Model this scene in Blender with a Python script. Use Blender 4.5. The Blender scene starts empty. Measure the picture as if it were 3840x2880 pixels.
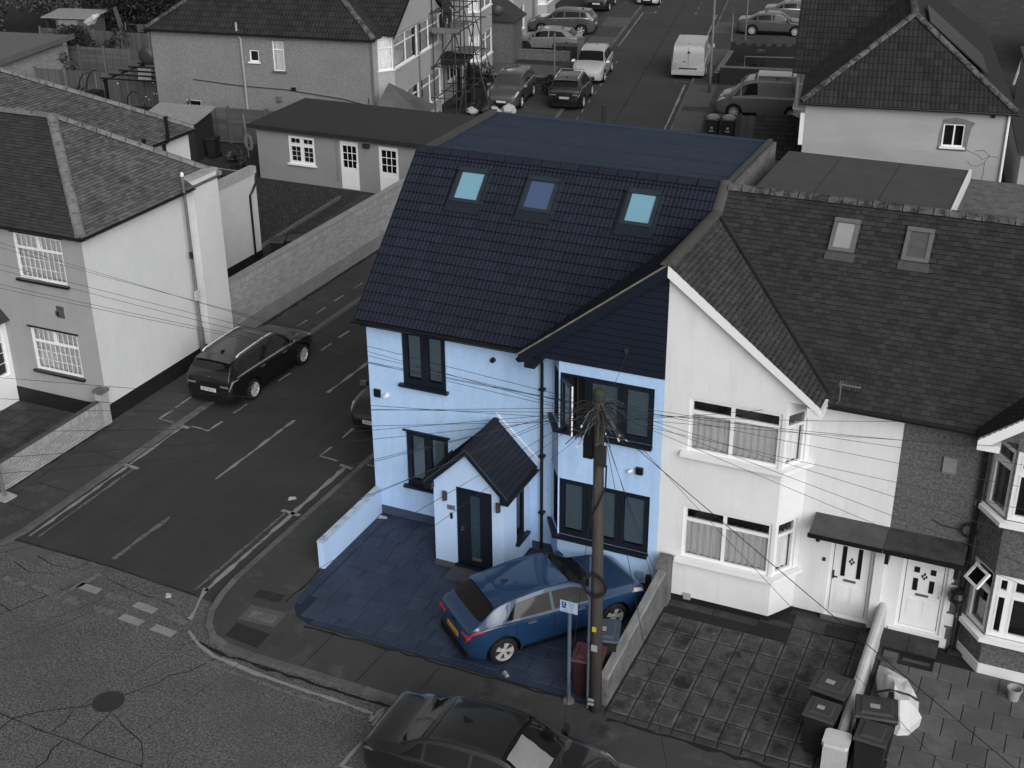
import bpy, bmesh, math, random
from mathutils import Vector, Matrix
random.seed(7)
sc = bpy.context.scene
COL = sc.collection
R_ = math.radians

# ---------------------------------------------------------------- camera
cam_d = bpy.data.cameras.new('camera'); cam = bpy.data.objects.new('camera', cam_d); COL.objects.link(cam)
cam_d.sensor_fit = 'HORIZONTAL'; cam_d.sensor_width = 36.0; cam_d.lens = 45.96
cam_d.clip_start = 0.5; cam_d.clip_end = 900
yaw, pit, rol = R_(-24.4106), R_(25.98435), R_(-0.45114)
fw = Vector((math.sin(yaw) * math.cos(pit), math.cos(yaw) * math.cos(pit), -math.sin(pit)))
rt = Vector((math.cos(yaw), -math.sin(yaw), 0)); up = rt.cross(fw)
r2 = rt * math.cos(rol) + up * math.sin(rol); u2 = up * math.cos(rol) - rt * math.sin(rol)
cam.matrix_world = Matrix(((r2.x, u2.x, -fw.x, 14.7), (r2.y, u2.y, -fw.y, -24.16), (r2.z, u2.z, -fw.z, 17.2), (0, 0, 0, 1)))
sc.camera = cam

# ---------------------------------------------------------------- sky, sun, exposure (grey overcast daylight)
SUN_AZ, SUN_EL = R_(-46), R_(30)          # the brighter part of the cloud lies behind the viewer's right shoulder
w = bpy.data.worlds.new('World'); sc.world = w; w.use_nodes = True
wn = w.node_tree; wn.nodes.clear()
sky = wn.nodes.new('ShaderNodeTexSky'); sky.sky_type = 'NISHITA'; sky.sun_disc = False
sky.sun_elevation = SUN_EL; sky.sun_rotation = math.pi / 2 - SUN_AZ
sky.air_density = 1.0; sky.dust_density = 4.0; sky.ozone_density = 1.0
bw = wn.nodes.new('ShaderNodeRGBToBW'); bg = wn.nodes.new('ShaderNodeBackground'); wo = wn.nodes.new('ShaderNodeOutputWorld')
wn.links.new(sky.outputs[0], bw.inputs[0]); wn.links.new(bw.outputs[0], bg.inputs[0]); wn.links.new(bg.outputs[0], wo.inputs[0])
bg.inputs[1].default_value = 0.105
sd = bpy.data.lights.new('sun', 'SUN'); sun = bpy.data.objects.new('sun', sd); COL.objects.link(sun)
sd.energy = 1.5; sd.angle = R_(60); sd.color = (1, 1, 1)
sdir = Vector((math.cos(SUN_EL) * math.cos(SUN_AZ), math.cos(SUN_EL) * math.sin(SUN_AZ), math.sin(SUN_EL)))
sun.rotation_euler = sdir.to_track_quat('Z', 'Y').to_euler(); sun.location = (40, -5, 40)
sc.view_settings.view_transform = 'Standard'; sc.view_settings.look = 'None'
sc.view_settings.gamma = 1; sc.view_settings.exposure = 0.2; sc.view_settings.use_curve_mapping = False

# ---------------------------------------------------------------- materials
def lin(c):
    c = c / 255.0
    return c / 12.92 if c <= 0.04045 else ((c + 0.055) / 1.055) ** 2.4
MATS = {}
def mat(name, col, rough=.85, var=.12, scale=2.0, bump=0.0, bscale=60.0, spec=.3, metal=0.0, var2=0.0, scale2=25.0, coat=0.0, stretch=None):
    """procedural surface: base colour with two scales of tonal variation and a fine relief"""
    if name in MATS: return MATS[name]
    if not isinstance(col, tuple): col = (col, col, col)
    m = bpy.data.materials.new(name); m.use_nodes = True; MATS[name] = m
    nt = m.node_tree; b = nt.nodes['Principled BSDF']
    b.inputs['Roughness'].default_value = rough; b.inputs['Metallic'].default_value = metal
    b.inputs['Specular IOR Level'].default_value = spec; b.inputs['Coat Weight'].default_value = coat
    b.inputs['Coat Roughness'].default_value = .05
    b.inputs['Base Color'].default_value = (*col, 1)
    if var > 0 or bump > 0 or var2 > 0:
        g = nt.nodes.new('ShaderNodeNewGeometry'); src = g.outputs['Position']
        if stretch:
            mp = nt.nodes.new('ShaderNodeVectorMath'); mp.operation = 'MULTIPLY'; mp.inputs[1].default_value = stretch
            nt.links.new(src, mp.inputs[0]); src = mp.outputs[0]
        cur = None
        for (v, s, det) in ((var, scale, 5), (var2, scale2, 2)):
            if v <= 0: continue
            n = nt.nodes.new('ShaderNodeTexNoise'); n.inputs['Scale'].default_value = s; n.inputs['Detail'].default_value = det
            n.inputs['Roughness'].default_value = .65
            nt.links.new(src, n.inputs['Vector'])
            mr = nt.nodes.new('ShaderNodeMapRange'); mr.inputs[1].default_value = .28; mr.inputs[2].default_value = .72
            mr.inputs[3].default_value = 1 - v; mr.inputs[4].default_value = 1 + v
            nt.links.new(n.outputs[0], mr.inputs[0])
            if cur is None: cur = mr.outputs[0]
            else:
                mu = nt.nodes.new('ShaderNodeMath'); mu.operation = 'MULTIPLY'
                nt.links.new(cur, mu.inputs[0]); nt.links.new(mr.outputs[0], mu.inputs[1]); cur = mu.outputs[0]
        if cur is not None:
            vm = nt.nodes.new('ShaderNodeVectorMath'); vm.operation = 'SCALE'; vm.inputs[0].default_value = col
            nt.links.new(cur, vm.inputs['Scale']); nt.links.new(vm.outputs[0], b.inputs['Base Color'])
        if bump > 0:
            n = nt.nodes.new('ShaderNodeTexNoise'); n.inputs['Scale'].default_value = bscale; n.inputs['Detail'].default_value = 3
            nt.links.new(g.outputs['Position'], n.inputs['Vector'])
            bp = nt.nodes.new('ShaderNodeBump'); bp.inputs['Strength'].default_value = bump; bp.inputs['Distance'].default_value = .02
            nt.links.new(n.outputs[0], bp.inputs['Height']); nt.links.new(bp.outputs[0], b.inputs['Normal'])
    return m
def objvar(m, amt=.25):
    """each object that shares this material differs a little in tone"""
    nt = m.node_tree; b = nt.nodes['Principled BSDF']; inp = b.inputs['Base Color']
    oi = nt.nodes.new('ShaderNodeObjectInfo'); mr = nt.nodes.new('ShaderNodeMapRange')
    mr.inputs[3].default_value = 1 - amt; mr.inputs[4].default_value = 1 + amt
    nt.links.new(oi.outputs['Random'], mr.inputs[0])
    vm = nt.nodes.new('ShaderNodeVectorMath'); vm.operation = 'SCALE'
    if inp.links: nt.links.new(inp.links[0].from_socket, vm.inputs[0])
    else: vm.inputs[0].default_value = inp.default_value[:3]
    nt.links.new(mr.outputs[0], vm.inputs['Scale']); nt.links.new(vm.outputs[0], inp)
    return m
def islandvar(m, amt=.25):
    """each loose tile, brick or leaf of a joined mesh differs a little in tone"""
    nt = m.node_tree; b = nt.nodes['Principled BSDF']; inp = b.inputs['Base Color']
    g = nt.nodes.new('ShaderNodeNewGeometry'); mr = nt.nodes.new('ShaderNodeMapRange')
    mr.inputs[3].default_value = 1 - amt; mr.inputs[4].default_value = 1 + amt
    nt.links.new(g.outputs['Random Per Island'], mr.inputs[0])
    vm = nt.nodes.new('ShaderNodeVectorMath'); vm.operation = 'SCALE'
    if inp.links: nt.links.new(inp.links[0].from_socket, vm.inputs[0])
    else: vm.inputs[0].default_value = inp.default_value[:3]
    nt.links.new(mr.outputs[0], vm.inputs['Scale']); nt.links.new(vm.outputs[0], inp)
    return m
def spots(m, col, scale, thr, soft=.03, detail=6, sx=None):
    """patches of another colour with a shape of their own (stains, moss, worn paint)"""
    nt = m.node_tree; b = nt.nodes['Principled BSDF']; inp = b.inputs['Base Color']
    if not isinstance(col, tuple): col = (col, col, col)
    g = nt.nodes.new('ShaderNodeNewGeometry'); n = nt.nodes.new('ShaderNodeTexNoise')
    src = g.outputs['Position']
    if sx:
        mp = nt.nodes.new('ShaderNodeVectorMath'); mp.operation = 'MULTIPLY'; mp.inputs[1].default_value = sx
        nt.links.new(src, mp.inputs[0]); src = mp.outputs[0]
    n.inputs['Scale'].default_value = scale; n.inputs['Detail'].default_value = detail; n.inputs['Roughness'].default_value = .7
    nt.links.new(src, n.inputs['Vector'])
    mr = nt.nodes.new('ShaderNodeMapRange'); mr.inputs[1].default_value = thr - soft; mr.inputs[2].default_value = thr + soft
    nt.links.new(n.outputs[0], mr.inputs[0])
    mx = nt.nodes.new('ShaderNodeMix'); mx.data_type = 'RGBA'
    nt.links.new(mr.outputs[0], mx.inputs[0])
    if inp.links: nt.links.new(inp.links[0].from_socket, mx.inputs[6])
    else: mx.inputs[6].default_value = inp.default_value
    mx.inputs[7].default_value = (*col, 1); nt.links.new(mx.outputs[2], inp)
    return m
def glassmat(name, tint, refl=.35, rough=.03):
    m = bpy.data.materials.new(name); m.use_nodes = True; MATS[name] = m
    nt = m.node_tree; nt.nodes.clear()
    o = nt.nodes.new('ShaderNodeOutputMaterial'); mx = nt.nodes.new('ShaderNodeMixShader')
    tr = nt.nodes.new('ShaderNodeBsdfTransparent'); gl = nt.nodes.new('ShaderNodeBsdfGlossy')
    fr = nt.nodes.new('ShaderNodeFresnel'); fr.inputs[0].default_value = 1.5
    ad = nt.nodes.new('ShaderNodeMath'); ad.operation = 'MULTIPLY_ADD'; ad.inputs[1].default_value = 1.0; ad.inputs[2].default_value = refl
    tr.inputs[0].default_value = (*tint, 1); gl.inputs[0].default_value = (1, 1, 1, 1); gl.inputs[1].default_value = rough
    nt.links.new(fr.outputs[0], ad.inputs[0]); nt.links.new(ad.outputs[0], mx.inputs[0])
    nt.links.new(tr.outputs[0], mx.inputs[1]); nt.links.new(gl.outputs[0], mx.inputs[2]); nt.links.new(mx.outputs[0], o.inputs[0])
    return m
# --- the blue house
BW = spots(mat('blue_white_render', (.40, .57, .82), .8, .07, 1.2, .25, 40, var2=.05, scale2=9), (.31, .46, .70), 1.1, .64, .12, 5, (1.6, 1.6, .22))
PW = mat('blue_plain_render', (.43, .575, .80), .8, .05, 1.5, .08, 30)
NAVYTILE = mat('navy_roof_tile', (.0165, .0195, .031), .85, .14, 6, .1, 80, .12)
objvar(NAVYTILE, .12); islandvar(NAVYTILE, .12)
NAVY = mat('navy_frame', (.008, .011, .019), .4, .08, 4, spec=.4)
NAVYBOARD = mat('navy_boarding', (.0065, .010, .021), .6, .08, 5, stretch=(.4, 8, 8))
DRIVE = spots(mat('blue_imprinted_concrete', (.026, .037, .068), .55, .22, 1.6, .35, 50, .35, var2=.15, scale2=14), (.040, .054, .090), .9, .60, .1, 5)
objvar(DRIVE, .14)
DRIVEJ = mat('dark_blue_joint', (.013, .019, .036), .9, .1)
FLATROOF = spots(mat('blue_felt_roof', (.020, .031, .052), .75, .16, 3.5, .15, 90, var2=.08, scale2=40), (.027, .040, .063), 2.2, .58, .1, 5, (.25, 1.6, 1))
PARA = mat('lead_grey_trim', (.062, .060, .058), .7, .2, 5)
ROOFGLASS = mat('roof_window_glass', (.17, .33, .43), .12, 0, spec=1.0)  # blue of the reflected sky is put into the base colour
ROOFGLASS2 = mat('dim_roof_window_glass', (.055, .085, .17), .10, 0, spec=1.0)
BLIND = mat('blue_grey_blind_slat', (.21, .265, .30), .6, .08, 4)
spots(BW, (.37, .53, .77), 1.0, .63, .12, 4, (6, 6, .30)); spots(PW, (.40, .545, .77), 1.0, .64, .12, 4, (5, 5, .3))
# --- greys
WHITE = spots(mat('white_render', .70, .8, .05, 1.2, .12, 60), .55, .7, .66, .12, 6, (1.5, 1.5, .25))
spots(WHITE, .655, 1.0, .64, .12, 4, (5, 5, .25))
WHITEP = mat('white_plastic', .76, .4, .03, 3)
OFFW = spots(mat('pale_grey_render', .31, .85, .05, 1.5, .15, 60), .26, .9, .62, .15, 5, (1, 1, .3))
SIDEW = spots(mat('side_wall_render', .60, .85, .05, .9, .15, 50, var2=.03, scale2=8), .565, .8, .60, .16, 6, (1, 1, .3))
ANNW = mat('annexe_render', .245, .85, .05, 1.0, .1, 60)
PEBBLE = mat('pebbledash', .19, .95, .08, .8, .6, 45, var2=.26, scale2=15)
PEBBLE2 = mat('dark_pebbledash', .105, .95, .10, .7, .7, 60, var2=.5, scale2=17)
PEBLIGHT = mat('pale_pebbledash', .34, .95, .06, .8, .5, 45, var2=.18, scale2=15)
URW = spots(mat('patched_grey_render', .30, .85, .07, .8, .15, 40), .35, .6, .55, .15, 4, (.35, .35, 2))
CEMENT = mat('raw_cement', .15, .9, .2, 6, .3, 60)
TILEG = spots(islandvar(mat('old_plain_tile', .027, .85, .20, 1.3, .2, 60), .30), .060, 2.6, .68, .06)
TILEN = spots(islandvar(mat('dark_concrete_tile', .020, .85, .15, 1.0, .2, 60), .28), .10, 9, .76, .02)
TILEG2 = islandvar(mat('gable_plain_tile', .045, .85, .15, 1.5, .2, 60), .22)
TILEL = spots(islandvar(mat('mossy_plain_tile', .092, .9, .25, .9, .3, 50), .30), .17, 5, .64, .05)
TILELF = islandvar(mat('front_plain_tile', .036, .9, .15, 1.2, .3, 50), .22)
RIDGE = spots(mat('ridge_tile', .155, .9, .2, 4, .3, 50), .06, 5, .60, .06); objvar(RIDGE, .15)
RIDGEM = spots(spots(mat('mossy_ridge_tile', .10, .95, .3, 5, .6, 30), .032, 4, .52, .06), .2, 14, .66, .03); objvar(RIDGEM, .2)
LEAD = mat('dark_lead', .02, .7, .2, 5)
FELT = spots(mat('grey_felt_roof', .060, .8, .12, 2.5, .15, 80, var2=.06, scale2=40), .07, 2, .6, .1, 5, (.3, 1.5, 1))
FELTD = mat('dark_felt_roof', .034, .8, .10, 2, .15, 80)
BLACKP = mat('black_plastic', .008, .35, .1, 4, spec=.5)
PLINTH = mat('black_plinth_paint', .012, .6, .2, 3)
GREYW = mat('grey_curtain', .85, .9, .08, 6)
NET = mat('net_curtain', .80, .9, .15, 12, stretch=(3, 3, .2))
VBLIND = mat('vertical_blind', .80, .8, .1, 8)
DARKIN = mat('dark_room', .03, .9, 0)
GLASS = glassmat('window_glass', (.95, .95, .95), .04)
GLASSB = glassmat('blue_window_glass', (.82, .90, .95), .03)
BRICKL = islandvar(mat('pale_brick', .33, .9, .06, 3, .3, 50, var2=.1, scale2=30), .15)
MORTAR = mat('mortar', .07, .95, .15, 5)
BRICKD = islandvar(mat('grey_brick', .105, .9, .15, 3, .3, 50), .25)
MORTARD = mat('grey_mortar', .06, .95, .15, 5)
CAPS = mat('concrete_coping', .33, .9, .2, 4, .3, 50)
CAPSD = mat('weathered_concrete', .12, .95, .35, 3, .5, 40, var2=.2, scale2=15)
ASPH = spots(mat('side_street_asphalt', .037, .9, .10, .5, .35, 120, .3, var2=.16, scale2=55), .048, .35, .60, .1, 6); spots(ASPH, .026, 1.1, .68, .06, 6); spots(ASPH, .047, .8, .62, .12, 5, (2.2, .12, 1))
ASPHO = spots(spots(mat('worn_asphalt', .100, .95, .15, .5, .6, 60, .2, var2=.75, scale2=22), .074, .28, .60, .12, 6), .17, 70, .72, .03, 2)
ASPHF = spots(mat('far_road_asphalt', .045, .9, .12, .4, .3, 100, .3, var2=.12, scale2=40), .05, .2, .6, .15, 4)
PAVE = spots(spots(mat('pavement_asphalt', .054, .95, .16, .6, .45, 90, .2, var2=.22, scale2=40), .090, .9, .61, .07, 8), .026, .7, .66, .06, 7)
PATCHD = mat('dark_patch', .022, .95, .15, 2, .4, 80, var2=.15, scale2=50)
PATCHL = mat('pale_concrete_patch', .085, .95, .15, 2, .3, 80, var2=.15, scale2=50)
KERB = mat('kerb_stone', .105, .95, .2, 4, .4, 60, var2=.2, scale2=30); objvar(KERB, .2)
PAINT = spots(mat('road_paint', .23, .8, .18, 6, .2, 90, var2=.12, scale2=40), .06, 7, .66, .03, 8)
PAINTW = spots(mat('worn_road_paint', .13, .9, .2, 6, .2, 90), .05, 9, .56, .04, 8)
CRACK = mat('crack_filler', .012, .95, .1)
SLABA = spots(spots(mat('weathered_slab', .060, .95, .32, 2.2, .5, 50, var2=.25, scale2=22), .018, 1.3, .56, .07, 7), .115, 3.2, .66, .05, 7); objvar(SLABA, .16)
SLABB = spots(mat('grey_paving_slab', .094, .95, .16, 1.6, .3, 60, var2=.12, scale2=25), .135, 1.4, .62, .10, 6); objvar(SLABB, .16)
SLABC = spots(mat('dark_paving_slab', .040, .95, .3, 2, .4, 50), .070, 1.5, .6, .1, 6); objvar(SLABC, .2)
JOINT = mat('mossy_joint', .016, .95, .3, 8, .4, 60)
SOIL = spots(mat('garden_soil', .030, 1, .4, 2.5, .9, 25, var2=.35, scale2=14), .07, 8, .68, .04)
GROUND = mat('bare_ground', .035, 1, .3, 1, .5, 20)
FENCEW = mat('weathered_fence_board', .090, .95, .2, 3, .3, 60, stretch=(6, 6, .6)); objvar(FENCEW, .25)
POSTC = mat('concrete_fence_post', .13, .95, .15, 6, .2, 60)
METALG = mat('galvanised_steel', .24, .45, .12, 5, metal=.7, spec=.5)
METALD = mat('dark_steel', .05, .5, .12, 5, metal=.5, spec=.5)
POSTG = mat('grey_post_paint', .13, .5, .12, 5)
BLUEPOST = mat('blue_grey_post_paint', (.085, .105, .14), .5, .12, 5)
LEAF = islandvar(mat('dark_leaf', .026, .7, .2, 2, spec=.25), .5)
LEAFL = islandvar(mat('mid_leaf', .070, .7, .25, 2, spec=.25), .5)
BARK = mat('bark', .04, .95, .3, 8, .5, 30)
BINB = mat('dark_bin_plastic', .016, .5, .12, 3, spec=.35)
BINL = mat('bin_lid_plastic', .040, .5, .12, 3, spec=.35)
BINR = mat('maroon_bin_plastic', (.030, .010, .011), .5, .12, 3, spec=.35)
BINRL = mat('maroon_lid_plastic', (.075, .026, .030), .45, .12, 3, spec=.35)
BINBL = mat('slate_blue_lid', (.045, .06, .085), .5, .12, 3, spec=.35)
STICK = mat('pale_sticker', .28, .6, .3, 40)
SACK = mat('white_woven_sack', .55, .6, .08, 4, .15, 30)
POLEW = mat('creosoted_pole', (.052, .046, .043), .9, .30, 5, .4, 40, stretch=(5, 5, .35))
WIRE = mat('black_cable', .014, .6, 0)
WIREG = mat('grey_cable', .05, .6, 0)
TYRE = mat('tyre_rubber', .010, .8, .1, 8)
RIM = mat('alloy_rim', .50, .35, .05, 8, metal=.25, spec=.5)
RIMD = mat('dark_alloy_rim', .03, .35, .05, 8, metal=.5)
CARGLASS = mat('tinted_car_glass', .006, .06, 0, spec=.5)
CARDARK = mat('car_black_trim', .006, .5, 0)
CHROME = mat('chrome_trim', .60, .18, 0, metal=1.0)
LAMPW = mat('clear_lamp', .45, .1, 0, spec=.8)
LAMPR = mat('grey_tail_lamp', .10, .15, 0, spec=.8)
LAMPRED = mat('red_tail_lamp', (.40, .025, .02), .15, 0, spec=.8)
def paint(name, col, coat=1.0, rough=.35): return mat(name, col, rough, .03, 1.5, coat=coat, spec=.5)
P_BLACK = paint('black_car_paint', .004); P_DARK = paint('charcoal_car_paint', .008); P_BLUE = paint('blue_car_paint', (.009, .034, .088))
P_WHITE = paint('white_car_paint', .40); P_SILV = paint('silver_car_paint', .15); P_GREY = paint('grey_car_paint', .055); P_MID = paint('mid_grey_car_paint', .085)
P_VANW = paint('white_van_paint', .40); P_VANG = paint('grey_van_paint', .095)
PLATEW = mat('white_number_plate', .50, .4, .05, 9); PLATEY = mat('yellow_number_plate', (.50, .24, .02), .4, .05, 9)

EDGE = mat('shadow_tile_edge', .010, .95, .2, 8)  # dark colour on tile fronts paints the shadow line under each course
NAVYEDGE = mat('navy_shadow_edge', (.006, .006, .010), .95, .1, 8)  # navy roofs: course shadows painted as a darker tile front
SLABRIM = spots(mat('pale_slab_rim', .088, .95, .35, 3, .4, 50), .03, 2.6, .54, .10, 7)
GRASS = islandvar(mat('rough_grass_blade', .05, .8, .3, 1.5), .5)
RAIL = mat('bright_roof_rail', .72, .3, 0, metal=.3)
RUBW = mat('dirty_white_bag', .36, .6, .2, 5)
# ---------------------------------------------------------------- mesh helpers
def V(*a): return Vector(a if len(a) > 1 else a[0])
class MB:
    def __init__(s): s.v = []; s.f = []; s.m = []
    def poly(s, pts, m=0):
        k = len(s.v); s.v += [tuple(p) for p in pts]; s.f.append(tuple(range(k, k + len(pts)))); s.m.append(m); return s
    def hexa(s, p, m=0):                       # 8 corners: bottom ring, top ring
        k = len(s.v); s.v += [tuple(q) for q in p]
        for f in ((3, 2, 1, 0), (4, 5, 6, 7), (0, 1, 5, 4), (1, 2, 6, 5), (2, 3, 7, 6), (3, 0, 4, 7)):
            s.f.append(tuple(k + i for i in f)); s.m.append(m)
        return s
    def box(s, x0, x1, y0, y1, z0, z1, m=0):
        return s.hexa([(x0, y0, z0), (x1, y0, z0), (x1, y1, z0), (x0, y1, z0), (x0, y0, z1), (x1, y0, z1), (x1, y1, z1), (x0, y1, z1)], m)
    def ob(s, P, t, s0, s1, n0, n1, z0, z1, m=0):   # box along plan direction t, outward normal n=(t.y,-t.x)
        n = (t[1], -t[0])
        q = lambda a, b, z: (P[0] + t[0] * a + n[0] * b, P[1] + t[1] * a + n[1] * b, z)
        return s.hexa([q(s0, n1, z0), q(s1, n1, z0), q(s1, n0, z0), q(s0, n0, z0), q(s0, n1, z1), q(s1, n1, z1), q(s1, n0, z1), q(s0, n0, z1)], m)
    def ext(s, pts, vec, m=0):                 # planar polygon extruded along vec
        vec = Vector(vec); a = [Vector(p) for p in pts]; b = [p + vec for p in a]; n = len(a)
        k = len(s.v); s.v += [tuple(p) for p in a + b]
        s.f.append(tuple(k + i for i in range(n))); s.f.append(tuple(k + n + i for i in reversed(range(n)))); s.m += [m, m]
        for i in range(n):
            j = (i + 1) % n; s.f.append((k + j, k + i, k + n + i, k + n + j)); s.m.append(m)
        return s
    def prism(s, xy, z0, z1, m=0): return s.ext([(x, y, z0) for x, y in xy], (0, 0, z1 - z0), m)
    def tube(s, path, r, n=6, m=0, closed=False):
        P = [Vector(p) for p in path]; N = len(P); rs = r if isinstance(r, (list, tuple)) else [r] * N
        k = len(s.v); ref = None
        for i in range(N):
            d = (P[(i + 1) % N] - P[i - 1]) if closed else (P[min(i + 1, N - 1)] - P[max(i - 1, 0)])
            d.normalize()
            if ref is None: ref = Vector((0, 0, 1)) if abs(d.z) < .9 else Vector((1, 0, 0))
            a = d.cross(ref); a.normalize(); b = a.cross(d); ref = b
            for j in range(n):
                th = 2 * math.pi * j / n; s.v.append(tuple(P[i] + (a * math.cos(th) + b * math.sin(th)) * rs[i]))
        for i in range(N if closed else N - 1):
            i2 = (i + 1) % N
            for j in range(n):
                j2 = (j + 1) % n; s.f.append((k + i * n + j, k + i * n + j2, k + i2 * n + j2, k + i2 * n + j)); s.m.append(m)
        if not closed:
            s.f.append(tuple(k + j for j in reversed(range(n)))); s.f.append(tuple(k + (N - 1) * n + j for j in range(n))); s.m += [m, m]
        return s
    def lathe(s, prof, n=16, c=(0, 0, 0), ax='z', m=0, cap=True):
        k = len(s.v)
        for (r, h) in prof:
            for j in range(n):
                th = 2 * math.pi * j / n; a, b = r * math.cos(th), r * math.sin(th)
                p = (a, b, h) if ax == 'z' else ((a, h, b) if ax == 'y' else (h, a, b))
                s.v.append((p[0] + c[0], p[1] + c[1], p[2] + c[2]))
        for i in range(len(prof) - 1):
            for j in range(n):
                j2 = (j + 1) % n; s.f.append((k + i * n + j, k + i * n + j2, k + (i + 1) * n + j2, k + (i + 1) * n + j)); s.m.append(m)
        if cap and prof[0][0] > 1e-6: s.f.append(tuple(k + j for j in reversed(range(n)))); s.m.append(m)
        if cap and prof[-1][0] > 1e-6: s.f.append(tuple(k + (len(prof) - 1) * n + j for j in range(n))); s.m.append(m)
        return s
    def mesh(s, name, mats, smooth=False, mir=False, recalc=False):
        if not isinstance(mats, (list, tuple)): mats = [mats]
        me = bpy.data.meshes.new(name)
        if mir: me.from_pydata([(-x, y, z) for x, y, z in s.v], [], [tuple(reversed(f)) for f in s.f])
        else: me.from_pydata(s.v, [], s.f)
        for q in mats: me.materials.append(q)
        if len(mats) > 1: me.polygons.foreach_set('material_index', s.m)
        if smooth: me.polygons.foreach_set('use_smooth', [True] * len(s.f))
        if recalc:
            b = bmesh.new(); b.from_mesh(me); bmesh.ops.recalc_face_normals(b, faces=b.faces); b.to_mesh(me); b.free()
        me.update(); return me
    def build(s, name, mats, parent=None, smooth=False, mir=False, recalc=False, kind=None):
        return link(name, s.mesh(name, mats, smooth, mir, recalc), parent, kind)
def link(name, me, parent=None, kind=None):
    o = bpy.data.objects.new(name, me); COL.objects.link(o)
    if parent is not None: o.parent = parent
    if kind: o['kind'] = kind
    return o
def tag(o, label, cat, group=None):
    o['label'] = label; o['category'] = cat
    if group: o['group'] = group
    return o
def thing(name, label, cat, loc=(0, 0, 0), rz=0, group=None):
    o = bpy.data.objects.new(name, None); COL.objects.link(o); o.empty_display_size = .3
    o.location = loc; o.rotation_euler = (0, 0, rz)
    return tag(o, label, cat, group)
def struct(name, mb, mats, **k):
    return mb.build(name, mats, kind='structure', **k)
def copy_tree(o, parent=None):
    c = o.copy(); COL.objects.link(c); c.parent = parent
    for ch in o.children: copy_tree(ch, c)
    return c
def text(name, body, size, m, M4, parent=None, align='CENTER', depth=.0):
    cu = bpy.data.curves.new(name, 'FONT'); cu.body = body; cu.size = size; cu.align_x = align; cu.align_y = 'CENTER'; cu.extrude = depth
    t = bpy.data.objects.new('tmp', cu); COL.objects.link(t); dg = bpy.context.evaluated_depsgraph_get()
    me = bpy.data.meshes.new_from_object(t.evaluated_get(dg)); bpy.data.objects.remove(t); bpy.data.curves.remove(cu)
    me.materials.clear(); me.materials.append(m); me.transform(M4); me.name = name
    return link(name, me, parent)

# ---------------------------------------------------------------- building helpers
def panel(mb, P, t, L, z0, z1, holes=(), rev=.12, m=0, n0=0.0):
    """wall face along t from plan point P with rectangular openings (s0,s1,za,zb) and their reveals"""
    n = (t[1], -t[0]); q = lambda a, b, z: (P[0] + t[0] * a + n[0] * b, P[1] + t[1] * a + n[1] * b, z)
    S = sorted({0, L, *[h[0] for h in holes], *[h[1] for h in holes]}); Z = sorted({z0, z1, *[h[2] for h in holes], *[h[3] for h in holes]})
    for i in range(len(S) - 1):
        for j in range(len(Z) - 1):
            a, b, c, d = S[i], S[i + 1], Z[j], Z[j + 1]; cs, cz = (a + b) / 2, (c + d) / 2
            if any(h[0] < cs < h[1] and h[2] < cz < h[3] for h in holes): continue
            mb.poly([q(a, n0, c), q(b, n0, c), q(b, n0, d), q(a, n0, d)], m)
    for (a, b, c, d) in holes:
        for (p1, p2) in (((a, c), (b, c)), ((b, c), (b, d)), ((b, d), (a, d)), ((a, d), (a, c))):
            mb.poly([q(p1[0], n0, p1[1]), q(p2[0], n0, p2[1]), q(p2[0], n0 - rev, p2[1]), q(p1[0], n0 - rev, p1[1])], m)
def unit(a, b):
    d = math.hypot(b[0] - a[0], b[1] - a[1]); return ((b[0] - a[0]) / d, (b[1] - a[1]) / d), d
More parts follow.
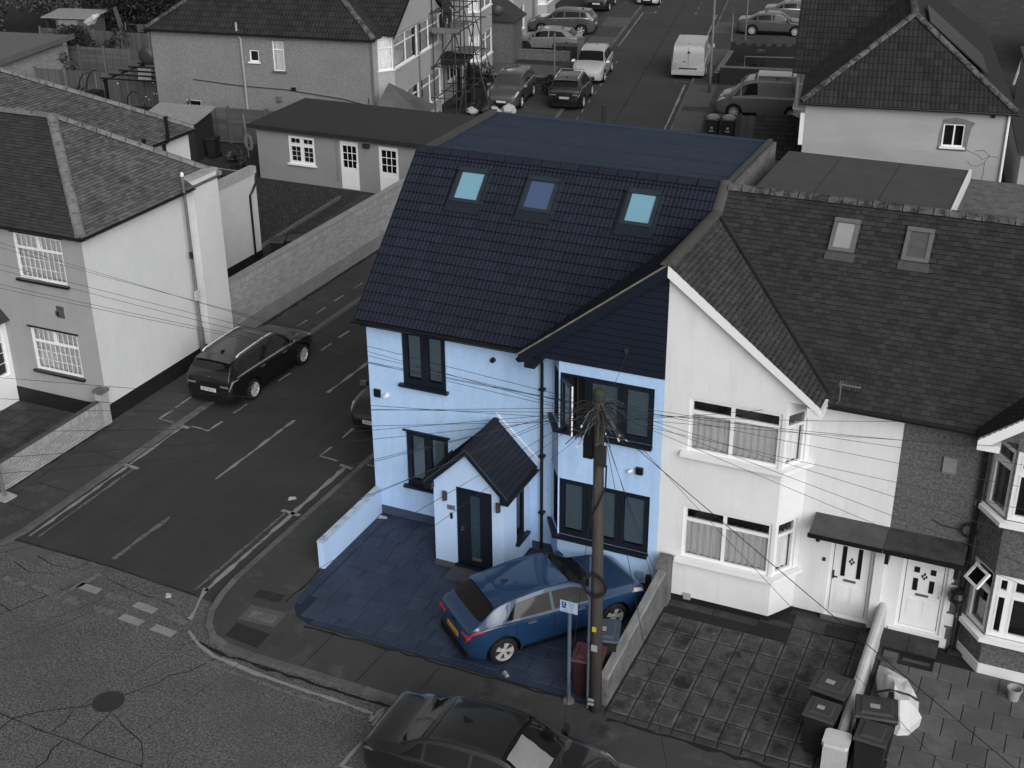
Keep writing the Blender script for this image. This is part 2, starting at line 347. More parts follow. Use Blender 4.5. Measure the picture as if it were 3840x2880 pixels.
def window(root, P, t, s0, s1, z0, z1, fm, cols=(0, 1), rows=(0, 1), fw=.06, sash=.0, back='blind', bm=None, sill=None, sp=.10, sh=.06, lintel=None,
           lead=None, gm=None, open_cell=None, mir=False, ctop=1.0):
    """a window in the opening (s0,s1,z0,z1): frame bars, one pane per light, sill, what hangs behind it"""
    gm = gm or GLASS; f = MB(); W, H = s1 - s0, z1 - z0
    xs = [s0 + c * W for c in cols]; zs = [z0 + r * H for r in rows]
    f.ob(P, t, s0, s1, -.11, -.035, z0, z0 + fw); f.ob(P, t, s0, s1, -.11, -.035, z1 - fw, z1)
    f.ob(P, t, s0, s0 + fw, -.11, -.035, z0 + fw, z1 - fw); f.ob(P, t, s1 - fw, s1, -.11, -.035, z0 + fw, z1 - fw)
    for x in xs[1:-1]: f.ob(P, t, x - fw * .55, x + fw * .55, -.109, -.034, z0 + fw, z1 - fw)
    for z in zs[1:-1]: f.ob(P, t, s0 + fw, s1 - fw, -.108, -.033, z - fw * .5, z + fw * .5)
    cells = []
    for i in range(len(xs) - 1):
        for j in range(len(zs) - 1):
            a = xs[i] + (fw if i == 0 else fw * .55); b = xs[i + 1] - (fw if i == len(xs) - 2 else fw * .55)
            c = zs[j] + (fw if j == 0 else fw * .5); d = zs[j + 1] - (fw if j == len(zs) - 2 else fw * .5)
            if (i, j) == open_cell: cells.append((a, b, c, d, True)); continue
            if sash > 0:
                f.ob(P, t, a, b, -.10, -.025, c, c + sash); f.ob(P, t, a, b, -.10, -.025, d - sash, d)
                f.ob(P, t, a, a + sash, -.10, -.025, c + sash, d - sash); f.ob(P, t, b - sash, b, -.10, -.025, c + sash, d - sash)
                a += sash; b -= sash; c += sash; d -= sash
            if lead:
                nx, ny = lead if not callable(lead) else lead(i, j)
                for k in range(1, nx): x = a + (b - a) * k / nx; f.ob(P, t, x - .008, x + .008, -.075, -.062, c, d)
                for k in range(1, ny): z = c + (d - c) * k / ny; f.ob(P, t, a, b, -.074, -.061, z - .008, z + .008)
            cells.append((a, b, c, d, False))
    wo = f.build('window', fm, root, mir=mir)
    n = (t[1], -t[0]); q = lambda a, b, z: (P[0] + t[0] * a + n[0] * b, P[1] + t[1] * a + n[1] * b, z)
    for (a, b, c, d, op) in cells:
        if not op: MB().poly([q(a, -.07, c), q(b, -.07, c), q(b, -.07, d), q(a, -.07, d)]).build('pane', gm, wo, mir=mir)
    k = MB(); k.ob(P, t, s0 - .05, s1 + .05, -.42, -.40, z0 - .05, z1 + .05); k.ob(P, t, s0 - .05, s1 + .05, -.42, -.125, z0 - .06, z0 - .04)
    k.build('room_behind', DARKIN, wo, mir=mir)
    if back:
        g = MB(); rnd = random.Random(int(s0 * 100 + z0 * 1000 + P[0] * 7))
        if back == 'blind':
            for (a, b, c, d, op) in cells:
                if op: continue
                z = d - .02
                while z > c + .03:
                    g.poly([q(a + .01, -.135, z), q(b - .01, -.135, z), q(b - .01, -.113, z - .034), q(a + .01, -.113, z - .034)]); z -= .052
        else:
            lo = z0 + (.04 if back != 'half' else .4 * H); ns = max(10, int(W / .03)); pr = None
            for i in range(ns + 1):
                a = s0 + .02 + (W - .04) * i / ns; b = -.165 + .025 * math.sin(i * 1.3 + rnd.random() * .8)
                if pr: g.poly([q(pr[0], pr[1], lo), q(a, b, lo), q(a, b, z0 + H * ctop), q(pr[0], pr[1], z0 + H * ctop)])
                pr = (a, b)
        g.build('blind' if back == 'blind' else 'curtain', bm or (BLIND if back == 'blind' else NET), wo, mir=mir)
    if sill: MB().ob(P, t, s0 - .07, s1 + .07, -.115, sp, z0 - sh, z0 + .004).build('sill', sill, wo, mir=mir)
    if lintel: MB().ob(P, t, s0 - .06, s1 + .06, -.03, .05, z1 - .004, z1 + .035).build('drip_strip', lintel, wo, mir=mir)
    return wo
def inter(poly, t):
    xs = []
    for i in range(len(poly)):
        (a, b), (c, d) = poly[i], poly[(i + 1) % len(poly)]
        if b == d: continue
        k = (t - b) / (d - b)
        if -1e-9 <= k <= 1 + 1e-9: xs.append(a + (c - a) * k)
    return (min(xs), max(xs)) if xs else None
FLAT = [(0, 0), (1, 0)]
def ROLL(n, h=.022): return [(i / (n * 4.0), h * (.5 - .5 * math.cos(i * math.pi / 2))) for i in range(n * 4 + 1)]
def tiles(mb, O, a, u, poly, tw, th, prof=FLAT, lift=.022, seed=1, stag=True, holes=(), m=0, jit=.004, sink=None, keep=None):
    """course after course of roof tiles on the plane O + s*a + t*u inside the convex polygon poly (s,t)"""
    O, a, u = Vector(O), Vector(a), Vector(u); n = a.cross(u); rnd = random.Random(seed)
    T0, T1 = min(p[1] for p in poly), max(p[1] for p in poly); r = 0; t0 = T0
    while t0 < T1 - .02:
        t1 = min(t0 + th, T1); i0 = inter(poly, t0 + 1e-4); i1 = inter(poly, t1 - 1e-4)
        if i0 and i1:
            lo, hi = min(i0[0], i1[0]), max(i0[1], i1[1]); c = math.floor(lo / tw) - 1
            while True:
                s0 = (c + (.5 if (stag and r % 2) else 0)) * tw; s1 = s0 + tw * (.96 if prof is FLAT else .985); c += 1
                if s0 > hi: break
                cl = lambda x, iv: max(iv[0], min(iv[1], x))
                b0, b1, c0, c1 = cl(s0, i0), cl(s1, i0), cl(s0, i1), cl(s1, i1)
                if b1 - b0 < .01 and c1 - c0 < .01: continue
                sc_, tc = (max(b0, c0) + min(b1, c1)) / 2, (t0 + t1) / 2
                if any(h[0] < sc_ < h[1] and h[2] < tc < h[3] for h in holes): continue
                if keep and not keep(sc_, tc): continue
                full = abs(b0 - s0) < 1e-6 and abs(b1 - s1) < 1e-6 and abs(c0 - s0) < 1e-6 and abs(c1 - s1) < 1e-6 and t1 - t0 > th * .99
                if sink is not None and full and sink(r, s0, t0): continue
                jl = lift + rnd.uniform(-jit, jit); k = len(mb.v); N = len(prof); te = t1 + (th * .12 if t1 < T1 else 0)
                for (f, h) in prof: mb.v.append(tuple(O + a * (b0 + (b1 - b0) * f) + u * t0 + n * (jl + h)))
                for (f, h) in prof: mb.v.append(tuple(O + a * (c0 + (c1 - c0) * f) + u * te + n * (.004 + h)))
                mb.v.append(tuple(O + a * b0 + u * t0 - n * .004)); mb.v.append(tuple(O + a * b1 + u * t0 - n * .004))
                for i in range(N - 1): mb.f.append((k + i, k + i + 1, k + N + i + 1, k + N + i)); mb.m.append(m)
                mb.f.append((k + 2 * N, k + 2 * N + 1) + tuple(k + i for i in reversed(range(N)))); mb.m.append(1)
                mb.f.append((k + 2 * N + 1, k + 2 * N - 1, k + N - 1)); mb.f.append((k, k + N, k + 2 * N)); mb.m += [m, m]
        t0 += th; r += 1
def slope_sheet(mb, O, a, u, poly, m=0):
    O, a, u = Vector(O), Vector(a), Vector(u); mb.poly([O + a * s + u * t for s, t in poly], m)
def ridge(root, A, B, r, seg, m, name='ridge_tile', mir=False, squash=.75, gap=.012):
    """a row of half-round ridge or hip tiles from A to B, each one an object"""
    A, B = Vector(A), Vector(B); d = B - A; L = d.length; d.normalize(); n = max(1, round(L / seg)); sl = L / n
    side = d.cross(Vector((0, 0, 1))); side.normalize(); upv = side.cross(d)
    out = []
    for i in range(n):
        mb = MB(); k = 0; pts = []
        for e, (tt, rr) in enumerate(((i * sl + gap, r * 1.06), (i * sl + sl * .12, r * 1.06), (i * sl + sl * .13, r), ((i + 1) * sl - gap, r * .98))):
            c = A + d * tt
            for j in range(7):
                th = math.pi * j / 6; mb.v.append(tuple(c + side * (math.cos(th) * rr) + upv * (math.sin(th) * rr * squash)))
        for e in range(3):
            for j in range(6): mb.f.append((e * 7 + j, e * 7 + j + 1, e * 7 + 8 + j, e * 7 + 7 + j)); mb.m.append(0)
        mb.f.append(tuple(range(6, -1, -1))); mb.f.append(tuple(range(21, 28))); mb.m += [0, 0]
        out.append(mb.build(name, m, root, smooth=False, mir=mir))
    return out
def gutter(mb, A, B, r=.06):
    A, B = Vector(A), Vector(B); d = (B - A).normalized(); side = d.cross(Vector((0, 0, 1))).normalized()
    prof = [(math.cos(math.pi + math.pi * j / 6) * r, math.sin(math.pi + math.pi * j / 6) * r) for j in range(7)] + [(r * .8, 0)] + [(math.cos(-math.pi * j / 6) * r * .8, math.sin(-math.pi * j / 6) * r * .8) for j in range(1, 7)]
    mb.ext([A + side * x + Vector((0, 0, y)) for x, y in prof], B - A)
def bricks(mb, P, t, L, z0, z1, bl=.22, bh=.072, proud=.012, m=0, n0=0.0, seed=3, soldier=None):
    rnd = random.Random(seed); r = 0; z = z0
    while z < z1 - .02:
        off = (r % 2) * bl * .5; s = -off
        while s < L:
            a, b = max(0, s + .008), min(L, s + bl - .008)
            if b - a > .03: mb.ob(P, t, a, b, n0 - .01, n0 + proud + rnd.uniform(-.004, .004), z + .009, min(z + bh, z1) - .009, m)
            s += bl
        z += bh; r += 1
    if soldier:
        s = 0
        while s < L - .03: mb.ob(P, t, s + .010, min(L, s + bh) - .010, n0 - .01, n0 + proud + rnd.uniform(-.003, .005), z1 + .004, z1 + soldier, m); s += bh
def slabs(root, rects, z, h, m, name='paving_slab', bev=.012, rim=None):
    for (x0, x1, y0, y1) in rects:
        b = bev; dz = min(b, .008); q = MB(); k = 0
        q.v = [(x0, y0, z), (x1, y0, z), (x1, y1, z), (x0, y1, z), (x0, y0, z + h - dz), (x1, y0, z + h - dz), (x1, y1, z + h - dz), (x0, y1, z + h - dz),
               (x0 + b, y0 + b, z + h), (x1 - b, y0 + b, z + h), (x1 - b, y1 - b, z + h), (x0 + b, y1 - b, z + h)]
        q.f = [(8, 9, 10, 11)] + [(i, (i + 1) % 4, 4 + (i + 1) % 4, 4 + i) for i in range(4)] + [(4 + i, 4 + (i + 1) % 4, 8 + (i + 1) % 4, 8 + i) for i in range(4)]
        q.m = [0] + [0] * 4 + [1 if rim else 0] * 4
        q.build(name, [m, rim] if rim else m, root)
def ribbon(pts, wd, z, m, name, jag=0, parent=None, kind=None, seed=1):
    """a flat strip of width wd along pts (paint line, crack)"""
    rnd = random.Random(seed); mb = MB(); P = []
    for i in range(len(pts) - 1):
        a, b = Vector(pts[i]), Vector(pts[i + 1]); n = max(1, int((b - a).length / .25)) if jag else 1
        for k in range(n): P.append(a.lerp(b, k / n))
    P.append(Vector(pts[-1])); L = []
    for i, p in enumerate(P):
        d = (P[min(i + 1, len(P) - 1)] - P[max(i - 1, 0)]).normalized(); s = Vector((-d.y, d.x))
        o = rnd.uniform(-jag, jag); w_ = wd * (1 + (rnd.uniform(-.6, .5) if jag else 0)) / 2
        L.append((p + s * (o + w_), p + s * (o - w_)))
    for i in range(len(L) - 1): mb.poly([(*L[i][0], z), (*L[i][1], z), (*L[i + 1][1], z), (*L[i + 1][0], z)])
    return mb.build(name, m, parent, kind=kind)
# ================================================================ THE SETTING
TH = R_(11.5); FO = (-4.65, 23.0)
def F(u, v): return (FO[0] + u * math.cos(TH) - v * math.sin(TH), FO[1] + u * math.sin(TH) + v * math.cos(TH))
struct('ground', MB().poly([(-260, -160, -.14), (260, -160, -.14), (260, 320, -.14), (-260, 320, -.14)]), GROUND)
main_road = struct('main_road', MB().poly([(-90, -60, -.085), (90, -60, -.085), (90, -4.0, -.085), (-90, -4.0, -.085)]), ASPHO)
side_street = struct('side_street', MB().poly([(-7.9, -4.62, -.08), (-4.6, -4.60, -.08), (-1.4, -4.80, -.08), (-1.4, 24, -.08), (-7.9, 24, -.08)]), ASPH)
far_road = struct('far_road', MB().poly([(*F(-3.3, -1), -.077), (*F(3.3, -1), -.077), (*F(3.3, 110), -.077), (*F(-3.3, 110), -.077)]), ASPHF)
KR = [(-1.6, 24), (-1.6, -3.9), (-1.52, -4.55), (-1.36, -5.15), (-1.1, -5.62), (-.75, -5.95), (-.3, -6.11), (.4, -6.17), (50, -6.3)]
KL = [(-7.6, 24), (-7.6, -4.2), (-7.72, -4.95), (-8.1, -5.6), (-8.8, -6.05), (-9.8, -6.25), (-60, -6.4)]
pr_ = MB().ext([(*p, -.15) for p in KR + [(50, 24)]], (0, 0, .15)); pave_r = struct('pavement', pr_, PAVE)
pl_ = MB().ext([(*p, -.15) for p in KL + [(-60, -4.0), (-9.4, -4.0), (-9.4, 24)]], (0, 0, .15)); pave_l = struct('pavement', pl_, PAVE)
pfl = struct('far_pavement', MB().ext([(*F(-2.95, .9), -.15), (*F(-2.95, 110), -.15), (*F(-5.2, 110), -.15), (*F(-5.2, -.1), -.15)], (0, 0, .152)), PAVE)
pfr = struct('far_pavement', MB().ext([(*F(3.0, .7), -.15), (*F(5.0, .4), -.15), (*F(5.0, 110), -.15), (*F(3.0, 110), -.15)], (0, 0, .152)), PAVE)
gl_ = struct('garden_ground', MB().ext([(-60, -4.0, -.15), (-9.41, -4.0, -.15), (-9.41, 24, -.15), (*F(-5.2, 1), -.15), (*F(-5.2, 110), -.15), (-120, 130, -.15)], (0, 0, .145)), SOIL)
gr_ = struct('yard_ground', MB().ext([(*F(5.0, .6), -.15), (50, 24.1, -.15), (60, 130, -.15), (*F(5.0, 110), -.15)], (0, 0, .148)), PAVE)
def kerbs(path, parent, ln=.92, out=.014, wd=.135, lim=60, side=1):
    P = [Vector(p) for p in path]; cnt = 0
    for i in range(len(P) - 1):
        L = (P[i + 1] - P[i]).length; n = max(1, round(L / ln)); d = (P[i + 1] - P[i]) / L; s = Vector((d.y, -d.x)) * side
        for k in range(n):
            if cnt >= lim: return
            a = P[i] + d * (L * k / n + .006); b = P[i] + d * (L * (k + 1) / n - .006); h = random.uniform(.004, .012)
            q = MB().hexa([(*(a + s * out), -.14), (*(b + s * out), -.14), (*(b - s * wd), -.14), (*(a - s * wd), -.14),
                           (*(a + s * out), h), (*(b + s * out), h), (*(b - s * wd), h), (*(a - s * wd), h)])
            q.build('kerb_stone', KERB, parent); cnt += 1
kerbs(KR[1:-1] + [(16, -6.21)], pave_r); kerbs([(-1.6, 12), (-1.6, -3.9)], pave_r)
kerbs([(-7.6, 23), (-7.6, -4.2), (-7.72, -4.95), (-8.1, -5.6), (-8.8, -6.05)], pave_l)
kerbs([F(-2.95, 12), F(-2.95, 55)], pfl, side=1); kerbs([F(3.0, 12), F(3.0, 55)], pfr, side=-1)
ZS = -.074
def line(pts, wd=.09, m=PAINT, road=None, z=ZS, jag=.012): return ribbon(pts, wd, z, m, 'painted_line', jag, parent=road or side_street, seed=len(bpy.data.objects))
# side street, left
line([(-7.30, -4.3), (-7.36, -.55)]); line([(-7.08, -4.25), (-7.12, -.6)], .08, PAINTW); line([(-7.52, -.52), (-7.0, -.56)], .12, jag=0)
line([(-7.36, -.45), (-7.40, 1.85)]); line([(-7.66, 1.95), (-7.18, 1.88)], .13, jag=0)
line([(-7.18, 2.02), (-6.58, 1.97), (-6.54, 2.6)], .06)
for y in (3.18, 5.49, 7.89, 9.02, 10.5, 12.1, 13.8, 15.5): line([(-6.55, y), (-6.53, y + .62)], .06)
for y in (1.91, 9.12, 10.31, 11.5, 12.77, 14): line([(-8.21, y), (-8.19, y + .6)], .055, PAINT, pave_l, .004)
line([(-8.22, 2.65), (-8.25, 3.72)], .055, PAINT, pave_l, .004); line([(-8.2, 1.9), (-7.68, 1.86)], .055, PAINT, pave_l, .004)
# side street, right
line([(-1.96, -4.5), (-1.96, 1.72)], .11); line([(-2.19, -4.55), (-2.15, -.85)], .07, PAINTW); line([(-2.3, -.82), (-1.75, -.85)], .12, jag=0); line([(-2.15, 1.78), (-1.75, 1.72)], .11, jag=0)
line([(-2.88, 2.55), (-2.91, 1.96), (-2.33, 1.94)], .06); line([(-2.89, 3.12), (-2.88, 3.73)], .06); line([(-1.42, 1.95), (-.9, 1.96)], .06, PAINT, pave_r, .004)
for y0, y1, m in ((-4.3, -2.2, PAINTW), (-.2, 3.5, PAINT), (5.4, 9.2, PAINT), (11, 15, PAINT)): line([(-4.76, y0), (-4.70, y1)], .10, m)
# junction
C1 = [(-2.0, -4.4), (-1.86, -4.85), (-1.72, -5.2), (-1.6, -5.55), (-1.37, -5.88), (-.87, -6.2), (-.35, -6.39), (.79, -6.52), (3.70, -6.63)]
C2 = [(-1.31, -6.19), (-.74, -6.5), (0, -6.68), (.93, -6.73), (2.16, -6.77), (3.68, -6.81)]
line(C1[:4], .10, road=main_road); line(C1[4:], .10, road=main_road); line(C2, .08, PAINTW, main_road); line([(3.66, -6.85), (3.76, -6.42)], .10, road=main_road)
for x in (-7.1, -6.25, -5.41): line([(x - .32, -5.95), (x + .32, -5.97)], .17, PAINTW, main_road, jag=0)
for x in (-4.45, -3.61, -2.79, -1.89): line([(x - .3, -6.0 - .03 * (x + 4.4)), (x + .3, -6.02 - .04 * (x + 4.4))], .23, PAINTW if x < -3.5 else PAINT, main_road, jag=0)
for x in (-4.46, -3.62, -2.8, -1.88): line([(x - .3, -5.47 - .05 * (x + 4.4)), (x + .3, -5.5 - .06 * (x + 4.4))], .22, PAINTW if x in (-3.62, -1.88) else PAINT, main_road, jag=0)
line([(-4.92, -6.1), (-4.62, -4.9)], .14, PAINTW, main_road)
line([(3.80, -6.5), (3.82, -6.95)], .06, road=main_road, jag=0); line([(3.86, -7.46), (3.83, -8.17), (4.4, -8.2)], .07, road=main_road)
for x in (5.2, 6.4, 7.6): line([(x, -8.2), (x + .6, -8.2)], .07, road=main_road)
# seam, cracks, patches and covers
ribbon([(-7.6, -4.56), (-4.65, -4.57), (-2.0, -4.74)], .035, ZS + .002, CRACK, 'tar_seam', .015, main_road)
CR = [[(-1.25, -8.17), (-1.07, -7.85), (-.86, -7.56), (-.82, -7.3), (-.54, -7.05), (-.39, -6.74), (-.2, -6.27)], [(-1.21, -8.62), (-1.16, -8.79), (-1.16, -9.05), (-1.19, -9.4), (-1.13, -9.69)],
      [(-1.7, -8.66), (-1.89, -8.92), (-1.82, -9.3), (-1.88, -9.66)], [(-3.2, -9.61), (-2.77, -9.65), (-1.89, -9.68), (-1.47, -9.7), (-.57, -9.73), (.41, -9.71)],
      [(-1.09, -8.72), (-.4, -9.05), (-.08, -9.16), (.2, -9.43), (.41, -9.71), (.6, -10.4)], [(-1.49, -9.74), (-1.51, -10.04), (-1.39, -10.3), (-1.42, -10.9)], [(-1.94, -8.86), (-2.5, -9.3), (-2.84, -9.64), (-2.85, -10.2)],
      [(-4.6, -4.6), (-4.75, -5.3), (-5.2, -6.2), (-5.9, -7.6)], [(-6.5, -4.9), (-5.9, -5.05), (-5.3, -5.0), (-5.2, -4.6)], [(-6.9, -5.3), (-6.2, -5.5), (-5.6, -5.35)], [(-4.4, -5.0), (-3.6, -5.15), (-2.8, -5.2), (-2.2, -5.25)], [(-6.9, -6.6), (-6.0, -6.75), (-5.4, -6.9)]]
for i, c in enumerate(CR): ribbon(c, .024, -.0805, CRACK, 'road_crack', .02, main_road, seed=i)
ribbon([(-1.05, -6.1), (-.3, -6.26), (1.2, -6.29), (3.9, -6.33)], .09, -.0795, CRACK, 'gutter_grime', .03, main_road)
MB().poly([(-7.5, -4.62, -.081), (-6.22, -4.62, -.081), (-6.24, -5.22, -.081), (-7.2, -5.14, -.081)]).build('repair_patch', PATCHL, main_road)
mh = tag(MB().lathe([(.32, -.083), (.32, -.076), (.29, -.074), (0, -.073)], 28, (-1.43, -8.47, 0)).build('manhole_cover', METALD), 'round dark manhole cover in the cracked road', 'manhole cover')
for (pts, m) in (([(-.62, -4.62), (.30, -4.56), (.34, -5.12), (-.58, -5.18)], PATCHL), ([(.40, -5.88), (-.48, -5.80), (-.52, -5.30), (.38, -5.36)], PATCHD), ([(-.75, -4.35), (-.1, -4.30), (-.12, -4.0), (-.78, -4.05)], PATCHD)):
    MB().poly([(*p, .005 if m is PATCHL else .007) for p in pts]).build('repair_patch', m, pave_r)
ic = MB(); ic.ext([(-.45, -4.78, .006), (.18, -4.74, .006), (.22, -5.02, .006), (-.42, -5.05, .006)], (0, 0, .008)); tag(ic.build('access_cover', CAPSD), 'rectangular access cover set into the pavement corner', 'access cover')
for (x, y) in ((1.6, -6.1), (2.9, -6.1), (4.2, -6.1)): ribbon([(x, y + .1), (x + .5 * .1, -4.75)], .018, .004, CRACK, 'pavement_joint', .006, pave_r, seed=int(x * 7))
for a, b in (((-8.9, -2.3), (-7.75, -2.35)), ((-8.9, -.4), (-7.75, -.45)), ((-9.2, 1.2), (-8.95, -3.0)), ((-9.0, -3.4), (-7.8, -3.5))): ribbon([a, b], .02, .004, CRACK, 'pavement_joint', .01, pave_l, seed=int(a[1] * 9))
ribbon([(-9.3, -3.2), (-9.28, 1.0)], .10, .005, CRACK, 'weedy_edge', .03, pave_l); ribbon([(-9.28, 8.7), (-9.3, 19)], .10, .005, CRACK, 'weedy_edge', .04, pave_l)
ribbon([(.05, -2.8), (.1, -3.4), (.02, -4.2)], .05, .006, CRACK, 'weedy_edge', .02, pave_r); ribbon([(.9, -4.82), (3.2, -4.78), (6.6, -4.78), (7.4, -4.75)], .06, .008, CRACK, 'weedy_edge', .03, pave_r)
ribbon([(8.0, -4.98), (11.9, -5.05)], .10, .006, CRACK, 'weedy_edge', .04, pave_r)
# far road paint
line([F(-2.5, 14), F(-2.5, 15.5)], .1, PAINT, far_road, -.071); line([F(-2.55, 34), F(-2.55, 46)], .08, PAINT, far_road, -.071); line([F(2.72, 12), F(2.72, 24.2)], .10, PAINT, far_road, -.071); line([F(2.72, 37.5), F(2.72, 46)], .10, PAINT, far_road, -.071)
for v in range(17, 30, 2): line([F(-1.95, v), F(-1.95, v + .7)], .06, PAINT, far_road, -.071)
line([F(-3.0, 15.3), F(-1.95, 15.3), F(-1.95, 16)], .06, PAINT, far_road, -.071)
for u0, u1, v in ((2.0, 2.9, 25), (2.0, 2.9, 37), (1.2, 2.4, 46), (-2.6, -1.7, 46)): line([F(u0, v), F(u1, v)], .06, PAINT, far_road, -.071)
for v in range(46, 58, 2): line([F(1.2, v), F(1.2, v + .7)], .06, PAINT, far_road, -.071); line([F(-1.7, v), F(-1.7, v + .7)], .06, PAINT, far_road, -.071)
ribbon([F(.05, 5), F(.0, 70)], .045, -.072, CRACK, 'tar_seam', .01, far_road)
for v in (19, 26, 33, 41, 50): ribbon([F(-2.9, v), F(2.9, v + .3)], .035, -.072, CRACK, 'tar_seam', .02, far_road, seed=v)
for (v0, v1) in ((33, 36.5), (40, 43.5)): MB().poly([(*F(-3.1, v0), .006), (*F(-3.1, v1), .006), (*F(-4.7, v1), .006), (*F(-4.7, v0), .006)]).build('repair_patch', PATCHL, pfl)
for (v0, v1) in ((13, 18), (19, 24), (29, 34), (39, 43)): MB().poly([(*F(3.15, v0), .006), (*F(4.5, v0), .006), (*F(4.5, v1), .006), (*F(3.15, v1), .006)]).build('repair_patch', PATCHL, pfr)
# ================================================================ THE BLUE HOUSE (origin: front left corner at the ground)
EAVE_Y, EAVE_Z, RID_Y, RID_Z = -.25, 5.30, 3.14, 8.45
SL = math.hypot(RID_Y - EAVE_Y, RID_Z - EAVE_Z); UY, UZ = (RID_Y - EAVE_Y) / SL, (RID_Z - EAVE_Z) / SL
GX = 7.5; GAP = 7.98; GM = .776                   # front gable: party line, ridge height, slope
def zg(x): return GAP - GM * abs(x - GX)
house = thing('corner_house', 'blue-white rendered end house with dark navy roof, three roof windows and gabled porch', 'house')
hw = MB(); X1 = (1, 0)
panel(hw, (0, 0), X1, 4.72, 0.0, 5.34, [(.92, 2.06, 3.76, 5.14), (.92, 2.06, 1.02, 2.50)])
BA, BB, BC = (4.72, 0), (5.12, -.6), (7.5, -.6); tb, lb = unit(BA, BB)
panel(hw, BA, tb, lb, 0, 5.36, [(.06, lb - .005, 3.74, 5.10), (.06, lb - .005, 1.0, 2.48)], .1)
panel(hw, BB, X1, 2.38, 0, 5.36, [(.005, 2.17, 3.74, 5.10), (.005, 2.17, 1.0, 2.48)], .1)
hw.poly([(0, 0, 0), (0, 0, 5.34), (0, 8.0, 5.34), (0, 8.0, 0)]); hw.poly([(0, -.02, 5.3), (0, 3.14, 8.36), (0, 7.3, 8.30), (0, 8, 5.3)]); hw.poly([(0, 8, 0), (7.5, 8, 0), (7.5, 8, 5.3), (0, 8, 5.3)])
hw.build('wall', BW, house)
MB().ob((.12, 0), X1, 0, 2.35, 0, .03, .0, .24).ob((4.24, 0), X1, 0, .48, 0, .03, 0, .24).ob(BA, tb, 0, lb, 0, .03, 0, .22).ob(BB, X1, 0, 2.34, 0, .03, 0, .22).build('plinth', mat('blue_grey_plinth', (.045, .06, .095), .8, .15, 3), house)
for (z0, z1) in ((3.76, 5.14), (1.02, 2.50)):
    window(house, (0, 0), X1, .92, 2.06, z0, z1, NAVY, (0, .5, 1), fw=.075, sash=.05, sill=NAVY, sp=.12, gm=GLASSB, lintel=NAVY)
window(house, BA, tb, .06, lb - .005, 3.74, 5.10, NAVY, fw=.06, sash=.045, sill=None, gm=GLASSB)
window(house, BA, tb, .06, lb - .005, 1.0, 2.48, NAVY, fw=.06, sash=.045, sill=None, gm=GLASSB)
upw = window(house, BB, X1, .005, 2.17, 3.74, 5.10, NAVY, (0, .29, .66, 1), fw=.08, sash=.05, gm=GLASSB, open_cell=(0, 0))
window(house, BB, X1, .005, 2.17, 1.0, 2.48, NAVY, (0, .31, .67, 1), fw=.08, sash=.05, gm=GLASSB)
for z in (3.74, 1.0):      # sills that turn the corner of the bay
    q = MB(); n2 = (tb[1], -tb[0])
    q.prism([(BA[0] + n2[0] * .02, .02), (BA[0] - .10, -.02), (BB[0] - .09, -.72), (7.30, -.72), (7.30, -.58), (BB[0], -.58)], z - .07, z + .004); q.build('bay_sill', NAVY, house)
oc = MB(); oa = R_(48); t_o = (math.cos(oa), -math.sin(oa)); po = (5.24, -.64)    # the casement standing open
for a, b, c, d in ((0, .52, 3.84, 3.91), (0, .52, 4.94, 5.01), (0, .07, 3.91, 4.94), (.45, .52, 3.91, 4.94)): oc.ob(po, t_o, a, b, -.03, .03, c, d)
cas = oc.build('open_casement', NAVY, house); MB().ob(po, t_o, .07, .45, -.004, .004, 3.91, 4.94).build('pane', mat('dim_casement_glass', (.05, .065, .075), .1, .1, 5, spec=.5), cas)
MB().ob(po, t_o, .515, .524, -.034, .0, 3.83, 5.02).build('white_seal', WHITEP, cas)
# --- main roof: individual interlocking tiles, the bulk of them objects of their own
roof = MB(); RO = (-.16, EAVE_Y, EAVE_Z); RA = (1, 0, 0); RU = (0, UY, UZ); RW = GX + .16
slope_sheet(roof, (-.14, EAVE_Y + .02, EAVE_Z - .02), RA, RU, [(0, 0), (RW, 0), (RW, SL), (0, SL)])
roof = roof.build('roof', NAVY, house)
TW, TH_ = .301, .246
skyl = ((1.18, 1.95), (2.96, 3.74), (5.42, 6.18)); sholes = [(x0 + .12, x1 + .20, 3.28, 4.26) for x0, x1 in skyl]
def keep_main(s, t):
    x = s - .16; z = EAVE_Z + UZ * t
    return not (x > 4.0 and zg(x) > z + .16)
tm = MB(); pr = ROLL(3, .020); N = len(pr)
tm.v = [(TW * .985 * f, 0, .048 + h) for f, h in pr] + [(TW * .985 * f, TH_ * 1.12, .004 + h) for f, h in pr] + [(0, 0, -.004), (TW * .985, 0, -.004)]
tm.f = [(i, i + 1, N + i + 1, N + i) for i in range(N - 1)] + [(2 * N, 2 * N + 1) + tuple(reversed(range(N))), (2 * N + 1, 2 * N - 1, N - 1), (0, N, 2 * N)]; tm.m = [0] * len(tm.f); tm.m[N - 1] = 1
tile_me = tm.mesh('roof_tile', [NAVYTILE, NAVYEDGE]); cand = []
def put(r, s0, t0):
    cand.append((r, s0, t0)); return True
rest = MB(); tiles(rest, RO, RA, RU, [(0, 0), (RW, 0), (RW, SL - .06), (0, SL - .06)], TW, TH_, pr, .048, 5, False, sholes, keep=keep_main, sink=put)
cand.sort(key=lambda c: (c[0], c[1])); Mr = Matrix(((1, 0, 0), (0, UY, -UZ), (0, UZ, UY))).to_4x4()
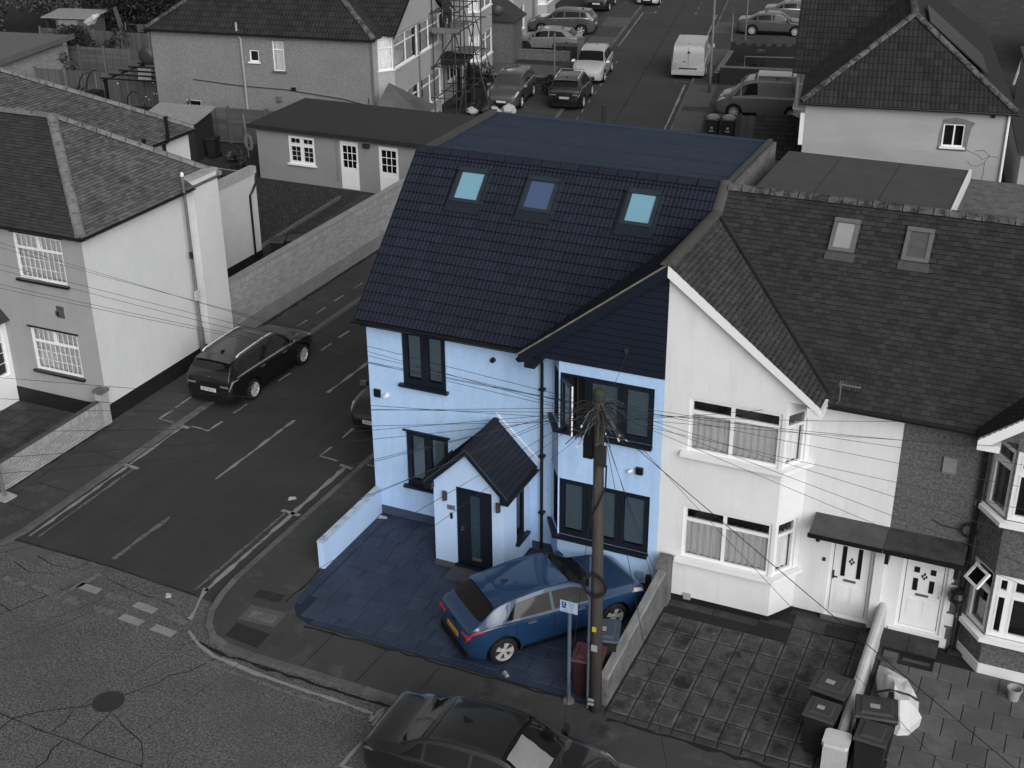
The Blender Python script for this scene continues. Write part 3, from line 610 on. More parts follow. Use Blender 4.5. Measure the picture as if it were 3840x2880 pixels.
for i, (r, s0, t0) in enumerate(cand):
    p = Vector(RO) + Vector(RA) * s0 + Vector(RU) * t0
    if i < 296:
        o = link('roof_tile', tile_me, roof); o.matrix_local = Matrix.Translation(p) @ Mr @ Matrix.Rotation(random.uniform(-.006, .006), 4, 'Z')
    else:
        k = len(rest.v); rest.v += [tuple(p + Mr.to_3x3() @ Vector(v)) for v in tm.v]; rest.f += [tuple(k + i2 for i2 in f) for f in tm.f]; rest.m += tm.m
rest.build('upper_roof_tiles', [NAVYTILE, NAVYEDGE], roof, kind='stuff')
ridge(roof, (-.14, RID_Y + .02, RID_Z - .02), (GX - .12, RID_Y + .02, RID_Z - .02), .15, .46, NAVYTILE, squash=.8)
vg = MB(); vg.ext([(-.17, EAVE_Y, EAVE_Z - .1), (-.17, RID_Y, RID_Z - .1), (-.17, RID_Y, RID_Z + .05), (-.17, EAVE_Y, EAVE_Z + .05)], (.03, 0, 0)); vg.build('verge_board', NAVY, roof)
def skylight(x0, x1, glass):
    fr = MB(); O = Vector((0, EAVE_Y, EAVE_Z)); U = Vector(RU); Nn = Vector((0, -UZ, UY)); t0, t1 = 3.32, 4.22
    def bx(a, b, c, d, h0, h1):
        P = lambda s, t, h: O + Vector((s, 0, 0)) + U * t + Nn * h
        fr.hexa([P(a, c, h0), P(b, c, h0), P(b, d, h0), P(a, d, h0), P(a, c, h1), P(b, c, h1), P(b, d, h1), P(a, d, h1)])
    b = .095
    bx(x0, x1, t0, t0 + b, 0, .10); bx(x0, x1, t1 - b, t1 + .02, 0, .13); bx(x0, x0 + b, t0 + b, t1 - b, 0, .10); bx(x1 - b, x1, t0 + b, t1 - b, 0, .10)
    bx(x0 - .06, x0 - .01, t0 - .04, t1 + .02, 0, .055); bx(x1 + .01, x1 + .06, t0 - .04, t1 + .02, 0, .055)
    f = fr.build('roof_window', mat('blue_black_metal', (.015, .023, .032), .45, .08, 4, spec=.5), house)
    P = lambda s, t, h: O + Vector((s, 0, 0)) + U * t + Nn * h
    MB().poly([P(x0 + b, t0 + b, .075), P(x1 - b, t0 + b, .075), P(x1 - b, t1 - b, .075), P(x0 + b, t1 - b, .075)]).build('pane', glass, f)
    MB().hexa([P(x0 - .07, t0 - .26, .02), P(x1 + .07, t0 - .26, .02), P(x1 + .05, t0, .04), P(x0 - .05, t0, .04), P(x0 - .07, t0 - .26, .074), P(x1 + .07, t0 - .26, .074), P(x1 + .05, t0, .078), P(x0 - .05, t0, .078)]).build('lead_apron', mat('blue_black_apron', (.0165, .0195, .029), .8, .1, 6, spec=.1), f)
for i, (x0, x1) in enumerate(skyl): skylight(x0, x1, ROOFGLASS2 if i == 1 else ROOFGLASS)
# --- eaves: soffit board, gutter, downpipe
e = MB(); e.box(-.05, 4.35, -.20, -.02, 5.14, 5.24); e.build('fascia', NAVY, house)
e = MB(); gutter(e, (-.2, -.31, 5.29), (4.28, -.31, 5.29), .062); e.build('gutter', BLACKP, house)
e = MB(); gutter(e, (4.22, -.30, 5.30), (4.22, -.76, 5.30), .055); e.tube([(4.24, -.12, 5.26), (4.5, -.10, 5.05), (4.5, -.075, 4.9), (4.5, -.075, .12)], .038, 8); e.box(4.44, 4.58, -.14, 0, 4.3, 4.34); e.box(4.44, 4.58, -.14, 0, 2.6, 2.64); e.box(4.44, 4.58, -.14, 0, 1.1, 1.14); e.build('downpipe', BLACKP, house)
# --- the boarded half gable
gy = -.60; gb = 5.37; nb = 15; hgt = zg(GX) - .18 - gb
xl = lambda z: GX - (GAP - .20 - z) / GM
for i in range(nb):
    z0, z1 = gb + hgt * i / nb, gb + hgt * (i + 1) / nb - .012
    pts = [(xl(z0), gy - .03, z0), (GX, gy - .03, z0), (GX, gy - .03, z1)] + ([(xl(z1), gy - .03, z1)] if xl(z1) < GX - .02 else [])
    MB().ext(pts, (0, .045, 0)).build('cladding_board', NAVYBOARD, house)
MB().ext([(xl(gb), gy + .02, gb), (GX, gy + .02, gb), (GX, gy + .02, GAP - .2)], (0, .03, 0)).build('gable_backing', NAVYBOARD, house)
MB().ext([(4.22, gy - .16, zg(4.22) - .02), (GX, gy - .16, GAP - .02), (GX, gy - .16, GAP - .30), (4.40, gy - .16, zg(4.40) - .30), (4.22, gy - .16, zg(4.22) - .22)], (0, .035, 0)).ext([(4.26, gy - .155, zg(4.3) - .20), (GX, gy - .155, GAP - .26), (GX, gy - .155, GAP - .30), (4.4, gy - .155, zg(4.4) - .31)], (0, .12, 0)).build('barge_board', NAVY, house)
MB().box(4.36, 4.60, -.74, -.05, 5.12, 5.36).build('boxed_eave', NAVY, house)
MB().box(6.62, 6.70, -.70, -.63, 5.86, 5.96).tube([(6.66, -.66, 5.86), (6.66, -.70, 5.78)], .012).build('wire_hook', METALD, house)
sl_g = math.hypot(1, GM); au = (1 / sl_g, 0, GM / sl_g)      # left slope of the front gable: along +y, up +x
yb = lambda x: RID_Y - (RID_Z - zg(x)) / (UZ / UY)            # where it meets the main roof
LG = (GX - 4.17) * sl_g; OG = (4.17, -.78, zg(4.17))
polyg = [(0, 0), (yb(4.17) + .78 + .1, 0), (yb(GX) + .78 + .15, LG), (0, LG)]
gs = MB(); slope_sheet(gs, (4.17, -.78, zg(4.17) - .015), (0, 1, 0), au, polyg); gr = gs.build('gable_roof', NAVY, house)
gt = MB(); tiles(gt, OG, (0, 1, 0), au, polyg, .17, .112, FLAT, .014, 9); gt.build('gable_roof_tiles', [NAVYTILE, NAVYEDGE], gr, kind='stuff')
MB().ext([(4.17, -.79, zg(4.17) - .03), (GX, -.79, GAP - .03), (GX, -.79, GAP + .015), (4.17, -.79, zg(4.17) + .015)], (0, .04, 0)).build('verge_mortar', mat('buff_mortar', (.15, .14, .115), .9, .35, 6), gr)
# --- flat dormer roof at the back
d = MB(); d.box(-.02, 7.45, RID_Y + .12, 7.28, 8.0, 8.36); fr_ = d.build('dormer_roof', FLATROOF, house)
MB().box(-.14, .02, RID_Y - .05, 7.36, 8.0, 8.46).build('parapet', PARA, house); MB().box(-.14, 7.5, 7.28, 7.36, 8.0, 8.40).build('roof_edge', mat('blue_felt_edge', (.03, .042, .07), .8, .1, 3), house)
MB().box(7.44, 7.54, RID_Y + .35, 7.30, 7.4, 8.46).build('parapet', PARA, house)
for i, y in enumerate((4.1, 5.1, 6.2)): MB().box(.03, 7.41, y, y + .018, 8.36, 8.366).build('felt_lap', mat('blue_felt_lap', (.015, .024, .042), .8, .1, 3), fr_)
# --- porch
PX0, PX1, PY, PE, PXC, PR = 2.44, 4.18, -1.51, 2.30, 3.33, 3.26
p = MB(); panel(p, (PX0, PY), X1, PX1 - PX0, 0.0, PE, [(.56, 1.46, .20, 2.24)], .1); panel(p, (PX1, PY), (0, 1), 1.51, 0, PE, [(.72, 1.24, .62, 1.98)], .1)
p.poly([(PX0, PY, PE), (PX1, PY, PE), (PX1 + .06, PY, PE - .06), (PXC, PY, PR - .06), (PX0 - .06, PY, PE - .06)]); p.poly([(PX0, 0, 0), (PX0, PY, 0), (PX0, PY, PE), (PX0, 0, PE)])
p.poly([(PX0, PY, .0), (PX0, PY + .1, 0), (PX0, PY + .1, .2), (PX0, PY, .2)])
p.build('porch_wall', PW, house)
MB().ob((PX0, PY), X1, -.02, 1.76, 0, .02, 0, .17).build('porch_plinth', mat('porch_plinth_grey', (.075, .078, .082), .9, .2, 3), house)
MB().box(2.9, 4.0, -2.02, -1.53, 0, .085).build('door_step', mat('step_grey', (.06, .065, .075), .9, .2, 3), house)
window(house, (PX1, PY), (0, 1), .72, 1.24, .62, 1.98, NAVY, fw=.06, sash=.03, back=None, sill=NAVY, gm=GLASSB)
dr = MB(); dr.ob((PX0, PY), X1, .56, 1.46, -.09, -.03, .20, .26); dr.ob((PX0, PY), X1, .56, .62, -.09, -.03, .26, 2.24); dr.ob((PX0, PY), X1, 1.40, 1.46, -.09, -.03, .26, 2.24); dr.ob((PX0, PY), X1, .62, 1.40, -.09, -.03, 2.18, 2.24)
dr.ob((PX0, PY), X1, .62, 1.40, -.085, -.045, .26, 2.18); dr.ob((PX0, PY), X1, .52, 1.50, -.09, .06, .14, .20)
door = dr.build('door', NAVY, house)
MB().ob((PX0, PY), X1, .93, 1.12, -.044, -.036, .44, 2.02).build('door_light', mat('obscured_glass', (.022, .048, .065), .12, .2, 20, spec=.8), door)
fl = MB()
for a, b, c, d_ in ((.915, .93, .42, 2.04), (1.12, 1.135, .42, 2.04), (.93, 1.12, .42, .44), (.93, 1.12, 2.02, 2.04)): fl.ob((PX0, PY), X1, a, b, -.044, -.032, c, d_)
for k in range(7): z = .6 + k * .2; fl.ob((PX0, PY), X1, .985, 1.055, -.036, -.030, z, z + .07)
fl.build('door_light_frame', mat('light_frame_steel', (.05, .075, .09), .35, .1, 5, metal=.3), door)
MB().ob((PX0, PY), X1, .665, .69, -.046, .005, 1.02, 1.24).ob((PX0, PY), X1, .665, .79, -.02, .012, 1.11, 1.14).build('door_handle', CHROME, door); MB().ob((PX0, PY), X1, .93, 1.16, -.045, -.03, .34, .42).build('letter_plate', METALG, door)
for x in (2.73, 4.06): MB().lathe([(.035, 1.84), (.035, 2.08), (.0, 2.085)], 10, (x, PY - .06, 0)).box(x + .02, x + .06, PY - .05, PY, 1.84, 2.06).build('wall_lamp', mat('lamp_steel', (.10, .095, .095), .35, .2, 9, metal=.6), house)
np_ = MB().box(2.78, 2.98, PY - .015, PY, 1.60, 1.72).build('number_plaque', mat('slate_plaque', (.14, .15, .17), .5, .2, 12), house)
text('house_number', '165', .09, mat('number_dark', (.03, .04, .06), .5, 0), Matrix.Translation((2.88, PY - .019, 1.66)) @ Matrix.Rotation(R_(90), 4, 'X'), np_)
MB().box(2.855, 2.915, PY - .025, PY, 1.37, 1.52).build('doorbell', BLACKP, house)
for sx in (-1, 1):
    ov = .18; e0 = PXC + sx * (PXC - PX0 + ov if sx < 0 else PX1 - PXC + ov); run = abs(e0 - PXC); rise = PR + .06 - 2.27; L_ = math.hypot(run, rise); u = (-sx * run / L_, 0, rise / L_)
    a = (0, 1, 0) if sx < 0 else (0, -1, 0); O_ = (e0, PY - .14, 2.27) if sx < 0 else (e0, 0, 2.27); D_ = 0 - (PY - .14)
    sh = MB(); slope_sheet(sh, Vector(O_) - Vector((0, 0, .02)), a, u, [(0, 0), (D_, 0), (D_, L_), (0, L_)]); sp_ = sh.build('porch_roof', NAVY, house)
    k = MB(); tiles(k, O_, a, u, [(0, 0), (D_, 0), (D_, L_), (0, L_)], 1.8, .125, FLAT, .020, 4 + sx, False); k.build('porch_roof_slates', [mat('porch_slate', (.017, .018, .025), .75, .12, 4, .1, 60, .15), NAVYEDGE], sp_, kind='stuff')
    MB().ext([(e0, PY - .15, 2.27), (PXC, PY - .15, PR + .06), (PXC, PY - .15, PR - .10), (e0 + (-sx) * .10, PY - .15, 2.20), (e0, PY - .15, 2.14)], (0, .03, 0)).build('barge_board', NAVY, house)
    MB().ext([(e0, PY - .165, 2.285), (PXC, PY - .165, PR + .08), (PXC, PY - .165, PR + .035), (e0, PY - .165, 2.24)], (0, .03, 0)).build('porch_verge', mat('worn_navy_verge', (.028, .036, .045), .6, .5, 12), house)
    MB().box(min(e0, e0 - sx * .2), max(e0, e0 - sx * .2), PY - .14, PY + .03, 2.10, 2.26).build('boxed_eave', NAVY, house)
    ge = MB(); gutter(ge, (e0 + sx * .04, PY - .13, 2.25), (e0 + sx * .04, -.02, 2.25), .05); ge.build('porch_gutter', BLACKP, house)
ridge(house, (PXC, PY - .16, PR + .03), (PXC, 0, PR + .03), .09, .4, NAVYTILE, 'porch_ridge_tile', squash=.6)
MB().ext([(PXC, -.02, PR + .22), (PX1 + .3, -.02, 2.40), (PX1 + .3, -.02, 2.36), (PXC, -.02, PR + .17)], (0, .02, 0)).build('white_flashing', WHITEP, house)
# --- fittings on the wall
MB().box(.13, .30, -.05, 0, 3.26, 3.46).build('alarm_box', BLACKP, house); MB().lathe([(.05, -.10), (.055, -.05), (.055, 0)], 10, (.47, 0, 3.34), 'y').build('camera_dome', WHITEP, house)
MB().lathe([(.0, -.09), (.05, -.085), (.065, -.02), (.065, 0)], 12, (3.28, 0, 4.79), 'y').build('vent_outlet', BLACKP, house)
MB().box(6.96, 7.12, -.68, -.61, 3.02, 3.18).build('floodlight', BLACKP, house); MB().tube([(6.86, -.60, 3.05), (6.80, -.72, 3.06)], .035, 8).build('camera_body', WHITEP, house)
MB().box(7.05, 7.22, -.66, -.6, .34, .52).build('meter_box', mat('meter_blue_grey', (.22, .30, .42), .6, .05), house); MB().lathe([(.07, .30), (.07, .50)], 10, (7.36, -.68, 0)).build('drain_hopper', mat('hopper_brown', (.03, .022, .022), .6, .1), house)
# --- driveway
drv = MB(); dpoly = [(.12, -.0), (7.62, -.0), (7.62, -4.74), (2.0, -4.72), (.95, -4.72), (.55, -4.58), (.32, -4.3), (.24, -3.9), (.14, -2.9)]
drv = struct('driveway', MB().ext([(x, y, -.02) for x, y in dpoly], (0, 0, .032)), DRIVEJ)
rows = [(-.56, -.04), (-1.06, -.56), (-1.52, -1.06), (-1.98, -1.52), (-2.42, -1.98), (-2.86, -2.42), (-3.38, -2.86), (-3.80, -3.38), (-4.26, -3.80), (-4.54, -4.26)]
rs = []; rn = random.Random(12)
for i, (y0, y1) in enumerate(rows):
    x = .42 if y0 > -4.2 else .62
    while x < 7.55:
        w_ = rn.choice((.45, .52, .62, .86, .36)); x1 = min(x + w_, 7.58)
        if 7.58 - x1 < .2: x1 = 7.58
        rs.append((x + .008, x1 - .008, y0 + .008, y1 - .008)); x = x1
ok = []
for (x0, x1, y0, y1) in rs:
    cx, cy = (x0 + x1) / 2, (y0 + y1) / 2
    if 2.46 < cx < 4.1 and cy > -1.5: continue
    if cx > 4.9 and cy > -.55: continue
    if 2.46 < cx < 4.2 and y1 > -1.5 and y0 < -1.5: y1 = -1.53
    ok.append((x0, x1, y0, y1))
slabs(drv, ok, 0, .022, DRIVE, 'imprinted_slab', .008)
bs = MB(); x = .98
while x < 7.5: bs.box(x + .004, min(x + .105, 7.6), -4.70, -4.555, 0, .02); x += .11
y = -.1
while y > -4.1: bs.box(.16 + (.05 if y < -3.3 else 0) + (.06 if y < -3.9 else 0), .40, y - .105, y - .005, 0, .02); y -= .11
bs.build('border_setts', DRIVE, drv, kind='stuff')
dw = MB(); dw.box(0, .16, -2.74, -.01, 0, .70); dwl = thing('driveway_wall', 'low blue-white rendered wall beside the driveway, running to the blue house corner', 'wall')
dw.build('wall_body', PW, dwl); MB().box(-.012, .172, -2.75, -.01, .70, .735).build('coping', spots(mat('weathered_coping', (.40, .50, .60), .85, .15, 4), (.22, .30, .40), 3, .56, .06, 6), dwl)
# ================================================================ THE WHITE NEIGHBOUR AND THE PEBBLEDASH HOUSE
def rebase(root, loc):
    root.location = loc
    for ch in root.children: ch.matrix_parent_inverse = Matrix.Translation(-Vector(loc))
def capline(root, pts, r, m, name='party_capping'):
    for i in range(len(pts) - 1): ridge(root, pts[i], pts[i + 1], r, 2.4, m, name, squash=.7, gap=.0)
nbh = thing('white_house', 'white rendered terraced house with half gable, bay windows and two small roof windows', 'house')
NC, ND = (10.08, -.6), (10.48, 0); tn, ln_ = unit(NC, ND)
q = MB(); panel(q, (7.5, -.6), X1, 2.58, 0, 5.36, [(.56, 2.50, 3.80, 5.06), (.56, 2.50, 1.16, 2.46)], .1); panel(q, NC, tn, ln_, 0, 5.36, [(.05, ln_ - .12, 3.80, 5.06), (.05, ln_ - .12, 1.16, 2.46)], .1)
panel(q, ND, X1, 12.3 - 10.48, .12, 5.34, [(.68, 1.60, .13, 2.10)], .14)
q.poly([(7.5, -.6, 5.36), (10.48, -.6, 5.36), (7.5, -.6, GAP - .1)]); q.box(12.10, 12.30, -.09, 0.0, .1, 2.44); q.box(10.48, 10.72, -.5, .0, 5.14, 5.37)
q.build('wall', WHITE, nbh); MB().ob((7.52, -.6), X1, 0, 2.575, 0, .012, 0, .14).ob(NC, tn, -.01, ln_, 0, .012, 0, .14).build('plinth', PLINTH, nbh)
for z0, z1 in ((3.80, 5.06), (1.16, 2.46)):
    window(nbh, (7.5, -.6), X1, .56, 2.50, z0, z1, WHITEP, (0, .47, 1), (0, .74, 1), fw=.07, back='curtain', bm=GREYW if z0 > 3 else NET, ctop=.74)
    window(nbh, NC, tn, .05, ln_ - .12, z0, z1, WHITEP, (0, 1), (0, .74, 1), fw=.06, back='curtain', ctop=.74)
    MB().prism([(7.94, -.62), (7.94, -.74), (10.16, -.74), (10.62, -.02), (10.50, .0), (10.08, -.60)], z0 - .09, z0 - .0).build('bay_sill', WHITEP, nbh)
MB().ext([(7.5, -.78, GAP - .02), (10.74, -.78, zg(10.74) - .02), (10.74, -.78, zg(10.74) - .20), (7.5, -.78, GAP - .28)], (0, .035, 0)).build('barge_board', WHITEP, nbh)
MB().box(10.50, 10.80, -.76, -.2, 5.16, 5.38).build('boxed_eave', WHITEP, nbh)
def white_door(root, x0, x1, z0, z1, y=0.0, style=1):
    d = MB(); d.box(x0, x0 + .07, y + .05, y + .13, z0, z1); d.box(x1 - .07, x1, y + .05, y + .13, z0, z1); d.box(x0 + .07, x1 - .07, y + .05, y + .13, z1 - .07, z1); d.box(x0 + .07, x1 - .07, y + .06, y + .13, z0, z0 + .06)
    a, b = x0 + .085, x1 - .085; d.box(a, b, y + .072, y + .12, z0 + .07, z1 - .08); mx = (a + b) / 2; h = z1 - z0
    for s in (-1, 1):
        c = mx + s * (b - a) * .22; w_ = (b - a) * .15
        d.box(c - w_, c + w_, y + .062, y + .08, z0 + .17 * h, z0 + .40 * h)
    o = d.build('door', WHITEP, root)
    for s in (-1, 1):
        c = mx + s * (b - a) * .22
        if style == 1: MB().box(c - .045, c + .045, y + .058, y + .075, z0 + .52 * h, z0 + .90 * h).build('door_light', CARDARK, o)
        else:
            MB().box(c - .05, c + .05, y + .058, y + .075, z0 + .52 * h, z0 + .68 * h).build('door_light', CARDARK, o); MB().box(c - .055, c + .055, y + .058, y + .075, z0 + .76 * h, z0 + .83 * h).build('door_light', CARDARK, o)
    MB().box(mx - .13, mx + .13, y + .055, y + .075, z0 + .455 * h, z0 + .485 * h).build('letter_plate', METALG, o)
    k = MB(); zz = z0 + .72 * h
    for (dx, dz) in ((0, .06), (0, -.05), (.04, 0), (-.04, 0)): k.box(mx + dx - .018, mx + dx + .018, y + .055, y + .074, zz + dz - .028, zz + dz + .028)
    k.build('door_knocker', METALD, o); sx = x0 + .10 if style == 1 else x1 - .12
    MB().box(sx, sx + .025, y + .03, y + .074, z0 + .47 * h, z0 + .57 * h).box(sx, sx + .1, y + .03, y + .05, z0 + .49 * h, z0 + .505 * h).build('door_handle', METALD if style == 1 else WHITEP, o)
white_door(nbh, 11.16, 12.08, .13, 2.10)
MB().box(11.10, 12.12, -.03, .0, .0, .12).build('door_step', CAPSD, nbh)
cn = MB(); cn.hexa([(10.78, -.70, 2.46), (12.295, -.70, 2.46), (12.295, 0, 2.56), (10.78, 0, 2.56), (10.78, -.70, 2.52), (12.295, -.70, 2.52), (12.295, 0, 2.63), (10.78, 0, 2.63)]); cn = cn.build('door_canopy', mat('canopy_felt', .062, .9, .35, 3, .3, 50), nbh)
MB().box(10.76, 12.295, -.73, -.70, 2.42, 2.525).build('canopy_edge', BLACKP, cn); MB().box(10.92, 11.0, -.6, 0, 2.28, 2.45).build('canopy_bracket', BLACKP, cn)
MB().box(11.02, 11.08, -.03, 0, 1.48, 1.56).build('doorbell', BLACKP, nbh)
MB().box(7.62, 7.74, -.72, -.6, .22, .46).build('rainwater_hopper', BLACKP, nbh); MB().box(8.18, 8.34, -.66, -.6, .10, .24).build('vent_cover', OFFW, nbh)
# roof
rs_ = MB(); PO = (7.5, EAVE_Y, EAVE_Z); slope_sheet(rs_, (7.5, EAVE_Y, EAVE_Z - .02), RA, RU, [(0, 0), (4.8, 0), (4.8, SL), (0, SL)]); nroof = rs_.build('roof', LEAD, nbh)
skn = ((10.05, 10.59), (11.55, 12.10)); hol = [(a - 7.5 - .02, b - 7.5 + .02, 3.18, 4.20) for a, b in skn]
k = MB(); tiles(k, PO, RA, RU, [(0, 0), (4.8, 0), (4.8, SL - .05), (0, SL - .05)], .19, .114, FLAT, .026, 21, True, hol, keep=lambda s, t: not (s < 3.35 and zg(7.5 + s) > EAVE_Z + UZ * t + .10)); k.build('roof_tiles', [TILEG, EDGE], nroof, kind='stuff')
ridge(nroof, (7.6, RID_Y, RID_Z - .03), (12.3, RID_Y, RID_Z - .03), .14, .32, RIDGEM, squash=.75)
au2 = (-1 / sl_g, 0, GM / sl_g); LG2 = (10.76 - GX) * sl_g; yb2 = lambda x: RID_Y - (RID_Z - zg(x)) / (UZ / UY)
D0 = yb2(10.76) + .78; D1 = yb2(GX) + .78; pg2 = [(0, 0), (-D0 - .1, 0), (-D1 - .12, LG2), (0, LG2)]
g2 = MB(); slope_sheet(g2, (10.76, -.78, zg(10.76) - .02), (0, 1, 0), au2, [(-s, t) for s, t in pg2]); g2 = g2.build('gable_roof', LEAD, nbh)
k = MB(); tiles(k, (10.76, -.78, zg(10.76)), (0, -1, 0), au2, pg2, .19, .112, FLAT, .022, 22); k.build('gable_roof_tiles', [TILEG2, EDGE], g2, kind='stuff')
ribv = [(10.78, yb2(10.78) + .02, zg(10.78) + .05), (7.62, yb2(7.62) + .02, zg(7.62) + .06)]; MB().tube(ribv, .045, 6).build('valley_lead', LEAD, nroof)
capline(nroof, [(GX, -.82, GAP - .02), (GX, yb(GX), GAP - .0), (GX, RID_Y + .1, RID_Z + .06)], .14, PARA)
for (a, b), gm_ in zip(skn, (mat('pale_roof_glass', .26, .15, .1, 3, spec=.6), mat('grey_roof_glass', .075, .25, .2, 6, spec=.5))):
    fr = MB(); O = Vector((0, EAVE_Y, EAVE_Z)); U = Vector(RU); Nn = Vector((0, -UZ, UY)); P_ = lambda s, t, h: O + Vector((s, 0, 0)) + U * t + Nn * h
    def bx(s0, s1, t0, t1, h0, h1, o=fr): o.hexa([P_(s0, t0, h0), P_(s1, t0, h0), P_(s1, t1, h0), P_(s0, t1, h0), P_(s0, t0, h1), P_(s1, t0, h1), P_(s1, t1, h1), P_(s0, t1, h1)])
    t0, t1, bb = 3.38, 4.16, .085
    bx(a, b, t0, t0 + bb, 0, .09); bx(a, b, t1 - .10, t1, 0, .11); bx(a, a + bb, t0 + bb, t1 - .1, 0, .09); bx(b - bb, b, t0 + bb, t1 - .1, 0, .09)
    f = fr.build('roof_window', mat('grey_roof_window_frame', .11, .5, .1, 6), nroof); MB().poly([P_(a + bb, t0 + bb, .065), P_(b - bb, t0 + bb, .065), P_(b - bb, t1 - .1, .065), P_(a + bb, t1 - .1, .065)]).build('pane', gm_, f)
    ap = MB(); bx(a - .04, b + .04, t0 - .2, t0, .0, .035, ap); ap.build('lead_apron', PARA, f)
e = MB(); gutter(e, (10.82, -.30, 5.28), (13.72, -.30, 5.28), .062); e.build('gutter', BLACKP, nbh); MB().box(10.72, 13.7, -.22, -.02, 5.2, 5.26).build('fascia', WHITEP, nbh)
ae = MB(); ae.tube([(10.95, -.22, 5.3), (11.02, -.25, 5.42), (11.02, -.25, 5.85)], .018); ae.tube([(10.98, -.25, 5.78), (11.42, -.30, 5.80)], .022)
for i in range(7): x = 11.0 + i * .062; ae.tube([(x, -.25, 5.70), (x, -.29, 5.90)], .007, 5)
tag(ae.build('television_aerial', METALG), 'small grey television aerial at the foot of the white house valley', 'aerial')
# rear dormer with felt roof
MB().box(8.10, 12.22, 3.45, 6.98, 5.3, 8.20).build('dormer_wall', CAPSD, nbh); MB().box(8.02, 12.24, 3.42, 7.02, 8.20, 8.29).build('dormer_roof', FELT, nbh); MB().box(12.243, 12.30, 3.42, 7.02, 8.05, 8.315).build('white_fascia', WHITEP, nbh)
for x in (9.3, 10.7): MB().box(x, x + .02, 3.44, 7.0, 8.29, 8.295).build('felt_lap', FELTD, nbh)
MB().box(7.57, 7.64, 3.3, 7.28, 5.3, 8.40).build('party_wall_face', CAPSD, nbh)
rebase(nbh, (7.5, 0, 0))

peb = thing('pebbledash_house', 'dark pebbledash terraced house with white bay frames at the right edge', 'house')
TA, TB = (13.98, 0), (14.46, -.6); tt, lt = unit(TA, TB)
q = MB(); panel(q, (12.3, .0), X1, 1.68, 2.5, 5.34); panel(q, TA, tt, lt, .0, 5.36, [(.07, lt - .02, 3.68, 5.20), (.07, lt - .02, .96, 2.44)], .1); panel(q, TB, X1, 2.6, .0, 5.36, [(.03, 2.3, 3.68, 5.20), (.03, 2.3, .96, 2.44)], .1)
panel(q, (13.66, 0), X1, .32, 0, 2.5)
q.poly([(14.0, -.6, 5.36), (17.06, -.6, 5.36), (17.06, -.6, 7.85)]); q.poly([(19, 0, 0), (19, 8, 0), (19, 8, 8), (19, 0, 5.3)]); q.build('wall', PEBBLE2, peb)
w2 = MB(); panel(w2, (12.3, 0), X1, 1.36, .1, 2.5, [(.36, 1.28, .24, 2.10)], .14); w2.build('white_door_surround', WHITE, peb)
for i in range(6): MB().box(13.66, 13.66 + (.14 if i % 2 else .02) + .02, -.006, 0, .2 + i * .36, .2 + i * .36 + .30).build('quoin_block', WHITE, peb)
MB().box(12.55, 13.75, -.04, 0, 0, .22).ob(TA, tt, 0, lt, 0, .02, 0, .26).ob(TB, X1, 0, 2.6, 0, .02, 0, .26).build('plinth', WHITE, peb)
white_door(peb, 12.66, 13.58, .24, 2.10, 0.0, 2); MB().box(12.32, 12.60, .02, .06, .3, 2.05).build('side_panel', WHITEP, peb)
for z0, z1 in ((3.68, 5.20), (.96, 2.44)):
    window(peb, TA, tt, .07, lt - .02, z0, z1, WHITEP, (0, 1), (0, .72, 1) if z0 > 3 else (0, .66, 1), fw=.07, sash=.035, back=None, open_cell=None if z0 > 3 else (0, 1)); window(peb, TB, X1, .03, 2.3, z0, z1, WHITEP, (0, .22, .62, 1) if z0 > 3 else (0, .14, .6, 1), (0, .70, 1), fw=.08, sash=.04, back=None)
    MB().prism([(TA[0] + .0, .02), (TA[0] - .12, -.06), (TB[0] - .08, -.74), (16.9, -.74), (16.9, -.58), (TB[0], -.58)], z0 - .1, z0).build('bay_sill', WHITEP, peb)
oc = MB(); tq = (tt[0], tt[1]); nq = (tt[1], -tt[0])
Pq = lambda s, n, z: (TA[0] + tq[0] * s + nq[0] * n, TA[1] + tq[1] * s + nq[1] * n, z)
def tilt(s0, s1, f0, f1, o):
    s0, s1 = .16 + s0 * .75, .16 + s1 * .75; f0 *= .72; f1 *= .72
    o.hexa([Pq(s0, .03 + .34 * f0, 2.36 - .42 * f0), Pq(s1, .03 + .34 * f0, 2.36 - .42 * f0), Pq(s1, .03 + .34 * f1, 2.36 - .42 * f1), Pq(s0, .03 + .34 * f1, 2.36 - .42 * f1), Pq(s0, .07 + .34 * f0, 2.39 - .42 * f0), Pq(s1, .07 + .34 * f0, 2.39 - .42 * f0), Pq(s1, .07 + .34 * f1, 2.39 - .42 * f1), Pq(s0, .07 + .34 * f1, 2.39 - .42 * f1)])
for a_ in ((.1, .72, 0, .14), (.1, .72, .86, 1), (.1, .18, .14, .86), (.64, .72, .14, .86)): tilt(*a_, oc)
oc = oc.build('open_top_light', WHITEP, peb); gp = MB(); gp.poly([Pq(.295, .05 + .34 * .10, 2.375 - .42 * .10), Pq(.64, .05 + .34 * .10, 2.375 - .42 * .10), Pq(.64, .05 + .34 * .62, 2.375 - .42 * .62), Pq(.295, .05 + .34 * .62, 2.375 - .42 * .62)]).build('pane', CARGLASS, oc)
zg3 = lambda x: GAP - GM * abs(x - 17.06)
MB().ext([(13.74, -.80, zg3(13.74) + .0), (17.06, -.80, GAP), (17.06, -.80, GAP - .28), (13.95, -.80, zg3(13.95) - .26), (13.74, -.80, zg3(13.74) - .20)], (0, .04, 0)).build('barge_board', WHITEP, peb)
MB().box(13.74, 14.15, -.76, -.0, 5.16, 5.30).build('boxed_eave', WHITEP, peb)
rs_ = MB(); slope_sheet(rs_, (12.3, EAVE_Y, EAVE_Z - .02), RA, RU, [(0, 0), (6.7, 0), (6.7, SL), (0, SL)]); proof = rs_.build('roof', LEAD, peb)
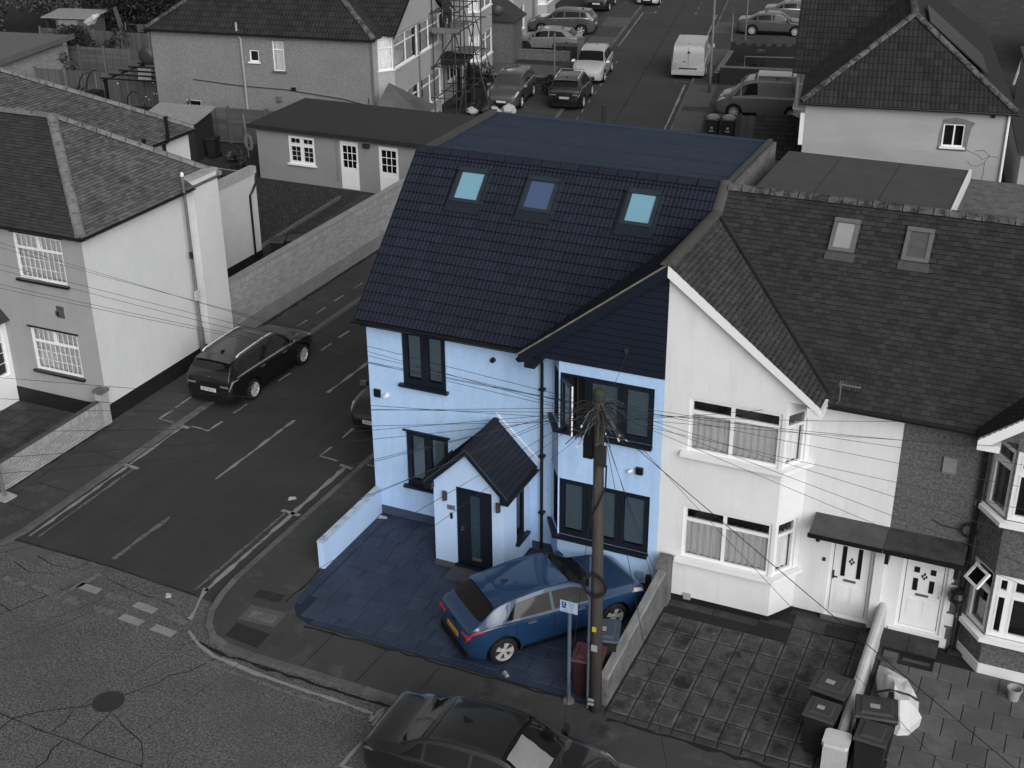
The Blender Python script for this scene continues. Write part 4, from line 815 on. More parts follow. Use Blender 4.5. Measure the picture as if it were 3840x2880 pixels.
k = MB(); tiles(k, (12.3, EAVE_Y, EAVE_Z), RA, RU, [(0, 0), (6.7, 0), (6.7, SL - .05), (0, SL - .05)], .19, .114, FLAT, .026, 31, True, keep=lambda s, t: not (zg3(12.3 + s) > EAVE_Z + UZ * t + .1)); k.build('roof_tiles', [TILEG, EDGE], proof, kind='stuff')
ridge(proof, (12.3, RID_Y, RID_Z - .03), (17.5, RID_Y, RID_Z - .03), .14, .32, RIDGEM)
LG3 = (17.06 - 13.72) * sl_g; yb3 = lambda x: RID_Y - (RID_Z - zg3(x)) / (UZ / UY); pg3 = [(0, 0), (yb3(13.72) + .9, 0), (yb3(17.06) + .9, LG3), (0, LG3)]
g3 = MB(); slope_sheet(g3, (13.72, -.8, zg3(13.72) - .01), (0, 1, 0), au, pg3); g3 = g3.build('gable_roof', LEAD, peb); k = MB(); tiles(k, (13.72, -.8, zg3(13.72)), (0, 1, 0), au, pg3, .19, .112, FLAT, .022, 33); k.build('gable_roof_tiles', [TILEG, EDGE], g3, kind='stuff')
e = MB(); e.tube([(13.66, -.28, 5.24), (13.75, -.12, 5.05), (13.92, -.10, 4.85), (13.92, -.10, .05)], .048, 8); e.build('downpipe', BLACKP, peb); MB().box(13.82, 14.12, -.22, .0, 0, .08).build('drain_grating', METALD, peb)
cn = MB(); cn.hexa([(12.305, -.70, 2.46), (13.86, -.70, 2.46), (13.86, 0, 2.56), (12.305, 0, 2.56), (12.305, -.70, 2.52), (13.86, -.70, 2.52), (13.86, 0, 2.63), (12.305, 0, 2.63)]); cn = cn.build('door_canopy', mat('mossy_canopy_felt', .040, .95, .45, 4, .4, 40), peb)
MB().box(12.305, 13.88, -.73, -.70, 2.42, 2.525).build('canopy_edge', BLACKP, cn); MB().box(12.34, 12.42, -.6, 0, 2.1, 2.45).box(13.7, 13.78, -.6, 0, 2.1, 2.45).build('canopy_bracket', BLACKP, cn)
MB().box(13.14, 13.40, -.05, 0, 4.14, 4.50).build('meter_box', mat('pale_meter_box', .20, .6, .15, 4), peb)
k = MB()
for r in (.13, .15, .165): k.tube([(13.83 + r * math.cos(a_ * .4), -.09, 2.98 + r * math.sin(a_ * .4)) for a_ in range(16)], .012, 5, closed=True)
k.tube([(13.1, -.03, 3.05), (13.3, -.04, 2.95), (13.7, -.06, 2.95)], .01, 5); tag(k.build('cable_coil', WIRE), 'coil of black cable on the pebbledash wall beside the downpipe', 'cable')
k = MB(); k.lathe([(.0, 1.30), (.10, 1.32), (.17, 1.42), (.185, 1.52), (.15, 1.62), (.05, 1.68), (0, 1.69)], 14, (13.82, -.26, 0)); k.tube([(13.82, -.02, 1.82), (13.82, -.26, 1.82), (13.82, -.26, 1.66)], .012, 5); tag(k.build('hanging_basket', BLACKP), 'round black hanging basket beside the white door', 'basket')
rebase(peb, (12.3, 0, 0))

# ---- front yards
yard_n = struct('front_yard', MB().ext([(7.86, -.1, -.02), (12.25, -.1, -.02), (12.25, -4.98, -.02), (7.86, -4.82, -.02)], (0, 0, .03)), JOINT)
rc = []
for i in range(10):
    for j in range(7):
        x0, y1 = 7.90 + i * .455, -.62 - j * .595
        if y1 > -.75 and 7.6 < x0 < 10.3: continue
        y0 = y1 - .595
        if x0 + .2 > 12.2: continue
        rc.append((x0 + .014, min(x0 + .455, 12.24) - .014, y0 + .014, y1 - .014))
slabs(yard_n, rc, 0, .026, SLABA, 'paving_slab', .05, SLABRIM)
rc = [(7.92, 8.9, -.88, -.66), (8.92, 9.9, -.88, -.64), (9.92, 10.6, -.68, -.50), (10.62, 11.4, -.6, -.12), (11.42, 12.2, -.6, -.12)] + [(7.9 + i * .46 + .01, 7.9 + i * .46 + .44, -4.96, -4.80) for i in range(9)]
slabs(yard_n, rc, 0, .022, SLABC, 'paving_slab', .012)
tag(MB().box(11.3, 12.0, -.62, -.22, .024, .036).build('door_mat', CARDARK), 'black door mat outside the white house door', 'mat')
yard_p = struct('front_yard', MB().ext([(12.55, -.1, -.02), (20, -.1, -.02), (20, -5.0, -.02), (12.55, -5.0, -.02)], (0, 0, .03)), JOINT)
rc = []; rn = random.Random(5)
for j in range(8):
    y1 = -.6 - j * .575; x = 12.58 - (.3 if j % 2 else 0)
    while x < 19:
        w_ = .585; a_, b_ = max(x, 12.57), x + w_
        if b_ - a_ > .1: rc.append((a_ + .008, b_ - .008, y1 - .567, y1 - .006 - rn.uniform(0, .006)))
        x += w_
slabs(yard_p, rc, 0, .024, SLABB, 'paving_slab', .008)
st = thing('door_steps', 'two dark slab steps below the right-hand white door', 'steps'); MB().box(12.42, 13.02, -.50, -.05, .02, .17).build('step_slab', SLABC, st); MB().box(13.03, 13.62, -.50, -.05, .02, .17).build('step_slab', SLABC, st)
mt = thing('door_mats', 'worn patterned mat on the paving below the steps', 'mat'); MB().box(12.92, 13.62, -.98, -.62, .026, .045).build('mat_border', CARDARK, mt); MB().box(13.0, 13.54, -.86, -.76, .045, .05).build('mat_stripe', mat('mat_grey', .06, .9, .2, 20), mt)
tag(MB().box(12.46, 12.82, -1.02, -.90, .025, .075).build('loose_plank', SLABC), 'short dark plank lying beside the dividing wall', 'plank')
dv = thing('dividing_wall', 'narrow white rendered wall with front pillar between the two yards', 'wall')
MB().box(12.30, 12.47, -4.58, -.02, 0, .68).build('wall_body', mat('dirty_white_render', .44, .9, .15, 2.5, .3, 30), dv); MB().lathe([(.095, -4.60), (.095, -.0)], 10, (12.385, 0, .68), 'y').build('rounded_coping', mat('dirty_white_coping', .50, .9, .15, 3, .3, 30), dv)
pp = MB(); pp.prism([(12.16, -4.98), (12.58, -4.98), (12.58, -4.58), (12.16, -4.58)], 0, .80); pp.build('pillar', mat('peeling_white_render', .40, .9, .14, 3, .4, 25), dv); MB().prism([(12.18, -5.0), (12.56, -5.0), (12.61, -4.95), (12.61, -4.60), (12.56, -4.55), (12.18, -4.55), (12.13, -4.60), (12.13, -4.95)], .80, .88).build('pillar_cap', mat('pillar_cap_white', .55, .9, .1, 3, .3, 30), dv)
bw_ = thing('boundary_wall', 'weathered grey concrete wall between the blue driveway and the slabbed yard', 'wall')
MB().hexa([(7.66, -4.62, 0), (7.86, -4.66, 0), (7.86, -.7, 0), (7.66, -.7, 0), (7.68, -4.6, .62), (7.84, -4.62, .62), (7.84, -.7, .92), (7.68, -.7, .92)]).build('wall_body', CAPSD, bw_); MB().box(7.62, 7.90, -.98, -.66, 0, 1.18).build('end_post', CAPSD, bw_)
MB().hexa([(7.66, -4.60, .625), (7.86, -4.62, .625), (7.86, -1.0, .905), (7.66, -1.0, .905), (7.68, -4.60, .675), (7.84, -4.62, .675), (7.84, -1.0, .955), (7.68, -1.0, .955)]).build('coping', mat('streaked_coping', .20, .95, .4, 3, .5, 30, stretch=(3, .6, 1)), bw_)
# ================================================================ THE HOUSE ACROSS THE SIDE STREET
lh = thing('left_house', 'pale rendered end house with mossy hipped roof and leaded windows left of the street', 'house')
LX, LY, LE = -9.4, 1.2, 5.62
q = MB(); panel(q, (-16.5, LY), X1, 7.1, 0, LE, [(4.68, 6.38, 4.02, 5.38), (4.70, 6.40, 1.22, 2.56)], .1); q.build('front_wall', OFFW, lh)
q = MB(); panel(q, (LX, LY), (0, 1), 5.9, 0, LE); q.box(LX - .3, LX + .16, 5.9, 7.1, 0, 5.78); q.poly([(LX, 7.1, 0), (-17, 7.1, 0), (-17, 7.1, LE), (LX, 7.1, LE)]); q.build('side_wall', SIDEW, lh)
MB().box(LX - .32, LX + .18, 5.86, 7.14, 5.78, 5.85).build('chimney_cap', CAPS, lh)
MB().ob((-16.5, LY), X1, 0, 7.1, 0, .015, 0, .50).ob((LX, LY), (0, 1), -.01, 4.7, 0, .015, 0, .50).ob((LX + .16, 5.9), (0, 1), 0, 1.2, 0, .012, 0, .5).build('plinth', PLINTH, lh)
for s0, s1, z0, z1 in ((4.68, 6.38, 4.02, 5.38), (4.70, 6.40, 1.22, 2.56)):
    window(lh, (-16.5, LY), X1, s0, s1, z0, z1, WHITEP, (0, 1), (0, .68, 1), fw=.07, back='curtain', bm=VBLIND, sill=BLACKP, lintel=BLACKP, lead=lambda i, j: (9, 3) if j == 0 else (9, 1), sp=.1)
    MB().ob((-16.5, LY), X1, (s0 + s1) / 2 - .04, (s0 + s1) / 2 + .04, -.1, -.03, z0 + .92, z1 - .07).build('mullion', WHITEP, lh)
ar = MB(); ar.box(-10.66, -10.42, LY - .03, LY, 3.02, 3.36); ar.box(-10.72, -10.60, LY - .03, LY, 3.06, 3.2); ar.build('vent_grille', mat('grille_grey', .07, .8, .3, 14), lh)
AX, AY, AZ = -12.55, 4.15, 7.78; ov = .22
cF = (LX + ov, LY - ov, LE - .04); cR = (LX + ov, 7.1 + ov, LE - .04)
def tri_slope(root, eA, eB, top, tw, th, m, seed, prof=FLAT, lift=.024, name='roof', mir=False, holes=(), jit=.005, keep=None):
    """roof plane from eave eA->eB up to the top edge (list of points left to right), tiled"""
    eA, eB = Vector(eA), Vector(eB); a = (eB - eA).normalized(); n = a.cross(Vector(top[0]) - eA).normalized()
    if n.z < 0: n = -n
    u = n.cross(a); pol = [(0, 0), ((eB - eA).length, 0)] + [((Vector(p) - eA).dot(a), (Vector(p) - eA).dot(u)) for p in reversed(top)]
    sh = MB(); slope_sheet(sh, eA - n * .02, a, u, pol); o = sh.build(name, LEAD, root, mir=mir)
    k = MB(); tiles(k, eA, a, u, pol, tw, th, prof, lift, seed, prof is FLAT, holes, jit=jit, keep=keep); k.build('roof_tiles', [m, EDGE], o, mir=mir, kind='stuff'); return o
tri_slope(lh, (-18, LY - ov, LE - .04), cF, [(-18, AY, AZ), (AX, AY, AZ)], .20, .105, TILELF, 41, name='front_roof')
tri_slope(lh, cF, cR, [(AX, AY, AZ)], .20, .105, TILEL, 42, name='side_roof', jit=.008)
rb = MB(); rb.poly([cR, (-18, 7.32, LE - .04), (-18, AY, AZ), (AX, AY, AZ)]); rb.build('rear_roof', TILEL, lh)
ridge(lh, (AX, AY, AZ + .0), (-17.5, AY, AZ + .0), .15, .42, RIDGE); ridge(lh, Vector(cF) + Vector((-.05, .05, .02)), (AX, AY, AZ + .02), .15, .42, RIDGE, 'hip_tile'); ridge(lh, Vector(cR) + Vector((-.05, -.05, .02)), (AX, AY, AZ + .02), .15, .42, RIDGE, 'hip_tile')
e = MB(); gutter(e, (-17, LY - ov - .05, LE - .03), (LX + ov + .06, LY - ov - .05, LE - .03), .06); gutter(e, (LX + ov + .05, LY - ov, LE - .03), (LX + ov + .05, 5.85, LE - .03), .06); gutter(e, (LX + ov + .05, 7.15, LE - .03), (LX + ov + .05, 7.35, LE - .03), .06)
e.box(-17, LX + .1, LY - .12, LY - .02, LE - .18, LE - .06); e.box(LX + .01, LX + .12, LY, 5.85, LE - .18, LE - .06); e.build('gutter', BLACKP, lh)
# two-storey rear wing with its own hipped roof
WX, WY = -13.4, 11.2
q = MB(); q.box(-19, WX, 7.0, WY, 0, LE); q.build('rear_wing_wall', mat('bright_render', .62, .85, .05, 2, .1, 50), lh)
tri_slope(lh, (WX + .2, 4.4, LE - .04), (WX + .2, WY + .2, LE - .04), [(-17.4, 4.4, 8.06), (-17.4, 7.2, 8.06)], .20, .105, TILEL, 43, name='wing_roof', jit=.008)
rb = MB(); rb.poly([(WX + .2, WY + .2, LE - .04), (-21.6, WY + .2, LE - .04), (-17.4, 7.2, 8.06)]); rb.build('wing_rear_roof', TILEL, lh)
ridge(lh, (WX + .14, WY + .14, LE - .0), (-17.4, 7.2, 8.08), .15, .42, RIDGE, 'hip_tile'); ridge(lh, (-17.4, 7.2, 8.08), (-17.4, 4.4, 8.08), .15, .42, RIDGE)
e = MB(); gutter(e, (WX + .24, 7.0, LE - .05), (WX + .24, WY + .2, LE - .05), .06); e.build('wing_gutter', BLACKP, lh)
for y, zt in ((9.75, 6.35), (8.55, 5.9)): MB().tube([(WX + .12, y, 2.0), (WX + .12, y, LE - .2), (WX + .32, y, LE - .05), (WX + .32, y, zt)], .062, 8).lathe([(.075, zt - .02), (.075, zt + .06)], 8, (WX + .32, y, 0)).build('soil_pipe', BLACKP, lh)
# single-storey extension with a parapet
q = MB(); q.box(-16.5, -12.9, 7.15, 14.1, 0, 3.30); q.build('extension_wall', mat('extension_render', .52, .85, .05, 1.5, .1, 50), lh); MB().box(-16.45, -13.1, 7.2, 14.0, 3.301, 3.32).build('extension_roof', FELTD, lh)
for i in range(8): y = 7.2 + i * .87; MB().box(-13.12, -12.86, y + .006, y + .864, 3.302, 3.56).build('parapet_coping', CAPS, lh)
MB().box(-12.898, -12.88, 7.2, 14.1, 0, .35).build('extension_plinth', PLINTH, lh)
e = MB(); e.tube([(-12.84, 13.6, .2), (-12.84, 13.6, 2.6), (-12.78, 13.7, 2.75), (-12.86, 14.05, 2.95), (-12.9, 14.1, 3.2)], .04, 8); e.build('downpipe', BLACKP, lh)
MB().box(-12.9, -12.66, 10.95, 11.25, 2.55, 2.68).tube([(-12.9, 11.1, 2.5), (-12.75, 11.1, 2.6)], .02).build('floodlight', BLACKP, lh); MB().box(-12.9, -12.84, 10.55, 10.75, 2.2, 2.38).build('sensor_box', WHITEP, lh)
# porch at the left frame edge
q = MB(); panel(q, (-12.72, -.35), (0, 1), 1.55, 0, 2.62, [(.12, 1.40, .95, 2.40)], .06); panel(q, (-15, -.35), X1, 2.28, 0, 2.62); q.build('porch_wall', WHITEP, lh)
window(lh, (-12.72, -.35), (0, 1), .12, 1.40, .95, 2.40, WHITEP, (0, 1), (0, .72, 1), fw=.06, back=None, lead=lambda i, j: (3, 3) if j == 0 else (2, 1)); MB().hexa([(-15, -.55, 2.62), (-12.5, -.55, 2.62), (-12.5, 1.2, 2.62), (-15, 1.2, 2.62), (-15, -.55, 2.72), (-12.5, -.55, 2.72), (-13.3, 1.2, 3.45), (-15, 1.2, 3.45)]).build('porch_roof', TILELF, lh)
MB().box(-12.70, -12.68, -.3, .2, .3, .85).build('gas_meter_box', WHITEP, lh)
rebase(lh, (LX, LY, 0))
# front yard and low brick wall
yl = struct('front_yard', MB().ext([(-17, -3.1, -.02), (-9.5, -3.1, -.02), (-9.5, 1.2, -.02), (-17, 1.2, -.02)], (0, 0, .03)), JOINT)
slabs(yl, [(-9.6 - .62 * (i + 1) + .012, -9.6 - .62 * i - .012, -3.0 + .6 * j + .012, -3.0 + .6 * (j + 1) - .012) for i in range(7) for j in range(7)], 0, .024, SLABC, 'paving_slab', .012)
def brick_wall(name, label, x, y0, y1, h, plinth=0, sold=.2, pier=None, coping=None, thick=.2):
    o = thing(name, label, 'wall', (x, y0, 0)); L = y1 - y0
    MB().box(-thick, -.004, 0, L, 0, h + sold - .004).build('mortar_core', MORTAR, o)
    b = MB(); bricks(b, (0, 0), (0, 1), L, plinth, h, .225, .075, .010, soldier=sold); bricks(b, (0, L), (-1, 0), thick, plinth, h, .225, .075, .01); b.build('brickwork', BRICKL, o, kind='stuff')
    if plinth: MB().box(-thick - .02, .035, 0, L, 0, plinth).build('plinth', mat('smooth_plinth_render', .20, .9, .15, 2, .2, 40), o)
    if coping: MB().box(-thick - .04, .04, -.02, L + .02, h + sold, h + sold + .07).build('coping', coping, o)
    return o
lbw = brick_wall('garden_wall', 'low pale brick wall with upright brick top beside the left pavement', -9.33, -3.1, .92, .58, 0, .20)
MB().box(-.22, .02, 4.02, 4.30, 0, 1.0).build('brick_pier', BRICKL, lbw); MB().box(-.26, .06, 3.98, 4.34, 1.0, 1.09).build('pier_cap', CAPSD, lbw)
lbw2 = brick_wall('long_brick_wall', 'long tall pale brick wall running along the side street to the annexe', -9.43, 7.12, 22.4, 1.72, .48, .22, None, mat('pale_coping', .26, .9, .2, 3, .3, 40))
# ================================================================ ANNEXE
an = thing('annexe', 'single-storey grey rendered annexe with flat felt roof and two white doors', 'building', (-18.8, 22.7, 0)); AP = (0, 0)
q = MB(); panel(q, AP, X1, 8.75, 0, 2.34, [(1.62, 2.95, .87, 2.10), (4.22, 5.12, .03, 2.15), (6.12, 7.06, .03, 2.11)], .1); q.poly([(8.75, 0, 0), (8.75, 4.2, 0), (8.75, 4.2, 2.34), (8.75, 0, 2.34)]); q.poly([(0, 4.2, 0), (0, 0, 0), (0, 0, 2.34), (0, 4.2, 2.34)]); q.build('wall', ANNW, an)
MB().hexa([(-.3, -.22, 2.34), (8.85, -.22, 2.34), (8.85, 4.5, 2.42), (-.3, 4.5, 2.42), (-.3, -.22, 2.46), (8.85, -.22, 2.46), (8.85, 4.5, 2.54), (-.3, 4.5, 2.54)]).build('roof', FELTD, an); MB().box(-.3, 8.86, -.26, -.22, 2.30, 2.47).build('roof_edge', LEAD, an); MB().hexa([(8.852, -.2, 2.2), (8.89, -.2, 2.2), (8.89, 4.5, 2.28), (8.852, 4.5, 2.28), (8.852, -.2, 2.48), (8.89, -.2, 2.48), (8.89, 4.5, 2.58), (8.852, 4.5, 2.58)]).build('white_fascia', WHITEP, an)
window(an, AP, X1, 1.62, 2.95, .87, 2.10, WHITEP, (0, .5, 1), (0, .68, 1), fw=.08, sash=.035, back=None, sill=WHITEP, lead=lambda i, j: (2, 3) if j == 0 else (2, 1))
for x0, x1 in ((4.22, 5.12), (6.12, 7.06)):
    d = MB(); d.box(x0, x0 + .12, .03, .1, .03, 2.12); d.box(x1 - .12, x1, .03, .1, .03, 2.12); d.box(x0, x1, .035, .1, 1.94, 2.13); d.box(x0, x1, .035, .1, .03, .98); d.box(x0 + .14, x1 - .14, .022, .05, .15, .82)
    for k in (1, 2): x = x0 + .12 + (x1 - x0 - .24) * k / 3; d.box(x - .012, x + .012, .045, .06, .98, 1.94); z = .98 + .96 * k / 3; d.box(x0 + .12, x1 - .12, .046, .061, z - .012, z + .012)
    o = d.build('door', WHITEP, an); MB().box(x0 + .12, x1 - .12, .065, .075, .98, 1.94).build('pane', CARGLASS, o); MB().box(x1 - .11, x1 - .07, -.02, .03, 1.0, 1.2).build('door_handle', WHITEP, o)
MB().box(5.42, 5.72, -.14, 0, 1.98, 2.14).build('wall_lamp', METALD, an); MB().box(3.98, 4.12, -.01, 0, .3, 2.1).build('patched_strip', mat('annexe_patch', .20, .9, .1), an)
# ================================================================ HOUSES ALONG THE FAR ROAD
def far_house(root, mir, D, Ly, e, ridge_z, hip_y, gable, bays, wallE, wallF, tile, endwins=(), frontholes=(), tw=.33, th=.30, gap_z=None, ridge_m=RIDGEM):
    """end wall on y=0 facing the viewer, front on x=0 facing the road (-x), hipped roof, front gable over the bays"""
    ov = .22; prof = ROLL(2, .03); c = D / 2; B = dict(mir=mir)
    q = MB(); panel(q, (0, 0), X1, D, 0, e, [w_[:4] for w_ in endwins], .1); q.build('end_wall', wallE, root, **B)
    q = MB(); F_ = lambda y: Ly - y
    panel(q, (0, Ly), (0, -1), Ly, 0, e, [(F_(h[1]), F_(h[0]), h[2], h[3]) for h in frontholes], .1); q.poly([(D, 0, 0), (D, Ly, 0), (D, Ly, e), (D, 0, e)]); q.poly([(0, Ly, 0), (0, Ly, e), (D, Ly, e), (D, Ly, 0)]); q.build('front_wall', wallF, root, **B)
    for w_ in endwins:
        if len(w_) > 4: window(root, (0, 0), X1, *w_[:4], WHITEP, **{**dict(fw=.055, back='curtain'), **w_[4]}, **B)
    A, Bk = (c, hip_y, ridge_z), (c, Ly - hip_y, ridge_z); z0 = e - .03
    tri_slope(root, (-ov, -ov, z0), (D + ov, -ov, z0), [A], tw, th, tile, 51, prof, .03, 'end_roof', mir)
    kp = None
    if gable:
        g0, gc, gs, gp = gable; zgf = lambda y: z0 + .06 + gs * (gc - g0) - gs * abs(y - gc); pz = (ridge_z - z0) / (c + ov)
        kp = lambda s, t: True
    tri_slope(root, (-ov, Ly + ov, z0), (-ov, -ov, z0), [Bk, A], tw, th, tile, 52, prof, .03, 'front_roof', mir)
    b = MB(); b.poly([(D + ov, -ov, z0), (D + ov, Ly + ov, z0), Bk, A]); b.poly([(-ov, Ly + ov, z0), (D + ov, Ly + ov, z0), Bk]); b.build('rear_roof', tile, root, **B)
    ridge(root, (-ov + .06, -ov + .06, z0 + .05), (A[0], A[1], A[2] + .03), .15, .45, ridge_m, 'hip_tile', mir); ridge(root, (D + ov - .06, -ov + .06, z0 + .05), (A[0], A[1], A[2] + .03), .15, .45, ridge_m, 'hip_tile', mir); ridge(root, A, Bk, .15, .45, ridge_m, mir=mir)
    if gable:
        apex = zgf(gc)
        for sgn in (-1, 1):
            ye = gc + sgn * (gc - g0); xb = lambda z: (z - z0) / pz - ov + .15
            if sgn < 0: tri_slope(root, (gp, ye, zgf(ye)), (xb(zgf(ye)), ye, zgf(ye)), [(gp, gc, apex), (xb(apex), gc, apex)], tw, th, tile, 53, prof, .03, 'gable_roof', mir)
            else: b = MB(); b.poly([(gp, ye, zgf(ye)), (xb(zgf(ye)), ye, zgf(ye)), (xb(apex), gc, apex), (gp, gc, apex)]); b.build('gable_roof', tile, root, **B)
            b = MB(); b.ext([(gp - .02, ye, zgf(ye) + .02), (gp - .02, gc, apex + .03), (gp - .02, gc, apex - .18), (gp - .02, ye, zgf(ye) - .16)], (.04, 0, 0)); b.build('barge_board', BLACKP, root, **B)
        b = MB(); b.poly([(gp + .12, g0 + .25, zgf(g0) - .05), (gp + .12, 2 * gc - g0 - .25, zgf(g0) - .05), (gp + .12, gc, apex - .1)]); b.build('gable_wall', wallF, root, **B)
    for (a0, a1, b0, b1) in bays:      # plan: wall y=a0 -> bay front b0..b1 -> wall y=a1
        d = -.6; zs = ((3.72, 5.16), (.95, 2.40)); top = e + .05
        for P, Q, cl in (((0, a1), (d, b1), 1), ((d, b1), (d, b0), 2), ((d, b0), (0, a0), 1)):
            if math.hypot(P[0] - Q[0], P[1] - Q[1]) < .05: continue
            t, L = unit(P, Q); q = MB(); hs = [(.05, L - .05, z[0], z[1]) for z in zs] if L > .4 else []
            panel(q, P, t, L, 0, top, hs, .08); q.build('bay_wall', wallF, root, **B)
            for h in hs: window(root, P, t, *h, WHITEP, tuple(i / max(1, round(L / 1.5)) for i in range(max(1, round(L / 1.5)) + 1)), (0, .7, 1), fw=.055, back='curtain', bm=GREYW, sill=WHITEP, sp=.06, mir=mir)
        q = MB(); q.poly([(0, a0, top), (0, a1, top), (d, b1, top), (d, b0, top)]); q.build('bay_top', wallF, root, **B)
    g_ = MB(); gutter(g_, (-ov - .02, -ov - .05, z0), (D + ov + .05, -ov - .05, z0), .06); g_.build('gutter', BLACKP if tile is TILEN else METALG, root, **B)
    return root
# left side of the far road
fl_ = thing('grey_pebbledash_house', 'grey pebbledash house with dark hipped roof behind the annexe', 'house', (-15.96, 28.25, 0), R_(8.5))
far_house(fl_, True, 11.3, 14.5, 5.28, 9.3, 4.4, (.75, 4.5, .62, -.78), [(.55, 4.5, 1.15, 4.5), (4.5, 8.4, 4.5, 7.8)], PEBBLE, PEBLIGHT, TILEN,
          [(4.42, 5.0, 3.58, 5.0, dict(rows=(0, .7, 1), bm=GREYW, sill=PEBBLE2, lintel=PEBBLE2)), (5.72, 6.20, 3.95, 4.50, dict(back=None, sill=WHITEP)), (9.0, 9.8, 1.2, 1.95, dict(back=None))],
          [(8.9, 10.0, 0.0, 2.2), (10.6, 12.4, .9, 2.3), (9.4, 11.9, 3.8, 5.1)])
MBm = lambda mb, n, m, root: mb.build(n, m, root, mir=True)
MBm(MB().tube([(6.72, -.06, 5.75), (6.72, -.08, 5.25), (6.55, -.08, 5.0), (6.52, -.08, 1.2)], .055, 8), 'downpipe', mat('pale_pipe', .30, .5, .1), fl_); MBm(MB().tube([(0.02, -.05, 5.2), (.02, -.05, .1)], .05, 8), 'corner_pipe', mat('grey_pipe', .12, .6, .1), fl_)
MBm(MB().box(3.95, 4.15, -.1, 0, 2.72, 2.86), 'floodlight', BLACKP, fl_); MBm(MB().box(4.72, 5.0, -.05, 0, 2.1, 2.38).lathe([(.07, -.14), (.08, -.02)], 10, (4.86, 0, 2.22), 'y'), 'extractor_flue', METALG, fl_)
MBm(MB().tube([(9.3, -.02, 2.95), (6.9, -.03, 2.78), (4.5, -.02, 2.72), (1.6, -.03, 2.45), (.3, -.03, 2.2), (.3, -.03, 2.55)], .02, 5), 'wall_cable', WIRE, fl_)
window(fl_, (0, 14.5), (0, -1), 2.6, 5.1, 3.8, 5.1, WHITEP, (0, .33, .66, 1), (0, .7, 1), back=None, mir=True, sill=WHITEP); window(fl_, (0, 14.5), (0, -1), 2.1, 3.9, .9, 2.3, WHITEP, (0, .33, .66, 1), (0, .7, 1), back=None, mir=True, sill=WHITEP)
MBm(MB().box(-.02, .08, 8.9, 10.0, 0, 2.2), 'door', WHITEP, fl_); MBm(MB().box(-1.5, 0, 8.5, 10.6, 2.35, 2.62), 'porch_roof', LEAD, fl_); MBm(MB().box(-1.35, -1.2, 8.6, 8.75, 0, 2.35).box(-1.35, -1.2, 10.3, 10.45, 0, 2.35), 'porch_post', CARDARK, fl_)
MBm(MB().tube([(-.62, 4.5, 5.3), (-.64, 4.5, .1)], .05, 6), 'downpipe', mat('grey_pipe', .12), fl_)
sg = thing('garage_roof', 'small pointed tiled roof in front of the pebbledash house bay', 'roof', (-14.6, 27.9, 0), R_(8.5))
q = MB(); q.box(-1.0, 1.25, -.3, 1.6, 0, 2.1); q.build('wall', PEBLIGHT, sg); q = MB(); q.poly([(-1.1, -.4, 2.1), (1.35, -.4, 2.1), (-.55, .5, 3.35)]); q.poly([(1.35, -.4, 2.1), (1.35, 1.7, 2.1), (-.55, .5, 3.35)]); q.poly([(-1.1, -.4, 2.1), (-.55, .5, 3.35), (1.35, 1.7, 2.1), (-1.1, 1.7, 2.1)]); q.build('tiled_roof', TILEL, sg)
fh = thing('far_white_window_house', 'pale far terrace house with dark porch and satellite dish beyond the scaffold', 'house', (-18.6, 43.0, 0), R_(9.5))
far_house(fh, True, 8, 16, 5.3, 8.6, 3.5, None, [(.8, 4.2, 1.2, 3.8), (8.4, 12, 8.8, 11.6)], PEBBLE, PEBLIGHT, TILEN)
MBm(MB().box(-1.5, 0, 5.2, 7.4, 0, 2.5), 'porch_wall', PEBBLE2, fh); q = MB(); q.hexa([(-1.75, 5.0, 2.45), (0, 5.0, 2.45), (0, 7.6, 2.45), (-1.75, 7.6, 2.45), (-1.75, 5.0, 2.52), (0, 5.0, 3.7), (0, 7.6, 3.7), (-1.75, 7.6, 2.52)]); MBm(q, 'porch_roof', TILELF, fh)
window(fh, (-1.5, 5.2), X1, .3, 1.1, .9, 2.2, WHITEP, (0, 1), (0, .68, 1), fw=.06, back=None, mir=True)
k = MB(); k.lathe([(0, -.10), (.18, -.07), (.30, 0), (.31, .02), (.18, -.05), (0, -.08)], 18, (0, 0, 0), 'y'); k.tube([(0, -.1, 0), (-.1, .3, -.25), (-.5, .5, -.3)], .02); ds = tag(k.build('satellite_dish', METALD), 'dark satellite dish on the pale far house wall', 'satellite dish'); ds.location = (-16.9, 43.9, 3.9); ds.rotation_euler = (0, 0, R_(25))
fh2 = thing('far_end_house', 'pale far terrace house at the top edge beyond the parked cars', 'house', (-22.2, 61.5, 0), R_(10)); far_house(fh2, True, 8, 16, 5.3, 8.6, 3.5, None, [(.8, 4.2, 1.2, 3.8)], PEBBLE, PEBLIGHT, TILEN, [(.8, 1.9, 1.0, 2.3, dict(sill=WHITEP))])
